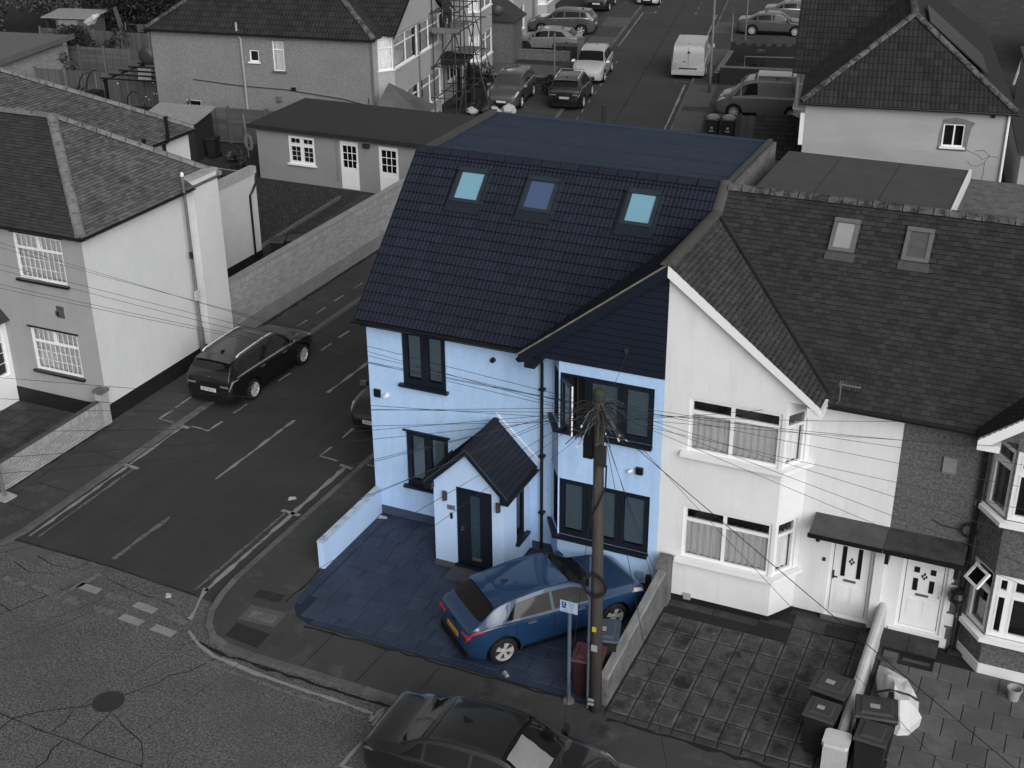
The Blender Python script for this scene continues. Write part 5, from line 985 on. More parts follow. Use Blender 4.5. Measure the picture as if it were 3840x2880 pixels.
# right side of the far road
ur = thing('hipped_roof_house', 'grey rendered house with dark hipped tile roof and solar panels, upper right', 'house', (4.77, 24.42, 0), R_(10))
far_house(ur, False, 7.25, 15.2, 5.26, 8.1, 2.5, (4.5, 7.7, .8, -.75), [(4.75, 7.7, 5.15, 7.7), (7.7, 10.6, 7.7, 10.2)], URW, mat('ur_front_render', .45, .85, .08), TILEN,
          [(5.0, 5.76, 3.86, 4.70, dict(cols=(0, .52, 1), back=None, sill=WHITEP, fw=.05))])
q = MB(); import itertools
ring = [(4.86, 3.72), (5.9, 3.70), (5.92, 4.2), (5.98, 4.6), (6.08, 4.78), (5.7, 4.9), (5.4, 4.95), (4.95, 4.86), (4.92, 4.66), (4.86, 4.3)]
inn = [(4.995, 3.80), (5.765, 3.80), (5.765, 4.2), (5.765, 4.55), (5.765, 4.705), (5.6, 4.705), (5.3, 4.705), (4.995, 4.705), (4.995, 4.5), (4.995, 4.2)]
for i in range(10): j = (i + 1) % 10; q.poly([(ring[i][0], -.006, ring[i][1]), (ring[j][0], -.006, ring[j][1]), (inn[j][0], -.006, inn[j][1]), (inn[i][0], -.006, inn[i][1])])
q.build('cement_patch', CEMENT, ur)
for pts in ([(5.9, 3.78), (6.2, 3.65), (6.35, 3.6), (6.5, 3.45), (6.75, 3.6), (7.05, 3.55)], [(6.2, 3.75), (6.5, 3.8), (6.75, 3.6), (6.6, 3.35), (6.62, 2.9), (6.55, 2.6)], [(6.0, 3.35), (6.15, 3.2), (6.4, 3.2), (6.6, 3.35)]):
    MB().tube([(x, -.003, z) for x, z in pts], .012, 4).build('wall_crack', CEMENT, ur)
MB().tube([(7.2, -.08, 5.2), (7.22, -.08, 2.0)], .05, 8).build('downpipe', WHITEP, ur); MB().box(6.6, 6.72, -.1, 0, 5.02, 5.16).build('floodlight', BLACKP, ur); MB().box(-.16, .02, .0, .25, 3.6, 4.8).build('corner_render', WHITE, ur)
pzu = (8.1 - 5.23) / (7.25 / 2 + .22); so = MB()
for i, (y0, y1) in enumerate(((2.6, 4.4), (4.45, 6.25))):
    f = lambda x, y, h: (x + h * .62, y, 8.1 - (x - 3.625) * pzu + h * .78)
    x0, x1 = 4.1, 6.35; sk = .9
    so = MB().hexa([f(x1, y0 - sk, .12), f(x1, y1 - sk, .12), f(x0, y1, .12), f(x0, y0, .12), f(x1, y0 - sk, .17), f(x1, y1 - sk, .17), f(x0, y1, .17), f(x0, y0, .17)]); so.build('solar_panel', mat('solar_panel_glass', .030, .25, .1, 5, spec=.6), ur)
le = MB(); le.box(-1.9, 0, 2.6, 6.4, 0, 2.2); le.build('porch_wall', PEBBLE2, ur); tri_slope(ur, (-2.1, 2.5, 2.25), (.0, 2.5, 2.25), [(-2.1, 5.2, 3.4), (0, 5.2, 3.4)], .33, .3, TILEN, 57, ROLL(2, .03), .03, 'porch_roof')
k = MB(); k.lathe([(0, -.06), (.25, -.04), (.42, .04), (.43, .05), (.25, -.02), (0, -.04)], 18, (0, 0, 0), 'y')
for i, (x, y, z, lb) in enumerate(((2.75, 33.6, 5.0, 'upper of two grey satellite dishes on the hipped roof house'), (2.6, 33.3, 3.7, 'lower of two grey satellite dishes on the hipped roof house'))):
    o = tag(k.build('satellite_dish', METALG), lb, 'satellite dish', 'satellite dishes on the hipped roof house'); o.location = (x, y, z); o.rotation_euler = (0, 0, R_(-10))
# brick building and yards at the right edge behind the terrace
rb_ = thing('brick_outbuilding', 'dark brick outbuilding at the right edge behind the terrace', 'building', (11.4, 15.5, 0)); MB().box(0, 7, 0, 4, 0, 4.2).build('mortar_core', MORTARD, rb_); b = MB(); bricks(b, (0, 0), X1, 6, 2.0, 4.2, .225, .075, .01); b.build('brickwork', BRICKD, rb_, kind='stuff'); MB().box(-.1, 7, -.12, 4.1, 4.2, 4.42).build('coping', CAPSD, rb_)
for nm, lb, x0, x1, y0, y1, h, m in (('flat_roof_extension', 'dark flat roofed extension beyond the hipped roof house right corner', 12.3, 18, 30, 37, 2.6, FELTD), ('pale_flat_roof', 'long pale flat roof at the right edge behind the solar panels', 12.0, 20, 40, 50, 2.8, FELT), ('garden_room', 'grey garden room with white post at the top right', 11.5, 20, 56, 64, 2.8, FELT)):
    o = thing(nm, lb, 'building', (x0, y0, 0), R_(8)); MB().box(0, x1 - x0, 0, y1 - y0, 0, h).build('wall', URW, o); MB().box(-.15, x1 - x0 + .1, -.2, y1 - y0, h, h + .14).build('roof', m, o)
wp = tag(MB().tube([(0, 0, 0), (0, 0, 3.2)], .07, 8).build('white_post', WHITEP), 'white leaning pipe by the pale roof at the top right', 'post'); wp.location = (10.2, 54, 0); wp.rotation_euler = (0, R_(10), 0)
# ================================================================ SCAFFOLD, BUILDER
sf = thing('scaffold', 'steel tube scaffold with board platform against the pebbledash house', 'scaffold', (-15.96, 28.25, 0), R_(9.5))
S_ = MB(); ys = (6.3, 7.9, 9.5, 11.0)
for y in ys:
    for x in (.85, 2.0): S_.tube([(x, y, 0), (x, y, 7.4 if x < 1 else 6.6)], .032, 6)
for z in (1.1, 2.7, 4.35, 5.4):
    for x in (.85, 2.0): S_.tube([(x, 5.9, z), (x, 11.4, z)], .03, 6)
    for y in ys: S_.tube([(.5, y, z + .05), (2.3, y, z + .05)], .03, 6)
for a, b in (((2.05, 6.3, 0), (2.05, 9.5, 4.3)), ((2.05, 9.5, 0), (2.05, 6.3, 4.3)), ((2.0, 6.3, 4.4), (.85, 6.3, 2.7)), ((3.4, 7.9, 0), (2.0, 7.9, 5.4)), ((3.6, 9.5, 0), (2.0, 9.5, 5.0))): S_.tube([a, b], .03, 6)
S_.build('tube_frame', METALD, sf)
for i in range(4): MB().box(.95 + i * .25, 1.17 + i * .25, 6.0, 9.6, 4.43, 4.47).build('scaffold_board', mat('scaffold_board', .13, .9, .2, 3), sf)
MB().box(.9, 2.2, 6.02, 6.06, 4.48, 4.72).build('toe_board', mat('scaffold_board', .13), sf); MB().box(.95, 2.0, 9.4, 11.2, 2.78, 2.82).build('scaffold_board', mat('scaffold_board', .13), sf)
ld = thing('ladder', 'metal ladder leaning from the scaffold platform up to the roof', 'ladder', (-15.96, 28.25, 0), R_(9.5)); k = MB()
for x in (1.25, 1.6): k.tube([(x, 7.0, 4.5), (x, 10.2, 7.6)], .028, 6)
k.build('rail', METALG, ld); k = MB()
for i in range(14): f = (i + .5) / 14; k.tube([(1.25, 7 + 3.2 * f, 4.5 + 3.1 * f), (1.6, 7 + 3.2 * f, 4.5 + 3.1 * f)], .016, 5)
k.build('rung', METALG, ld)
def skin_figure(name, V_, E_, rad, m, loc, rz, sub=2):
    me = bpy.data.meshes.new(name); me.from_pydata(V_, E_, []); o = bpy.data.objects.new('tmp', me); COL.objects.link(o)
    md = o.modifiers.new('s', 'SKIN'); md.use_smooth_shade = True; sv = me.skin_vertices[0].data
    for i, r in enumerate(rad): sv[i].radius = (r, r)
    sv[0].use_root = True
    o.modifiers.new('d', 'SUBSURF').levels = sub
    dg = bpy.context.evaluated_depsgraph_get(); m2 = bpy.data.meshes.new_from_object(o.evaluated_get(dg)); bpy.data.objects.remove(o)
    m2.materials.clear(); m2.materials.append(m); r = link(name, m2); r.location = loc; r.rotation_euler = (0, 0, rz); return r
PV = [(0, 0, .95), (0, .02, 1.2), (0, .0, 1.42), (0, -.02, 1.52), (0, -.06, 1.62), (0, -.07, 1.72), (.19, 0, 1.42), (.27, -.12, 1.16), (.24, -.36, 1.08), (.23, -.44, 1.07), (-.19, 0, 1.42), (-.27, -.10, 1.15), (-.24, -.34, 1.02), (-.23, -.42, 1.0),
      (.1, 0, .9), (.12, -.06, .5), (.12, .0, .09), (.12, -.14, .05), (-.1, 0, .9), (-.12, .05, .5), (-.12, .1, .09), (-.12, -.04, .05)]
PE_ = [(0, 1), (1, 2), (2, 3), (3, 4), (4, 5), (2, 6), (6, 7), (7, 8), (8, 9), (2, 10), (10, 11), (11, 12), (12, 13), (0, 14), (14, 15), (15, 16), (16, 17), (0, 18), (18, 19), (19, 20), (20, 21)]
PR_ = [.15, .14, .16, .06, .10, .085, .075, .05, .038, .04, .075, .05, .038, .04, .10, .07, .05, .045, .10, .07, .05, .045]
pers = tag(skin_figure('person', PV, PE_, PR_, mat('dark_work_clothes', .022, .9, .15, 6), (-15.96 + 1.5 * .98 - 6.7 * .165, 28.25 + 1.5 * .165 + 6.7 * .98, 4.47), R_(60)), 'person in dark work clothes standing on the scaffold boards', 'person')
sk = MB(); sk.lathe([(0, 1.50), (.07, 1.54), (.092, 1.62), (.09, 1.70), (.05, 1.76), (0, 1.78)], 12, (0, -.07, 0)); sk.build('head_skin', mat('skin_grey', .22, .7, .05), pers, smooth=True); MB().lathe([(.098, 1.66), (.102, 1.72), (.07, 1.79), (0, 1.81)], 12, (0, -.05, 0)).build('knit_cap', CARDARK, pers, smooth=True)
# ================================================================ VEHICLES
def pch(tab, x):
    if x <= tab[0][0]: return tab[0][1]
    for i in range(len(tab) - 1):
        (a, p), (b, q_) = tab[i], tab[i + 1]
        if x <= b:
            def sl(k):
                if k <= 0 or k >= len(tab) - 1: return 0 if False else ((tab[min(k + 1, len(tab) - 1)][1] - tab[max(k - 1, 0)][1]) / (tab[min(k + 1, len(tab) - 1)][0] - tab[max(k - 1, 0)][0]))
                d0 = (tab[k][1] - tab[k - 1][1]) / (tab[k][0] - tab[k - 1][0]); d1 = (tab[k + 1][1] - tab[k][1]) / (tab[k + 1][0] - tab[k][0])
                return 0 if d0 * d1 <= 0 else 2 * d0 * d1 / (d0 + d1)
            h = b - a; t = (x - a) / h; m0, m1 = sl(i) * h, sl(i + 1) * h
            return (2 * t ** 3 - 3 * t ** 2 + 1) * p + (t ** 3 - 2 * t ** 2 + t) * m0 + (-2 * t ** 3 + 3 * t ** 2) * q_ + (t ** 3 - t ** 2) * m1
    return tab[-1][1]
KIND = {
 'hatch': dict(L=4.37, W=1.79, fo=.96, wb=2.64, wr=.32, win=(-1.36, .98), pil=(-.25, .62), scr=(.22, 1.06), rear=(-1.93, -1.40), spokes=5,
   top=[(-2.185, .70), (-2.15, .88), (-2.04, .98), (-1.92, 1.04), (-1.42, 1.33), (-1.1, 1.39), (-.3, 1.45), (.22, 1.41), (1.04, 1.0), (1.6, .92), (2.0, .78), (2.14, .66), (2.185, .52)],
   belt=[(-2.185, .62), (-2.05, .90), (-1.5, 1.0), (-.5, .95), (1.0, .90), (1.6, .84), (2.0, .70), (2.185, .48)]),
 'sedan': dict(L=4.7, W=1.84, fo=.90, wb=2.78, wr=.33, win=(-1.48, 1.15), pil=(-1.02, -.1, .78), scr=(.42, 1.22), rear=(-1.62, -.92), spokes=10,
   top=[(-2.35, .62), (-2.33, .86), (-2.22, .98), (-1.70, 1.03), (-.95, 1.35), (-.4, 1.42), (.05, 1.43), (.42, 1.39), (1.22, 1.0), (1.8, .92), (2.18, .78), (2.30, .66), (2.35, .50)],
   belt=[(-2.35, .60), (-2.2, .88), (-1.5, .96), (-.3, .94), (1.1, .90), (1.8, .84), (2.15, .70), (2.35, .48)]),
 'estate': dict(L=4.6, W=1.78, fo=.92, wb=2.66, wr=.325, win=(-1.98, 1.08), pil=(-1.35, -.30, .62), scr=(.38, 1.16), rear=(-2.2, -1.86), spokes=10,
   top=[(-2.3, .70), (-2.28, .95), (-2.2, 1.12), (-1.86, 1.40), (-1.5, 1.45), (0, 1.475), (.38, 1.42), (1.16, 1.02), (1.75, .93), (2.1, .78), (2.25, .66), (2.3, .50)],
   belt=[(-2.3, .66), (-2.15, .95), (-1.5, .99), (0, .95), (1.1, .91), (1.75, .84), (2.1, .70), (2.3, .46)]),
 'suv': dict(L=4.42, W=1.85, fo=.90, wb=2.67, wr=.35, win=(-1.85, 1.0), pil=(-1.25, -.22, .6), scr=(.32, 1.08), rear=(-2.08, -1.72), spokes=5,
   top=[(-2.21, .78), (-2.19, 1.02), (-2.08, 1.18), (-1.72, 1.52), (-1.35, 1.58), (-.2, 1.62), (.32, 1.56), (1.08, 1.13), (1.65, 1.05), (2.0, .92), (2.15, .78), (2.21, .60)],
   belt=[(-2.21, .74), (-2.0, 1.06), (-1.4, 1.12), (0, 1.06), (1.05, 1.02), (1.65, .96), (2.0, .80), (2.21, .55)]),
 'van': dict(L=4.97, W=1.99, fo=.98, wb=2.93, wr=.35, win=(.35, 1.66), pil=(1.2,), scr=(.92, 1.78), rear=(-2.48, -2.40), spokes=10,
   top=[(-2.485, 1.0), (-2.47, 1.45), (-2.43, 1.78), (-2.3, 1.92), (-2.0, 1.97), (.4, 1.98), (.92, 1.90), (1.78, 1.24), (2.2, 1.08), (2.4, .85), (2.485, .58)],
   belt=[(-2.485, .95), (-2.4, 1.18), (0, 1.18), (1.5, 1.10), (2.1, .98), (2.4, .75), (2.485, .52)]),
}
def car_funcs(k):
    L, W = k['L'], k['W']; hl = L / 2; van = k is KIND['van']; sed = k is KIND['sedan']
    plan = [(-hl, .80), (-hl + .10, .90), (-hl + .4, .975), (-hl + 1.1, 1), (hl - 1.2, 1), (hl - .6, .965), (hl - .25, .87), (hl - .08, .74), (hl, .60)]
    if van: plan = [(-hl, .93), (-hl + .06, .97), (-hl + .4, 1), (hl - 1, 1), (hl - .45, .95), (hl - .15, .85), (hl, .68)]
    if k is KIND['hatch']: plan[:3] = [(-hl, .66), (-hl + .10, .82), (-hl + .4, .955)]
    c0, c1 = k['scr']; r0, r1 = k['rear']
    rw = .86 if van else .72
    roofw = [(-hl, .86 if not van else .9), (r0, .80 if not van else .88), (r1, rw), (c0, rw), (c1, .84), (hl - .6, .80), (hl, .72)]
    def ring(x):
        hw = W / 2 * pch(plan, x); zt = pch(k['top'], x); zb = min(pch(k['belt'], x), zt - .03); e = min(1, (hl - abs(x)) / .35); zgd = .19 + .10 * (1 - e) ** 2
        wr_ = min(W / 2 * pch(roofw, x), hw * .97); gap = zt - zb; ze = zt - min(.055, gap * .38)
        return [(0, zgd), (hw * .82, zgd), (hw * .955, zgd + .07), (hw * .995, zgd + .24 * (zb - zgd) + .06), (hw, zgd + .62 * (zb - zgd)), (hw * .985, zb - .045), (hw * .955, zb), (wr_, ze), (wr_ * .90, zt - min(.024, gap * .16)), (wr_ * .5, zt - min(.006, gap * .05)), (0, zt)]
    def S(x, q_):
        left = q_ > 10; q2 = 20 - q_ if left else q_; r = ring(max(-hl, min(hl, x))); i = min(9, int(q2)); t = q2 - i
        g_ = lambda j: r[j] if 0 <= j <= 10 else ((-r[9][0], r[9][1]) if j > 10 else (-r[1][0], r[1][1]))
        if i == 6 or (i in (5, 7) and False): y, z = (g_(i)[0] * (1 - t) + g_(i + 1)[0] * t, g_(i)[1] * (1 - t) + g_(i + 1)[1] * t)
        else:
            a, b, c, d = g_(i - 1), g_(i), g_(i + 1), g_(i + 2); f = lambda n: .5 * (2 * b[n] + (c[n] - a[n]) * t + (2 * a[n] - 5 * b[n] + 4 * c[n] - d[n]) * t * t + (3 * b[n] - a[n] - 3 * c[n] + d[n]) * t ** 3); y, z = f(0), f(1)
        return Vector((x, y if left else -y, z))         # right-hand side of the car is -y
    return S
CARM = {}
def car_meshes(kn):
    if kn in CARM: return CARM[kn]
    k = KIND[kn]; S = car_funcs(k); hl = k['L'] / 2; out = {}
    xs = sorted({round(-hl + k['L'] * i / 52, 4) for i in range(53)} | {-hl + .015, -hl + .04, hl - .015, hl - .04, k['scr'][0], k['scr'][1], k['rear'][0], k['rear'][1]})
    qs = []
    for i in range(20): qs += [i + j / 3 for j in range(3)]
    mb = MB(); nq = len(qs)
    for x in xs:
        for q_ in qs: mb.v.append(tuple(S(x, q_)))
    for i in range(len(xs) - 1):
        for j in range(nq): j2 = (j + 1) % nq; mb.f.append((i * nq + j, (i + 1) * nq + j, (i + 1) * nq + j2, i * nq + j2)); mb.m.append(0)
    for base in (0, (len(xs) - 1) * nq):
        c = len(mb.v); z = sum(mb.v[base + j][2] for j in range(nq)) / nq; mb.v.append((mb.v[base][0], 0, z))
        for j in range(nq): mb.f.append((base + (j + 1) % nq, base + j, c)); mb.m.append(0)
    me = mb.mesh('car_body', [P_BLACK, CARDARK], True, recalc=True); body = bpy.data.objects.new('tmpb', me); COL.objects.link(body)
    cut = MB(); ax = (hl - k['fo'], hl - k['fo'] - k['wb'])
    for x in ax:
        for sy in (-1, 1):
            y0, y1 = sorted((sy * (k['W'] / 2 - .30), sy * (k['W'] / 2 + .2))); cut.lathe([(k['wr'] + .065, y0), (k['wr'] + .065, y1)], 28, (x, 0, k['wr'] - .005), 'y', 0)
    cme = cut.mesh('cut', [CARDARK], recalc=True); co = bpy.data.objects.new('tmpc', cme); COL.objects.link(co)
    md = body.modifiers.new('b', 'BOOLEAN'); md.operation = 'DIFFERENCE'; md.object = co; md.solver = 'EXACT'
    try: md.material_mode = 'TRANSFER'
    except Exception: pass
    dg = bpy.context.evaluated_depsgraph_get(); bm_ = bpy.data.meshes.new_from_object(body.evaluated_get(dg)); bpy.data.objects.remove(body); bpy.data.objects.remove(co)
    if len(bm_.polygons) < 500: bm_ = me
    bm_.name = 'car_body'; out['body'] = bm_
    def patch(x0a, x0b, x1a, x1b, q0, q1, ns=10, nt=6, off=.006, o=None, rnd=0):   # x range at q0 / q1
        o = o or MB(); kk = len(o.v)
        for j in range(nt + 1):
            t = j / nt; q_ = q0 + (q1 - q0) * t; cr = rnd * abs(2 * t - 1) ** 4; xa, xb = x0a + (x1a - x0a) * t + cr * .6, x0b + (x1b - x0b) * t - cr
            for i in range(ns + 1):
                x = xa + (xb - xa) * i / ns; p = S(x, q_); du = S(x + .02, q_) - S(x - .02, q_); dv = S(x, q_ + .05) - S(x, q_ - .05); n = du.cross(dv)
                if n.length > 1e-9: n.normalize()
                if n.dot(Vector((0, p.y, p.z - .6))) < 0: n = -n
                o.v.append(tuple(p + n * off))
        for j in range(nt):
            for i in range(ns): a = kk + j * (ns + 1) + i; o.f.append((a, a + 1, a + ns + 2, a + ns + 1)); o.m.append(0)
        return o
    w0, w1 = k['win']; c0, c1 = k['scr']; r0, r1 = k['rear']; out['side'] = []
    pil = list(k['pil']); edges = [w0] + [p for p in pil if w0 + .3 < p < w1 - .25] + [w1]
    for sgn in (0, 1):
        m_ = (lambda q_: q_) if not sgn else (lambda q_: 20 - q_)
        for i in range(len(edges) - 1):
            a, b = edges[i] + (.0 if i == 0 else .035), edges[i + 1] - (.0 if i == len(edges) - 2 else .035)
            ra = a + (.30 if i == 0 and not kn == 'van' else (.05 if i == 0 else 0)); rb = b - ((w1 - c0 - .02) if i == len(edges) - 2 else 0)
            if rb < ra + .05: rb = ra + .05
            out['side'].append(patch(a, b, ra, rb, m_(6.10), m_(6.86)).mesh('side_window', CARGLASS, True))
    out['screen'] = patch(c1 - .05, c0 + .03, c1 - .05, c0 + .03, 7.18, 12.82, 12, 14).mesh('windscreen', CARGLASS, True)
    if kn != 'van': out['rear'] = patch(r0 + .05, r1 - .06, r0 + .05, r1 - .06, 7.55 if kn != 'sedan' else 7.3, 12.45 if kn != 'sedan' else 12.7, 8, 14, rnd=.12).mesh('rear_window', CARGLASS, True)
    if kn in ('hatch', 'suv', 'estate'):
        sp_ = MB(); n_ = 14; zz = []
        for i in range(n_ + 1):
            q_ = 7.5 + 5 * i / n_; p = S(r1 + .04, q_); p2 = S(r1 + .16, q_); zz.append((p, p2))
        for i in range(n_):
            (a, a2), (b, b2) = zz[i], zz[i + 1]; up_ = Vector((0, 0, .018)); ov_ = Vector((-.17, 0, -.005))
            sp_.hexa([a + ov_, b + ov_, b2, a2, a + ov_ + up_, b + ov_ + up_, b2 + up_ * .6, a2 + up_ * .6])
        out['spoiler'] = sp_.mesh('rear_spoiler', [P_BLACK])
    tr = MB()
    for sgn in (0, 1):
        m_ = (lambda q_: q_) if not sgn else (lambda q_: 20 - q_)
        for x in [p for p in pil[:3]] + ([-1.12] if kn != 'van' else [-.75]): patch(x - .006, x + .006, x - .006, x + .006, m_(2.6), m_(6.0), 1, 10, .003, tr)
        patch(hl - 1.1, hl - 1.09, hl - 1.1, hl - 1.09, m_(3.4), m_(6.5), 1, 6, .003, tr)
    patch(c1 + .06, c1 + .075, c1 + .06, c1 + .075, 7.3, 12.7, 1, 12, .003, tr)
    patch(-hl + .02, -hl + .03, -hl + .02, -hl + .03, 3.0, 17.0, 1, 4, .001, tr)
    out['seams'] = tr.mesh('panel_gaps', CARDARK)
    lo = MB()
    for sgn in (0, 1):
        m_ = (lambda q_: q_) if not sgn else (lambda q_: 20 - q_)
        patch(ax[1] + .42, ax[0] - .42, ax[1] + .42, ax[0] - .42, m_(1.6), m_(2.45), 8, 3, .006, lo)
    out['sills'] = lo.mesh('lower_sill', CARDARK)
    out['headlamp'] = [patch(hl - .52, hl - .13, hl - .44, hl - .16, a, b, 6, 4).mesh('headlamp', LAMPW, True) for a, b in ((5.25, 6.55), (14.75, 13.45))]
    out['tail'] = [patch(-hl + .012, -hl + (.36 if kn != 'van' else .05), -hl + .03, -hl + (.26 if kn != 'van' else .05), a, b, 6, 4, .008).mesh('tail_lamp', LAMPR, True) for a, b in (((5.0, 5.85), (15.0, 14.15)) if kn != 'van' else ((4.2, 6.6), (15.8, 13.4)))]
    zf = .42; out['grille'] = MB().box(hl - .03, hl + .008, -.42, .42, .26, .50).mesh('grille', CARDARK)
    zb = .80 if kn == 'suv' else (.70 if kn == 'sedan' else (.74 if kn != 'van' else .58)); zb = min(zb, pch(k['top'], -hl) - .08)
    out['plate_r'] = MB().box(-hl - .014, -hl + .002, -.26, .26, zb - .055, zb + .055).mesh('number_plate', PLATEW); out['plate_f'] = MB().box(hl + .010, hl + .02, -.26, .26, .44, .55).mesh('number_plate', PLATEW); out['zb'] = zb
    out['bumper'] = MB().box(-hl - .006, -hl + .05, -k['W'] * .36, k['W'] * .36, .24, .42).mesh('rear_diffuser', CARDARK)
    out['handles'] = []
    for sgn in (0, 1):
        for x in ([-.62 - (.15 if kn != 'van' else 0), .38] if kn != 'van' else [.15]):
            p = S(x, 4.75 if not sgn else 15.25); s = -1 if not sgn else 1; hd = MB().box(p.x - .10, p.x + .10, p.y - .012 if s > 0 else p.y - .03, p.y + .03 if s > 0 else p.y + .012, p.z - .012, p.z + .012); out['handles'].append(hd.mesh('door_handle', METALG))
    mr = MB(); out['mirror'] = []
    for sgn in (0, 1):
        p = S(c1 - .22 if kn != 'van' else c1 - .12, 6.0 if not sgn else 14.0); s = -1 if not sgn else 1; m1 = MB(); y0, y1 = sorted((p.y + s * .02, p.y + s * .21)); h = .07 if kn != 'van' else .14
        m1.hexa([(p.x - .03, y0, p.z - .02), (p.x + .10, y0, p.z - .02), (p.x + .07, y1, p.z), (p.x - .05, y1, p.z)][0:4] + [(p.x - .03, y0, p.z + 1.4 * h), (p.x + .06, y0, p.z + 1.4 * h), (p.x + .03, y1, p.z + 1.6 * h), (p.x - .05, y1, p.z + 1.6 * h)]); out['mirror'].append(m1.mesh('door_mirror', [P_BLACK]))
    ra = MB()
    for s in (-1, 1): ra.tube([(w0 + .35, s * k['W'] / 2 * .66, S(w0 + .35, 7.4).z + .02), (w0 + .5, s * k['W'] / 2 * .66, S(w0 + .5, 7.6).z + .06), (-.3, s * k['W'] / 2 * .66, S(-.3, 7.6).z + .065), (c0 - .25, s * k['W'] / 2 * .66, S(c0 - .25, 7.6).z + .055), (c0 - .08, s * k['W'] / 2 * .66, S(c0 - .08, 7.4).z + .02)], .022, 6)
    out['rails'] = ra.mesh('roof_rails', RAIL, True)
    out['fin'] = MB().hexa([(r1 + .35, -.025, S(r1 + .35, 10).z - .01), (r1 + .55, -.02, S(r1 + .55, 10).z - .01), (r1 + .55, .02, S(r1 + .55, 10).z - .01), (r1 + .35, .025, S(r1 + .35, 10).z - .01), (r1 + .33, -.008, S(r1 + .35, 10).z + .07), (r1 + .38, -.008, S(r1 + .35, 10).z + .07), (r1 + .38, .008, S(r1 + .35, 10).z + .07), (r1 + .33, .008, S(r1 + .35, 10).z + .07)]).mesh('aerial_fin', CARDARK)
    bt = MB()
    for sgn in (0, 1):
        m_ = (lambda q_: q_) if not sgn else (lambda q_: 20 - q_); patch(w0, w1, w0, w1, m_(6.0), m_(6.09), 14, 1, .010, bt)
    out['beltline'] = bt.mesh('chrome_beltline', CHROME)
    r = k['wr']; out['tyre'] = MB().lathe([(r * .66, -.10), (r * .9, -.105), (r * .985, -.085), (r, -.05), (r, .05), (r * .985, .085), (r * .9, .105), (r * .66, .10), (r * .64, .02), (r * .64, -.02)], 26, (0, 0, 0), 'y', cap=False).mesh('wheel', TYRE, True)
    n = k['spokes']
    def rim(mat_, nn):
        q_ = MB(); q_.lathe([(r * .66, -.098), (r * .68, -.104), (r * .66, -.09), (r * .62, -.06), (r * .60, .05)], 24, (0, 0, 0), 'y', cap=False); q_.lathe([(0, -.085), (.05, -.083), (.065, -.07), (.065, -.04)], 12, (0, 0, 0), 'y')
        for i in range(nn):
            for d in ((-.09, .09) if nn == 5 else (0,)):
                a = 2 * math.pi * i / nn + d; a2 = a + (d * .6); w_ = .020 if nn == 5 else .016; ca, sa, cb, sb = math.cos(a), math.sin(a), math.cos(a2), math.sin(a2); r1_, r2_ = .05, r * .65
                q_.hexa([(ca * r1_ - sa * w_, -.055, sa * r1_ + ca * w_), (ca * r1_ + sa * w_, -.055, sa * r1_ - ca * w_), (cb * r2_ + sb * w_ * 1.3, -.07, sb * r2_ - cb * w_ * 1.3), (cb * r2_ - sb * w_ * 1.3, -.07, sb * r2_ + cb * w_ * 1.3),
                         (ca * r1_ - sa * w_, -.085, sa * r1_ + ca * w_), (ca * r1_ + sa * w_, -.085, sa * r1_ - ca * w_), (cb * r2_ + sb * w_ * 1.3, -.098, sb * r2_ - cb * w_ * 1.3), (cb * r2_ - sb * w_ * 1.3, -.098, sb * r2_ + cb * w_ * 1.3)])
        return q_.mesh('rim', mat_, recalc=True)
    out['rim'] = rim(RIM, n); out['rimd'] = rim(RIMD, 5); out['hub'] = MB().lathe([(0, -.03), (r * .62, -.03), (r * .62, -.01)], 16, (0, 0, 0), 'y').mesh('brake_disc', METALD); out['ax'] = ax
    CARM[kn] = out; return out
def omat(o, m, slot=0):
    o.material_slots[slot].link = 'OBJECT'; o.material_slots[slot].material = m
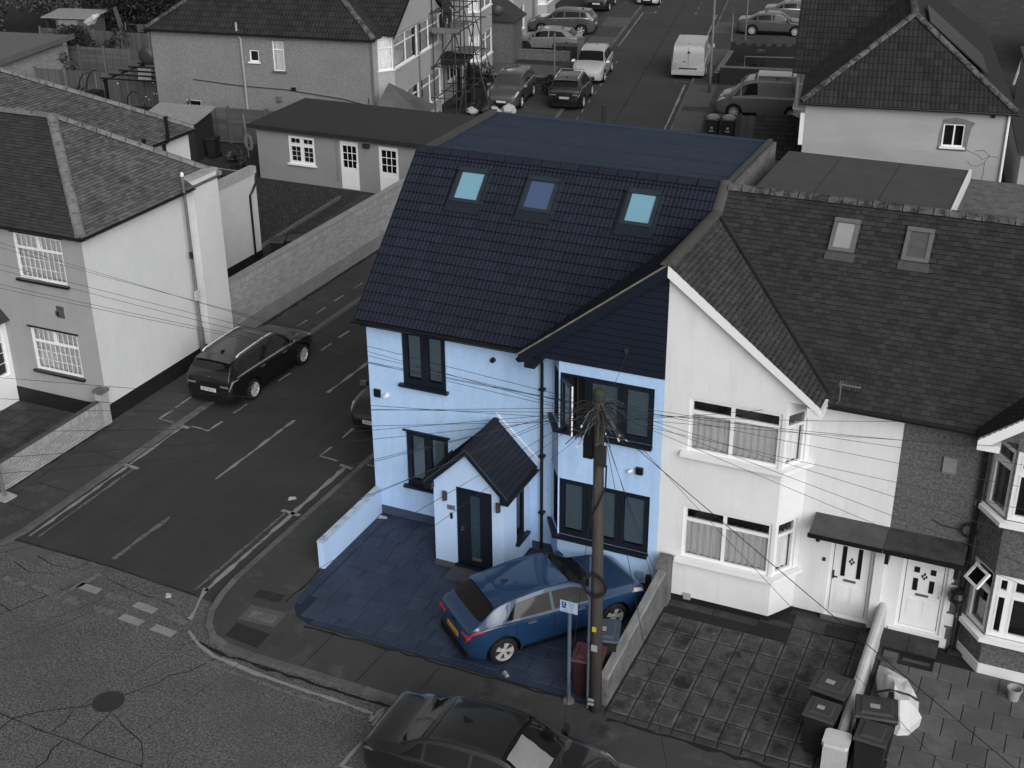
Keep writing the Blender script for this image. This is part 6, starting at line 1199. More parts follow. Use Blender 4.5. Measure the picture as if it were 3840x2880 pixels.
def car(kn, label, cat, x, y, head, pm, z=0, rails=False, chrome=False, rimd=False, tail=None, plate=None, ptext=None, group=None, name=None, glass=None, front_text=False):
    k = KIND[kn]; C_ = car_meshes(kn); root = thing(name or 'parked_car', label, cat, (x, y, z), R_(head), group)
    b = link('body', C_['body'], root); omat(b, pm)
    for me in C_['side']: o = link('side_window', me, root)
    o = link('windscreen', C_['screen'], root)
    if glass: omat(o, glass)
    if 'rear' in C_: link('rear_window', C_['rear'], root)
    for me in C_['handles']: link('door_handle', me, root)
    for n_ in ('seams', 'sills', 'fin', 'grille', 'bumper'): link({'seams': 'panel_gaps', 'sills': 'lower_sill', 'handles': 'door_handles', 'fin': 'aerial_fin', 'grille': 'grille', 'bumper': 'rear_diffuser'}[n_], C_[n_], root)
    for me in C_['headlamp']: link('headlamp', me, root)
    for me in C_['tail']:
        o = link('tail_lamp', me, root)
        if tail: omat(o, tail)
    for me in C_['mirror']: o = link('door_mirror', me, root); omat(o, pm)
    if kn != 'van':
        for s in (-1, 1):
            y0, y1 = sorted((s * k['W'] * .24, s * k['W'] * .395)); zl = C_['zb'] + (.16 if kn != 'sedan' else .06); xr = min(x_ for x_ in (-k['L'] / 2 + .0,)); p_ = MB().box(xr - .004, xr + .10, y0, y1, zl - .035, zl + .02).build('tail_lamp', tail or LAMPR, root)
    if 'spoiler' in C_: o = link('rear_spoiler', C_['spoiler'], root); omat(o, pm)
    if rails: link('roof_rails', C_['rails'], root)
    if chrome: link('chrome_beltline', C_['beltline'], root)
    p = link('number_plate', C_['plate_r'], root)
    if plate: omat(p, plate)
    link('number_plate', C_['plate_f'], root)
    if ptext:
        hl = k['L'] / 2
        if front_text: M4 = Matrix.Translation((hl + .022, 0, .495)) @ Matrix.Rotation(R_(90), 4, 'Z') @ Matrix.Rotation(R_(90), 4, 'X')
        else: M4 = Matrix.Translation((-hl - .017, 0, C_['zb'])) @ Matrix.Rotation(R_(-90), 4, 'Z') @ Matrix.Rotation(R_(90), 4, 'X')
        text('plate_letters', ptext, .105, CARDARK, M4, p)
    for ax in C_['ax']:
        for s in (-1, 1):
            w_ = link('wheel', C_['tyre'], root); w_.location = (ax, s * (k['W'] / 2 - .115), k['wr']); w_.rotation_euler = (0, 0, 0 if s < 0 else math.pi)
            link('rim', C_['rimd' if rimd else 'rim'], w_); link('brake_disc', C_['hub'], w_)
    return root
ROAD = -.08
c1_ = car('estate', 'black estate car with bright roof rails parked half on the left pavement', 'car', -7.32, 5.42, 90, P_BLACK, -.05, rails=True, chrome=True, tail=mat('pale_tail_lamp', .16, .2), ptext='EJ19 BCX')
MB().lathe([(.035, -.006), (.055, -.006), (.055, .006), (.035, .006)], 14, (-2.27, 0, 1.0), 'x').build('round_badge', CHROME, c1_)
car('hatch', 'blue hatchback parked askew on the dark driveway', 'car', 5.68, -2.63, 50.6, P_BLUE, .022, tail=LAMPRED, plate=PLATEY)
sd_ = car('sedan', 'black saloon car parked at the kerb in the bottom foreground', 'car', 6.72, -7.52, 0, P_DARK, ROAD)
kS = car_funcs(KIND['sedan']); sm = MB(); n = 8
for i in range(n + 1):
    for j in range(n + 1):
        xx = .52 + .62 * i / n; p = kS(xx, 8.0 + 2.2 * j / n); sm.v.append((p.x + .02, p.y, p.z + .022 + .01 * math.sin(i * 2.1 + j)))
sm.f = [(i * (n + 1) + j, i * (n + 1) + j + 1, (i + 1) * (n + 1) + j + 1, (i + 1) * (n + 1) + j) for i in range(n) for j in range(n)]; sm.m = [0] * len(sm.f)
tag(sm.build('windscreen_cover', mat('pale_sheet', .20, .6, .1, 3), smooth=True), 'pale grey cover sheet lying on the black saloon windscreen', 'cover').matrix_world = Matrix.Translation((6.72, -7.52, ROAD))
car('hatch', 'dark car parked at the blue house corner, only its front showing', 'car', -2.06, 5.52, -90, P_DARK, -.04, ptext='AE14 KLU', front_text=True)
hd = 101.5; DX, DY = -math.sin(TH), math.cos(TH)
s1_ = car('suv', 'black sport utility car with roof bars parked on the far road', 'car', -11.3, 41.2, hd, P_BLACK, -.05, rails=True, tail=mat('pale_tail_lamp', .16), ptext='LM15 ORG')
for x in (-.9, .15): MB().tube([(x, -.66, 1.70), (x, .66, 1.70)], .022, 6).build('roof_bar', METALG, s1_)
car('suv', 'white sport utility car facing the camera behind the black one', 'car', -12.35, 47.15, hd + 180, P_WHITE, -.05, rails=True)
v1 = car('van', 'white panel van seen from behind on the far road', 'van', -7.55, 50.9, hd, P_VANW, ROAD, tail=LAMPR, name='panel_van', ptext='WF21 LLP')
k = MB(); k.box(-2.50, -2.482, -.005, .005, .62, 1.86); k.box(-2.50, -2.48, .14, .30, 1.02, 1.06); k.build('rear_door_gap', CARDARK, v1); MB().box(-2.54, -2.46, -.93, .93, .30, .56).build('rear_bumper', P_VANW, v1); MB().box(-2.51, -2.482, -.52, .52, .62, .68).build('step_recess', CARDARK, v1); k = MB()
for x in (-1.75, -.85): k.box(x, x + .8, -.66, .66, 1.972, 1.985)
k.build('roof_ribs', P_VANW, v1)
v2 = car('van', 'mid-grey panel van with white roof tubes parked nose to the road', 'van', -.92, 42.05, 180 + 10, P_VANG, .0, name='panel_van')
k = MB()
for x in (.55, -.55, -1.6): k.box(x - .03, x + .03, -.75, .75, 2.03, 2.08)
k.build('roof_rack', METALD, v2); k = MB()
for y in (-.55, -.3, .0, .3): k.box(-1.9, .45, y - .1, y + .1, 2.09, 2.16)
k.build('white_roof_load', P_WHITE, v2)
car('hatch', 'silver hatchback on a driveway left of the far road', 'car', -17.55, 52.65, 180 + 11, P_SILV, .0, rimd=True)
car('suv', 'dark sport utility car with pale window trim behind the silver hatchback', 'car', -18.75, 58.3, 180 + 11, P_GREY, .0, chrome=True)
car('hatch', 'dark hatchback showing only its rear at the top left of the far road', 'car', -19.75, 68.0, hd, P_BLACK, 0, ptext='LT16')
car('sedan', 'white saloon at the very top of the far road facing the camera', 'car', -17.35, 72.2, hd + 180, P_WHITE, ROAD)
car('sedan', 'grey saloon with bright wheels parked on the right driveway', 'car', -5.75, 63.15, 11, P_GREY, .0)
car('sedan', 'second grey saloon behind, cut by the top edge on the right', 'car', -5.2, 68.0, 11, P_MID, .0, chrome=True)
car('suv', 'dusty grey people carrier with bags in front of it beside the scaffold', 'car', -14.2, 39.75, -80, P_GREY, .0, glass=mat('dusty_windscreen', .05, .3, .2, 4))
# ================================================================ STREET FURNITURE
# telegraph pole with its crown of cable ends
PXp, PYp = 7.68, -4.83; PT = Vector((7.60, -4.83, 6.62))
pole = thing('telegraph_pole', 'tall brown wooden telegraph pole with a bristle of cables at its top', 'pole', (PXp, PYp, 0))
L_ = lambda x, y, z: (x - PXp, y - PYp, z)
MB().tube([L_(7.69, -4.83, 0), L_(7.66, -4.83, 3.2), L_(7.61, -4.83, 6.9)], [.125, .11, .09], 14).build('shaft', POLEW, pole, smooth=True)
k = MB(); k.lathe([(.0, 6.84), (.10, 6.84), (.115, 6.92), (.11, 7.02), (.08, 7.08), (0, 7.09)], 12, L_(7.605, -4.83, 0)); k.build('pole_cap', mat('mossy_pole_cap', (.030, .038, .026), .9, .35, 12), pole)
MB().box(*[v for v in (-.31, -.13)], -.13, .05, 5.72, 6.35).build('junction_box', CARDARK, pole); MB().box(-.06, .14, -.15, -.118, 5.62, 6.05).build('steel_plate', METALD, pole)
MB().tube([(-.06, -.15, 6.05), (.06, -.15, 6.12)], .02, 6).build('bright_clamp', METALG, pole)
rn = random.Random(9); k = MB(); k2 = MB(); k3 = MB()
for i in range(90):
    a = rn.uniform(0, 2 * math.pi); r = rn.uniform(.25, .62); z0 = rn.uniform(6.35, 6.85); z1 = z0 - rn.uniform(-.05, .45); c = (-.07, 0)
    p0 = (c[0] + .1 * math.cos(a), .1 * math.sin(a), z0); p1 = (c[0] + r * math.cos(a), r * math.sin(a), z1); pm_ = tuple((p0[n_] + p1[n_]) / 2 + (.06 if n_ == 2 else 0) for n_ in range(3))
    (k if i % 3 else k2).tube([p0, pm_, p1], .008, 4)
    if i % 9 == 0: k3.tube([p1, tuple(p1[n_] + (p1[n_] - pm_[n_]) * .18 for n_ in range(3))], .016, 5)
k.build('cable_tails', WIRE, pole, kind='stuff'); k2.build('grey_cable_tails', mat('tail_grey', (.07, .08, .09), .5, .2, 20), pole, kind='stuff'); k3.build('pale_insulators', mat('insulator_white', .5, .4, .1), pole, kind='stuff')
MB().tube([(-.15, -.02, .02), (-.15, -.03, 2.0), (-.15, -.02, 3.6)], .03, 8).build('cable_duct', BLUEPOST, pole)
k = MB()
for r in (.20, .215, .23, .245): k.tube([(-.02 + r * math.cos(a * .35), -.155 - .01 * math.sin(a), 3.05 + r * 1.05 * math.sin(a * .35)) for a in range(18)], .014, 5, closed=True)
k.build('cable_loop', WIRE, pole); k = MB(); k.tube([(.11, -.03, 5.6), (.13, -.1, 5.2), (.02, -.15, 4.85), (-.13, -.1, 4.55), (-.14, -.03, 4.1)], .018, 5); k.build('spiral_cable', WIRE, pole)
MB().box(-.05, .03, -.140, -.118, 1.98, 2.08).build('yellow_tag', mat('yellow_tag', (.42, .36, .02), .6, .1), pole); MB().box(-.06, .06, -.142, -.12, 1.52, 1.66).build('grey_tag', STICK, pole); MB().box(-.10, .02, -.145, -.12, .30, .35).box(-.10, .02, -.145, -.12, .20, .25).build('white_bands', STICK, pole)
ENDS_L = [(-12.0, .9), (-11.7, .6), (-10.7, -.4), (-10.5, -.7), (-9.7, -1.5), (-9.5, -1.7), (-5.7, -5.7), (-5.0, -6.5), (-4.6, -6.9), (-3.9, -7.6), (-3.1, -8.4), (-2.7, -8.9), (-.9, -10.8), (-.7, -10.9), (1.2, -12.9), (1.0, -12.7), (4.1, -14.5), (2.8, -14.6)]
ENDS_R = [(14.6, -1.1), (14.7, -1.9), (14.6, -.4), (14.7, -2.7), (14.8, -3.6), (14.9, -4.5), (14.9, -5.1), (15.2, -9.5), (14.4, -9.9), (11.1, -11.4), (9.8, -12.0)]
def wire(p, q_, label, r=.0075, sag=.10, m=WIRE, group=None):
    p, q_ = Vector(p), Vector(q_); n = 9; L = (q_ - p).length; pts = [p.lerp(q_, i / n) - Vector((0, 0, sag * L / 10 * 4 * (i / n) * (1 - i / n))) for i in range(n + 1)]
    return tag(MB().tube(pts, r, 4).build('telephone_wire', m), label, 'wire', group)
rn = random.Random(2)
LW = ('thin telephone wire running from the pole past the pale left house', 'thin telephone wire running from the pole across the side street', 'thin telephone wire running from the pole over the junction corner')
for x, y in ENDS_L:
    s = PT + Vector((rn.uniform(-.12, .02), rn.uniform(-.1, .1), rn.uniform(-.15, .22))); e_ = Vector((x, y, 5.2)); e2 = s + (e_ - s) * 1.35
    wire(s, e2, LW[0 if y > -2 else (1 if y > -9 else 2)], .005, .04, group='wires fanning left from the pole')
for i, (x, y) in enumerate(ENDS_R):
    s = PT + Vector((rn.uniform(-.02, .12), rn.uniform(-.1, .1), rn.uniform(-.15, .22))); e_ = Vector((x, y, 5.2)); e2 = s + (e_ - s) * (1.0 if y > -1.2 else 1.3)
    wire(s, e2, 'thin dark telephone wire running right from the pole top', .009 if i == 7 else .0045, .04, group='wires fanning right from the pole')
for e_, m in (((6.66, -.68, 5.80), WIREG), ((7.42, -.7, .6), WIRE), ((7.55, -.7, .55), WIRE), ((4.7, -.05, 2.55), WIREG), ((4.66, -.05, 4.2), WIRE), ((9.6, -.62, 5.1), WIRE), ((12.2, -.05, 5.1), WIRE), ((13.8, -.1, 4.9), WIRE)):
    wire(PT + Vector((0, 0, rn.uniform(-.2, .15))), e_, 'thin telephone wire dropping from the pole to a house front', .005, .06, m, group='wires dropping from the pole to house fronts')
# parking sign on its post in front of the blue car
sg_ = thing('parking_sign', 'white parking plate with blue P on a grey post before the blue car', 'sign', (7.10, -4.80, 0))
MB().tube([(0, 0, 0), (0, 0, 2.44)], .038, 10).build('post', BLUEPOST, sg_); MB().lathe([(.13, .0), (.11, .05), (.06, .08)], 10).build('post_footing', CAPSD, sg_)
pl = MB(); pl.box(-.18, .18, -.052, -.044, 2.18, 2.44); pl = pl.build('plate', mat('sign_white', (.33, .42, .55), .4, .04, 6), sg_)
RX = Matrix.Rotation(R_(90), 4, 'X'); TXT = mat('sign_ink', (.03, .05, .10), .5, 0)
bp_ = MB().box(-.145, -.05, -.0545, -.0522, 2.325, 2.415).build('blue_panel', mat('sign_blue', (.01, .055, .22), .4, 0), pl); text('letter_P', 'P', .09, mat('sign_letter', (.40, .50, .65), .4, 0), Matrix.Translation((-.098, -.0552, 2.37)) @ RX, bp_)
MB().box(-.145, -.06, -.0545, -.0522, 2.272, 2.312).build('dark_panel', mat('sign_maroon', (.05, .02, .05), .5, 0), pl)
for i, s in enumerate(('Residents', 'permit', 'holders', 'only')): text('sign_text', s, .038, TXT, Matrix.Translation((.062, -.0526, 2.405 - i * .036)) @ RX, pl)
for i, s in enumerate(('Mon - Sat', '8.30 am - 6.30 pm')): text('sign_text', s, .036, TXT, Matrix.Translation((0, -.0526, 2.248 - i * .036)) @ RX, pl)
# lamp column by the left house
lp = thing('lamp_column', 'slim grey lamp column with small sign against the white side wall', 'lamp post', (-9.18, 5.40, 0))
MB().lathe([(.085, 0), (.085, 1.25), (.055, 1.32), (.05, 3.6), (.042, 5.9), (.042, 6.05), (0, 6.06)], 12).build('column', POSTG, lp, smooth=True); MB().lathe([(.05, 6.06), (.055, 6.14), (.03, 6.18), (0, 6.19)], 10).build('finial', WHITEP, lp)
MB().box(-.02, .07, -.09, -.03, 3.55, 3.75).build('control_box', BLACKP, lp)
pt = MB().box(.055, .062, -.17, .17, 2.20, 2.52).build('plate', mat('plate_white', .60, .4, .05), lp)
for i, s in enumerate(('AT ANY', 'TIME', 'ZONE')): text('plate_text', s, .075, TXT, Matrix.Translation((.064, 0, 2.44 - i * .085)) @ Matrix.Rotation(R_(90), 4, 'Z') @ RX, pt)
o = thing('low_post', 'short grey post on a concrete pad at the left edge of the pavement', 'post', (-9.10, -3.22, 0)); MB().tube([(0, 0, .03), (-.02, -.02, 1.3)], .04, 8).build('shaft', POSTG, o); MB().prism([(-.25, -.2), (.22, -.22), (.26, .16), (-.2, .2)], .0, .04).build('pad', CAPS, o)
o = thing('street_lamp', 'tall thin grey street lamp on the right of the far road', 'lamp post', (-4.93, 45.7, 0)); MB().lathe([(.10, 0), (.10, 1.4), (.07, 1.5), (.06, 7.5)], 10).build('column', POSTG, o, smooth=True); MB().tube([(0, 0, 7.5), (-.7, 0, 7.8)], .04).box(-1.2, -.6, -.1, .1, 7.74, 7.86).build('lantern', METALG, o)
o = thing('sign_post', 'thin grey sign post on the left pavement of the far road', 'post', (-13.3, 43.6, 0)); MB().tube([(0, 0, 0), (0, 0, 3.0)], .045, 8).build('shaft', POSTG, o); MB().box(-.02, .02, -.12, .12, 2.55, 2.95).build('plate', METALG, o)
for x, y, h, lb in ((-6.35, 55.0, 2.6, 'short grey post on the right pavement before the battlement wall'), (-6.9, 60.5, 3.6, 'taller grey post on the right pavement near the grey saloon')):
    o = thing('pavement_post', lb, 'post', (x, y, 0)); MB().tube([(0, 0, 0), (0, 0, h)], .05, 8).build('shaft', POSTG, o)
tag(MB().tube([(-7.95, 37.2, 0), (-7.95, 37.2, 1.0)], .09, 8).build('bollard', METALD), 'dark bollard tip showing above the blue flat roof', 'bollard')
# ================================================================ BINS AND LOOSE THINGS
def bin_(x, y, rz, bm, lm, label, w_=.48, d=.55, h=.92, z=.025, sticker=True, group=None):
    o = thing('wheelie_bin', label, 'bin', (x, y, z), R_(rz), group); a, b = w_ / 2, d / 2; t = .80
    MB().hexa([(-a * t, -b * t, .05), (a * t, -b * t, .05), (a * t, b * .9, .05), (-a * t, b * .9, .05), (-a, -b, h), (a, -b, h), (a, b, h), (-a, b, h)]).box(-a - .02, a + .02, -b - .02, b, h - .06, h).build('bin_body', bm, o)
    k = MB(); r = .035
    k.hexa([(-a - .03, -b - .05, h), (a + .03, -b - .05, h), (a + .03, b + .01, h), (-a - .03, b + .01, h), (-a - .02, -b - .03, h + .04), (a + .02, -b - .03, h + .04), (a + .02, b, h + .07), (-a - .02, b, h + .07)])
    k.hexa([(-a + .06, -b + .05, h + .045), (a - .06, -b + .05, h + .045), (a - .06, b - .08, h + .065), (-a + .06, b - .08, h + .065), (-a + .09, -b + .09, h + .075), (a - .09, -b + .09, h + .075), (a - .09, b - .11, h + .095), (-a + .09, b - .11, h + .095)])
    ld_ = k.build('lid', lm, o); MB().tube([(-a * .8, b + .06, h - .02), (a * .8, b + .06, h - .02)], .018, 6).box(-a * .8, -a * .7, b - .02, b + .07, h - .05, h).box(a * .7, a * .8, b - .02, b + .07, h - .05, h).build('handle', bm, o)
    for s in (-1, 1): w2 = MB().lathe([(.04, -.03), (.10, -.03), (.10, .03), (.04, .03)], 14, (s * (a * .92), b * .95, .10), 'x').build('wheel', TYRE, o)
    if sticker: MB().box(-a * .35, a * .15, -b * .3, b * .1, h + .086, h + .094).build('sticker', STICK, ld_)
    return o
bin_(7.38, -4.42, 8, BINR, BINRL, 'maroon wheelie bin standing behind the telegraph pole', .56, .52, .95, .02, False); bin_(7.40, -3.62, 15, BINB, BINBL, 'slate-lidded wheelie bin between the blue car and the boundary wall', .58, .66, .98, .02)
bin_(12.0, -3.50, -8, BINB, BINL, 'wide dark bin, rear one of two left of the dividing wall', .66, .58, 1.0); bin_(11.98, -4.26, -6, BINB, BINL, 'dark bin with pale label, front one of two left of the dividing wall', .54, .50, .96)
bin_(12.90, -3.86, 10, BINB, BINL, 'wide dark bin beside the white sack, right of the dividing wall', .72, .56, 1.0); bin_(12.96, -4.52, -3, BINB, BINL, 'dark bin nearest the camera, right of the dividing wall', .54, .52, .96, .025, False)
for x, y, lb in ((-23.5, 24.6, 'dark bin beside the corrugated shed, left one'), (-22.6, 24.5, 'dark bin beside the corrugated shed, right one')): bin_(x, y, 8, BINB, BINB, lb, sticker=False)
for x, y, lb, m in ((-2.1, 36.6, 'bin with bagged lid by the low fence, left one', BINB), (-1.35, 36.75, 'bin with bagged lid by the low fence, right one', BINB)):
    o = bin_(x, y, 6, m, BINL, lb, .58, .6, 1.02, .0, False); MB().box(-.06, .05, -.30, -.285, .58, .68).box(-.12, .1, -.295, -.282, .45, .50).build('printed_mark', STICK, o); kk = MB(); kk.lathe([(.34, 1.02), (.33, 1.12), (.2, 1.2), (0, 1.22)], 9, (0, 0, 0)); kk.build('plastic_wrap', mat('clear_wrap', .20, .25, .4, 9, spec=.8), o)
for x, y, lb in ((-15.8, 50.35, 'dark box bin before the silver hatchback, left one'), (-15.0, 50.5, 'dark box bin before the silver hatchback, right one')): bin_(x, y, 11, BINB, BINL, lb, .75, .6, .9, 0, False)
bin_(-4.0, 53.0, 10, BINB, BINB, 'dark bin against the battlement wall', z=0); bin_(-12.0, 13.9, 20, BINB, BINL, 'grey bin behind the long brick wall, left one', .5, .5, .9, 0, False); bin_(-11.55, 14.35, 20, BINB, BINL, 'grey bin behind the long brick wall, right one', .5, .5, .9, 0, False)
# white builder's sack
sk = MB(); rn = random.Random(4)
prof = [(12.66, -1.66, .02, .10), (12.85, -1.9, .0, .55), (13.1, -2.2, 0, .62), (13.35, -2.5, 0, .55), (13.5, -2.8, 0, .40), (13.42, -3.1, 0, .28), (13.22, -3.22, 0, .12)]
base = [(12.62, -1.62), (12.95, -1.78), (13.3, -2.15), (13.56, -2.55), (13.62, -2.8), (13.48, -3.14), (13.3, -3.22), (13.1, -3.12), (13.02, -2.7), (12.9, -2.35), (12.72, -2.1), (12.6, -1.8)]
n = len(base); cx, cy = 13.1, -2.5
for lev, (sc_, z) in enumerate(((1, .03), (1.02, .2), (.9, .42), (.62, .60), (.3, .66))):
    for i, (x, y) in enumerate(base): j = rn.uniform(-.05, .05); sk.v.append((cx + (x - cx) * sc_ + j * .6, cy + (y - cy) * sc_ + j * .6, z + rn.uniform(-.05, .06) * (lev > 0)))
for l in range(4):
    for i in range(n): i2 = (i + 1) % n; sk.f.append((l * n + i, l * n + i2, (l + 1) * n + i2, (l + 1) * n + i))
sk.f.append(tuple(4 * n + i for i in range(n))); sk.m = [0] * len(sk.f)
o = tag(sk.build('builders_sack', SACK), 'crumpled white woven sack slumped behind the bins in the right yard', 'sack'); MB().tube([(12.75, -2.75, .55), (13.0, -2.72, .66), (13.35, -2.68, .62), (13.55, -2.62, .5)], .025, 5).build('sack_strap', CARDARK, o); MB().box(12.98, 13.25, -2.95, -2.72, .52, .62).build('dark_rubbish', BINB, o)
kb = MB(); kb.lathe([(.10, .025), (.14, .27), (.155, .28), (.155, .30), (.13, .30), (.095, .06), (0, .06)], 16, (15.22, -1.20, 0)); tag(kb.build('plant_pot', mat('pale_pot', .30, .7, .2, 20)), 'pale empty plant pot standing on the right-hand paving', 'pot')
for x, y, z, sx, sy, lb in ((-2.35, -.25, -.075, .12, .04, 'scrap of pale litter by the right kerb line'), (5.62, -4.58, .02, .09, .05, 'crushed white and blue carton behind the blue car wheel'), (-2.6, -5.0, -.08, .08, .06, 'white crumpled paper on the road near the junction'), (.3, -.25, .024, .12, .05, 'white scrap at the inner end of the driveway wall')):
    q = MB(); q.hexa([(-sx, -sy, 0), (sx, -sy * .8, 0), (sx * .9, sy, 0), (-sx * .8, sy, 0), (-sx * .7, -sy * .6, .05), (sx * .6, -sy * .5, .07), (sx * .5, sy * .6, .03), (-sx * .6, sy * .5, .06)]); o = tag(q.build('litter', STICK), lb, 'litter'); o.location = (x, y, z); o.rotation_euler = (0, 0, x)
rn = random.Random(14); q = MB()
for i in range(40): x = rn.uniform(-.8, 7); y = -6.24 - rn.uniform(0, .12) + (.15 if x < -.2 else 0); s = rn.uniform(.006, .018); q.box(x, x + s, y, y + s, -.085, -.085 + s)
q.build('gutter_debris', CAPSD, kind='stuff')['label'] = 'small pale debris scattered along the kerb gutter'
# ================================================================ GARDENS BEHIND THE LEFT HOUSE
def leaves(mb, c, rad, n, sz, rnd, m=0, hollow=.4):
    for i in range(n):
        while True:
            d = Vector((rnd.uniform(-1, 1), rnd.uniform(-1, 1), rnd.uniform(-1, 1)))
            if hollow < d.length < 1: break
        p = Vector(c) + Vector((d.x * rad[0], d.y * rad[1], d.z * rad[2])); a = Vector((rnd.uniform(-1, 1), rnd.uniform(-1, 1), rnd.uniform(-1, 1))).normalized(); b = a.cross(Vector((rnd.uniform(-1, 1), rnd.uniform(-1, 1), rnd.uniform(-1, 1)))).normalized(); s = sz * rnd.uniform(.6, 1.3)
        mb.poly([p - a * s, p - b * s * .5, p + a * s, p + b * s * .5], m)
def tree(name, label, x, y, h, rad, m, n=2600, sz=.16, cat='tree', seed=1, lobes=9):
    rnd = random.Random(seed); o = thing(name, label, cat, (x, y, 0)); k = MB(); k.tube([(0, 0, 0), (.1, .05, h * .35), (0, .1, h * .7)], [.16, .12, .05], 8)
    for i in range(6): a = i * 1.05; k.tube([(0.05, .03, h * (.25 + .06 * i)), (rad * .55 * math.cos(a), rad * .55 * math.sin(a), h * (.5 + .06 * i))], [.06, .02], 6)
    k.build('trunk', BARK, o); c = MB()
    for i in range(lobes):
        a = rnd.uniform(0, 6.28); r = rnd.uniform(.1, .75) * rad; z = h * rnd.uniform(.2, .85); q_ = rad * rnd.uniform(.35, .6); leaves(c, (r * math.cos(a), r * math.sin(a), z), (q_, q_, q_ * .8), n // lobes, sz, rnd)
    c.build('crown', m, o, kind='stuff'); return o
tree('evergreen_tree', 'dark dense evergreen tree behind the washing line, upper left', -44.8, 46.4, 5.0, 3.4, LEAF, 11000, .12, seed=3, lobes=16); tree('evergreen_tree', 'dark evergreen tree at the top behind the pebbledash house roof', -39.6, 47.6, 5.0, 3.4, LEAF, 10000, .12, seed=4, lobes=14)
tree('broadleaf_tree', 'mid-grey leafy tree behind the small shed at the top left', -50.5, 44.5, 4.6, 3.0, LEAFL, 9000, .10, seed=5, lobes=15); tree('broadleaf_tree', 'pale leafy tree in the top left corner', -54.0, 41.5, 4.4, 2.8, LEAFL, 8000, .10, seed=6, lobes=13); tree('evergreen_tree', 'dark tree mass between the corner tree and the shed', -52.5, 50.5, 6.5, 4.2, LEAF, 8000, .13, seed=11, lobes=12)
tree('round_bush', 'round dark evergreen bush in front of the lapped fence', -41.2, 36.3, 2.5, 1.7, LEAF, 7000, .08, 'bush', 7, 12); tree('ivy_shrub', 'tangled mid-grey ivy beside the pale brick outhouse', -39.9, 33.6, 1.9, 1.1, LEAFL, 1800, .09, 'shrub', 8, 9); tree('leafy_shrub', 'low pale shrub before the close-boarded fence', -35.5, 30.0, 1.2, 1.0, LEAFL, 1500, .07, 'shrub', 9, 8)
tree('bare_shrub', 'small dark shrub at the left end of the annexe', -19.3, 22.0, 2.0, .55, LEAF, 500, .10, 'shrub', 10, 6); tree('ivy_shrub', 'dark ivy hanging over the upper fence', -40.5, 40.6, 1.9, 1.4, LEAF, 1400, .10, 'shrub', 12, 8)
def fence(label, x0, y0, x1, y1, h, style='boards', bw=.11, postm=POSTC, gap=1.83):
    t, L = unit((x0, y0), (x1, y1)); o = thing('garden_fence', label, 'fence', (x0, y0, 0), math.atan2(t[1], t[0])); n = max(1, round(L / gap)); g_ = L / n
    for i in range(n + 1): MB().box(i * g_ - .05, i * g_ + .05, -.05, .05, 0, h + .08).build('fence_post', postm, o)
    if style == 'boards':
        c = int(L / bw); me = MB().box(0, bw * .93, -.012, .012, .05, h).mesh('fence_board', FENCEW)
        for i in range(c): b = link('fence_board', me, o); b.location = (i * bw, (.006 if i % 2 else -.006), random.uniform(-.015, .015))
        MB().box(0, L, .012, .045, .4, .48).box(0, L, .012, .045, h - .35, h - .27).build('fence_rail', FENCEW, o)
    else:
        for i in range(n):
            for j in range(int(h / .14)):
                z = .05 + j * .14; MB().hexa([(i * g_ + .05, -.016, z), ((i + 1) * g_ - .05, -.016, z), ((i + 1) * g_ - .05, .0, z), (i * g_ + .05, .0, z), (i * g_ + .05, -.004, z + .15), ((i + 1) * g_ - .05, -.004, z + .15), ((i + 1) * g_ - .05, .004, z + .15), (i * g_ + .05, .004, z + .15)]).build('fence_slat', FENCEW, o)
            for k_ in (.02, .33, .66, .97): x = i * g_ + .05 + (g_ - .1) * k_; MB().box(x, x + .035, -.034, -.016, .05, h).build('fence_batten', FENCEW, o)
    return o
fence('close-boarded fence with concrete posts behind the pergola', -38.2, 30.1, -28.9, 31.35, 1.75); fence('lapped panel fence behind the round bush', -43.3, 35.2, -33.2, 36.3, 1.75, 'lap'); fence('rear fence with ivy below the washing line', -46.0, 39.1, -36.6, 40.4, 1.75, 'boards', .15)
fence('lapped panel fence between the corrugated shed and the annexe', -25.3, 26.6, -19.3, 27.4, 1.75, 'lap', postm=FENCEW); fence('sloping lapped fence beside the pebbledash house wall', -27.9, 27.9, -25.4, 26.7, 1.9, 'lap', postm=FENCEW)
fence('low boarded fence beside the bins right of the far road', -2.7, 36.95, 2.6, 37.7, 1.15, 'boards', .12, FENCEW)
# pale brick outhouse with flat roof
bo = thing('brick_outhouse', 'pale brick outhouse with flat roof at the far left edge', 'building', (-38.95, 30.2, 0), R_(100)); MB().box(-9, 4.3, 0, 6, 0, 2.5).build('mortar_core', MORTAR, bo); b = MB(); bricks(b, (-9, 0), X1, 13.3, .2, 2.5, .30, .10, .012); b.build('brickwork', BRICKL, bo, kind='stuff'); MB().box(-9.2, 4.6, -.35, 6.2, 2.5, 2.56).box(-9.2, 4.62, -.38, -.35, 2.36, 2.66).build('roof', mat('pale_felt', .12, .8, .1, 2), bo); MB().box(3.9, 4.1, -.12, 0, 2.15, 2.4).build('wall_lamp', WHITEP, bo)
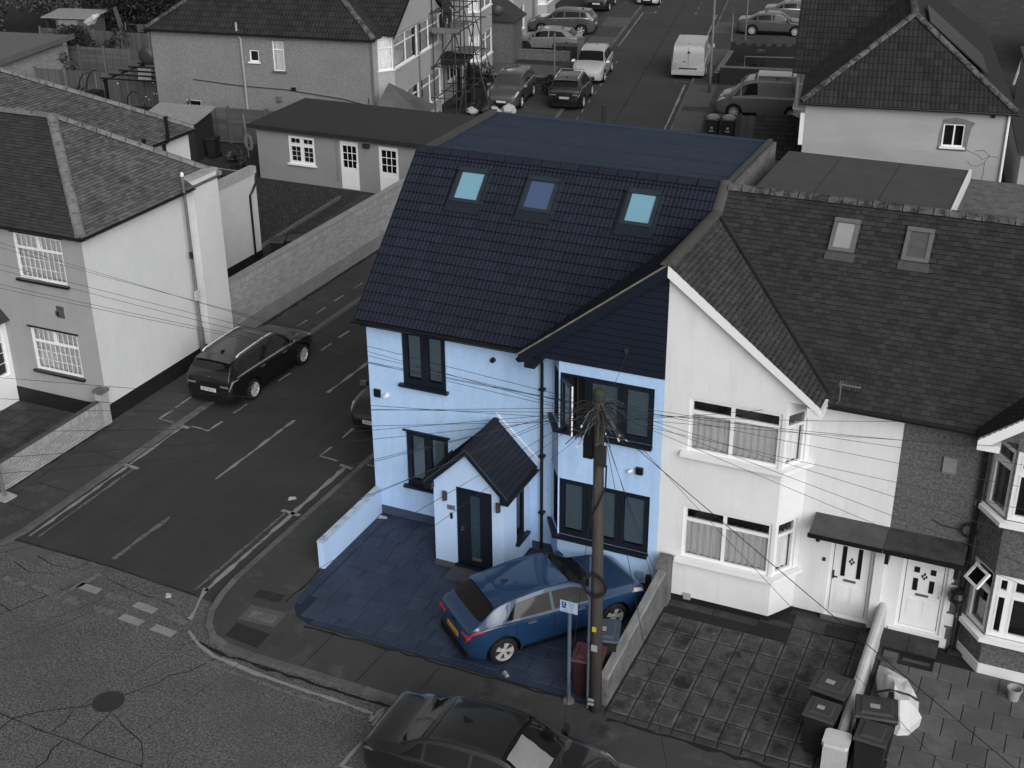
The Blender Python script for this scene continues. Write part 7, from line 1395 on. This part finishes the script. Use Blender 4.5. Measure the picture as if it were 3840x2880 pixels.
# small garden shed
sh = thing('garden_shed', 'small pale shed with flat roof below the trees at upper left', 'shed', (-46.6, 41.2, 0), R_(12)); MB().box(0, 2.3, 0, 2, 0, 1.9).build('wall', FENCEW, sh); MB().box(.2, 1.5, -.03, 0, .05, 1.85).build('door', mat('pale_shed_door', .20, .8, .1), sh); MB().hexa([(-.9, -.2, 1.95), (2.6, -.2, 1.95), (2.6, 2.2, 2.1), (-.9, 2.2, 2.1), (-.9, -.2, 2.0), (2.6, -.2, 2.0), (2.6, 2.2, 2.15), (-.9, 2.2, 2.15)]).build('roof', mat('pale_sheet_roof', .26, .7, .2, 5), sh); MB().box(1.0, 1.1, -.06, -.03, .85, 1.0).build('padlock', METALD, sh)
q = MB(); q.lathe([(0, 0), (.16, .05), (.24, .3), (.26, .7), (.2, 1.1), (.1, 1.4), (0, 1.45)], 9); rb9 = random.Random(3); q.v = [(a + rb9.uniform(-.07, .07), b + rb9.uniform(-.07, .07), c + rb9.uniform(-.06, .06)) for a, b, c in q.v]; o = tag(q.build('white_bag', SACK), 'bulging white bag lying on the fence top beside the shed', 'bag'); o.location = (-43.4, 40.3, 1.95); o.rotation_euler = (R_(15), R_(62), R_(10))
tag(MB().hexa([(-42.3, 42.4, 0), (-41.9, 42.4, 0), (-41.9, 42.5, 0), (-42.3, 42.5, 0), (-42.9, 42.4, 2.6), (-42.7, 42.4, 2.7), (-42.7, 42.5, 2.7), (-42.9, 42.5, 2.6)]).build('leaning_panel', FENCEW), 'tall grey panel standing among the trees', 'panel')
o = thing('washing_line', 'washing line with pale cloths below the dark trees', 'washing line', (-38.9, 41.3, 0), R_(9)); MB().tube([(-2, 0, 2.0), (2.5, 0, 2.05)], .012, 4).tube([(-2, 0, 0), (-2, 0, 2.1)], .03).tube([(.3, 0, 0), (-.2, .1, 2.3)], .03).build('line', METALG, o)
for x, w_, h_ in ((-.1, .5, .7), (2.1, .25, .8), (-1.2, .45, .45)): MB().box(x, x + w_, -.02, .02, 2.0 - h_, 2.0).build('cloth', SACK if x > -.5 else FENCEW, o)
# corrugated shed
cs = thing('corrugated_shed', 'dark shed with pale ribbed metal roof behind the mossy roof', 'shed', (-25.5, 23.3, 0), R_(8)); MB().box(0, 2.6, 0, 1.75, 0, 1.85).build('wall', mat('black_shed_boards', .02, .8, .2, 4), cs); r1, r2_ = MB(), MB()
for i in range(15): x = -.15 + i * .19; r1.hexa([(x, -.12, 1.84), (x + .095, -.12, 1.84), (x + .095, 1.9, 2.12), (x, 1.9, 2.12), (x + .02, -.12, 1.88), (x + .075, -.12, 1.88), (x + .075, 1.9, 2.16), (x + .02, 1.9, 2.16)])
r2_.hexa([(-.2, -.15, 1.81), (2.8, -.15, 1.81), (2.8, 1.93, 2.09), (-.2, 1.93, 2.09), (-.2, -.15, 1.85), (2.8, -.15, 1.85), (2.8, 1.93, 2.13), (-.2, 1.93, 2.13)]); ro = r2_.build('roof', mat('pale_ribbed_metal', .30, .5, .1, 4, metal=.2), cs); r1.build('roof_ribs', mat('pale_ribbed_metal', .30), ro)
k = MB()
for i in range(5): k.tube([(-20.7 + .16 * math.cos(a * .42) + .02 * i, 24.6 + .02 * i, .95 + .35 * math.sin(a * .42) - .02 * i) for a in range(15)], .018, 5, closed=True)
k.tube([(-20.7, 24.6, .2), (-20.8, 24.6, 2.2)], .025); tag(k.build('hose_coil', mat('pale_hose', .22, .6, .1)), 'pale hose coiled on a post in front of the lapped fence', 'hose')
# pergola with string lights
pg = thing('pergola', 'black metal pergola frame hung with small lights beside the pebbledash house', 'pergola', (-31.2, 27.6, 0), R_(8)); k = MB()
for x, y in ((0, 0), (0, 3.6), (3.6, 0), (3.6, 3.6)): MB().box(x - .07, x + .07, y - .07, y + .07, 0, 2.25).build('post', BLACKP, pg)
for i in range(5): MB().box(-.3, 3.9, i * .9 - .04, i * .9 + .04, 2.28, 2.36).build('rafter', BLACKP, pg)
MB().box(-.05, .05, -.2, 3.8, 2.2, 2.28).box(3.55, 3.65, -.2, 3.8, 2.2, 2.28).build('beam', BLACKP, pg); rn = random.Random(8)
for i in range(14): MB().lathe([(0, -.05), (.045, 0), (0, .05)], 8, (rn.uniform(-.2, 3.2), rn.uniform(0, 3), rn.uniform(.4, 1.9))).build('light_bulb', WHITEP, pg)
o = thing('swing_chair', 'dark round hanging seat under the pergola', 'chair', (-29.2, 27.3, 0)); k = MB(); k.tube([(.55 * math.cos(a * .3), 0, 1.1 + .8 * math.sin(a * .3)) for a in range(21)], .03, 6, closed=True); k.build('hoop', BLACKP, o); MB().lathe([(0, .35), (.4, .5), (.5, .8)], 12).build('cushion', LEAFL, o)
o = thing('garden_swing', 'dark curved garden swing frame by the close-boarded fence', 'swing', (-34.2, 30.0, 0)); k = MB()
for y in (-.3, .3): k.tube([(-.9 + .9 * (1 - math.cos(a * .16)), y, 1.9 * math.sin(a * .16)) for a in range(11)], .03, 6)
k.build('frame', BLACKP, o); MB().box(-.3, .4, -.3, .3, .4, .9).build('seat', BINB, o)
for x, y, lb, sx in ((-31.2, 30.6, 'pale board propped on the fence top', .35), (-29.0, 26.9, 'pale grey board leaning under the pergola', .3)):
    o = tag(MB().box(-sx, sx, -.02, .02, 0, .6).build('loose_board', CAPS), lb, 'board'); o.location = (x, y, 1.6 if 'fence' in lb else .0); o.rotation_euler = (R_(-15), 0, R_(20))
# the annexe's garden
gp_ = thing('garden_path', 'paved garden path beside the long brick wall', 'path', (0, 0, 0)); rn = random.Random(3)
slabs(gp_, [(-12.75 + .62 * i - .05 * j + .01, -12.75 + .62 * (i + 1) - .05 * j - .01, 14.3 + .62 * j + .01, 14.3 + .62 * (j + 1) - .01) for i in range(3) for j in range(13)], -.004, .03, SLABC, 'paving_slab', .012)
ga = struct('lawn_patch', MB().poly([(-18.5, 14.3, .002), (-13.2, 14.3, .002), (-13.6, 22.4, .002), (-18.6, 22.4, .002)]), SOIL); q = MB(); rnd = random.Random(6)
for i in range(3800): x, y = rnd.uniform(-18.4, -13.5), rnd.uniform(14.4, 22.2); h_ = rnd.uniform(.04, .14); a = rnd.uniform(0, 6.28); q.poly([(x, y, 0), (x + .03 * math.cos(a), y + .03 * math.sin(a), 0), (x + .05 * math.sin(a), y + .05 * math.cos(a), h_)])
q.build('rough_grass', GRASS, kind='stuff')['label'] = 'rough grass and weeds in the annexe garden'
tag(MB().hexa([(-13.62, 14.4, 0), (-13.5, 14.4, 0), (-13.9, 21.5, 0), (-14.02, 21.5, 0), (-13.62, 14.4, .12), (-13.5, 14.4, .12), (-13.9, 21.5, .12), (-14.02, 21.5, .12)]).build('path_edging', CAPSD), 'dark concrete edging between garden path and rough grass', 'edging')
q = MB(); q.lathe([(0, .1), (.3, .2), (.35, .35), (.2, .5), (0, .55)], 10, (-21.3, 24.2, 0)); tag(q.build('garden_sack', FENCEW), 'lumpy grey sack beside the hose coil', 'sack')
# ================================================================ FRONT YARDS ALONG THE FAR ROAD
def blockwall(label, x0, y0, x1, y1, h, m, crenel=False, cat='wall'):
    t, L = unit((x0, y0), (x1, y1)); o = thing('low_wall', label, cat, (x0, y0, 0), math.atan2(t[1], t[0])); MB().box(0, L, -.11, .11, 0, h).build('wall_body', m, o)
    if crenel:
        for i in range(int(L / .6)): MB().box(i * .6, i * .6 + .3, -.12, .12, h, h + .16).build('battlement', m, o)
    else: MB().box(-.03, L + .03, -.15, .15, h, h + .06).build('coping', CAPSD, o)
    return o
DKW = mat('dark_block_wall', .018, .9, .25, 3, .3, 40)
blockwall('dark battlement-topped wall below the grey saloon', -6.1, 54.0, -1.0, 55.0, .95, DKW, True); blockwall('dark wall between the grey van and the battlement wall', -5.0, 47.9, .0, 48.8, .95, DKW); blockwall('short dark wall along the pavement beside the grey van', -5.2, 47.9, -6.0, 53.8, .6, DKW); blockwall('grey wall in front of the silver hatchback', -20.0, 49.3, -15.0, 50.2, .55, PEBBLE2); blockwall('pale gate pillar by the silver hatchback', -14.6, 50.4, -14.2, 50.45, 1.35, PEBBLE2, cat='pillar')
tag(MB().poly([(-20.5, 44.5, .006), (-14.4, 45.5, .006), (-15.0, 48.8, .006), (-20.5, 48.0, .006)]).build('concrete_path', PATCHL), 'pale concrete path in front of the dark porch', 'path')
blockwall('dark overgrown boundary between the scaffold yard and the pale path', -19.5, 43.3, -14.0, 44.3, .35, DKW)
for i, (x, y, s, m, lb) in enumerate(((-13.2, 37.2, .42, RUBW, 'large white rubbish bag at the front of the scaffold yard'), (-13.7, 36.6, .36, RUBW, 'slumped white rubbish bag in front of the people carrier'), (-15.0, 36.5, .26, RUBW, 'white bag at the foot of the scaffold'), (-14.3, 36.9, .45, BINB, 'dark crate beside the white rubbish bags'), (-15.0, 37.2, .4, BINB, 'dark rubbish pile at the foot of the scaffold'))):
    rnd = random.Random(i); q = MB(); q.lathe([(0, 0), (s * .9, .02), (s * rnd.uniform(.9, 1.1), s * .5), (s * .7, s * .95), (s * .25, s * 1.25), (0, s * 1.3)], 11); q.v = [(a + rnd.uniform(-.1, .1), b + rnd.uniform(-.1, .1), c + rnd.uniform(-.02, .05)) for a, b, c in q.v]; o = tag(q.build('rubbish_bag', m), lb, 'bag'); o.location = (x, y, 0)
rnd = random.Random(20); q = MB()
for i in range(70): x, y = rnd.uniform(-17, -13.2), rnd.uniform(34.6, 38); s = rnd.uniform(.05, .22); q.box(x, x + s, y, y + s * rnd.uniform(.5, 1.5), 0, s * rnd.uniform(.3, 1))
q.build('builders_rubble', DKW, kind='stuff')['label'] = 'dark builders rubble around the scaffold feet'
tree('front_hedge', 'dark low hedge in the scaffold yard beside the people carrier', -17.6, 42.0, 1.3, 1.1, LEAF, 1500, .09, 'hedge', 15, 8); tree('front_hedge', 'dark low hedge right of the people carrier', -12.6, 42.2, .9, .9, LEAF, 900, .09, 'hedge', 16, 7)
tag(MB().tube([(-4.4, 50.9, 0), (-4.4, 50.9, 1.0), (-1.6, 51.4, 1.05), (-1.6, 51.4, 0)], .04, 6).build('handrail', METALG), 'grey tubular handrail in front of the battlement wall', 'rail'); bin_(-1.2, 51.6, 10, BINB, BINL, 'dark bin with pale bag behind the handrail', .7, .6, 1.0, 0, False)

tag(MB().poly([(-5.0, 48.6, .004), (.6, 49.6, .004), (-.6, 55, .004), (-6.2, 54, .004)]).build('dark_yard', DKW), 'dark front yard between the two dark walls right of the far road', 'yard')
k = MB(); k.lathe([(0, -.06), (.25, -.04), (.42, .04), (.43, .05), (.25, -.02), (0, -.04)], 18, (0, 0, 0), 'y'); o = tag(k.build('satellite_dish', METALD), 'dark satellite dish at the far left corner of the pebbledash house', 'satellite dish'); o.location = (-27.6, 26.6, 3.9); o.rotation_euler = (0, 0, R_(10))
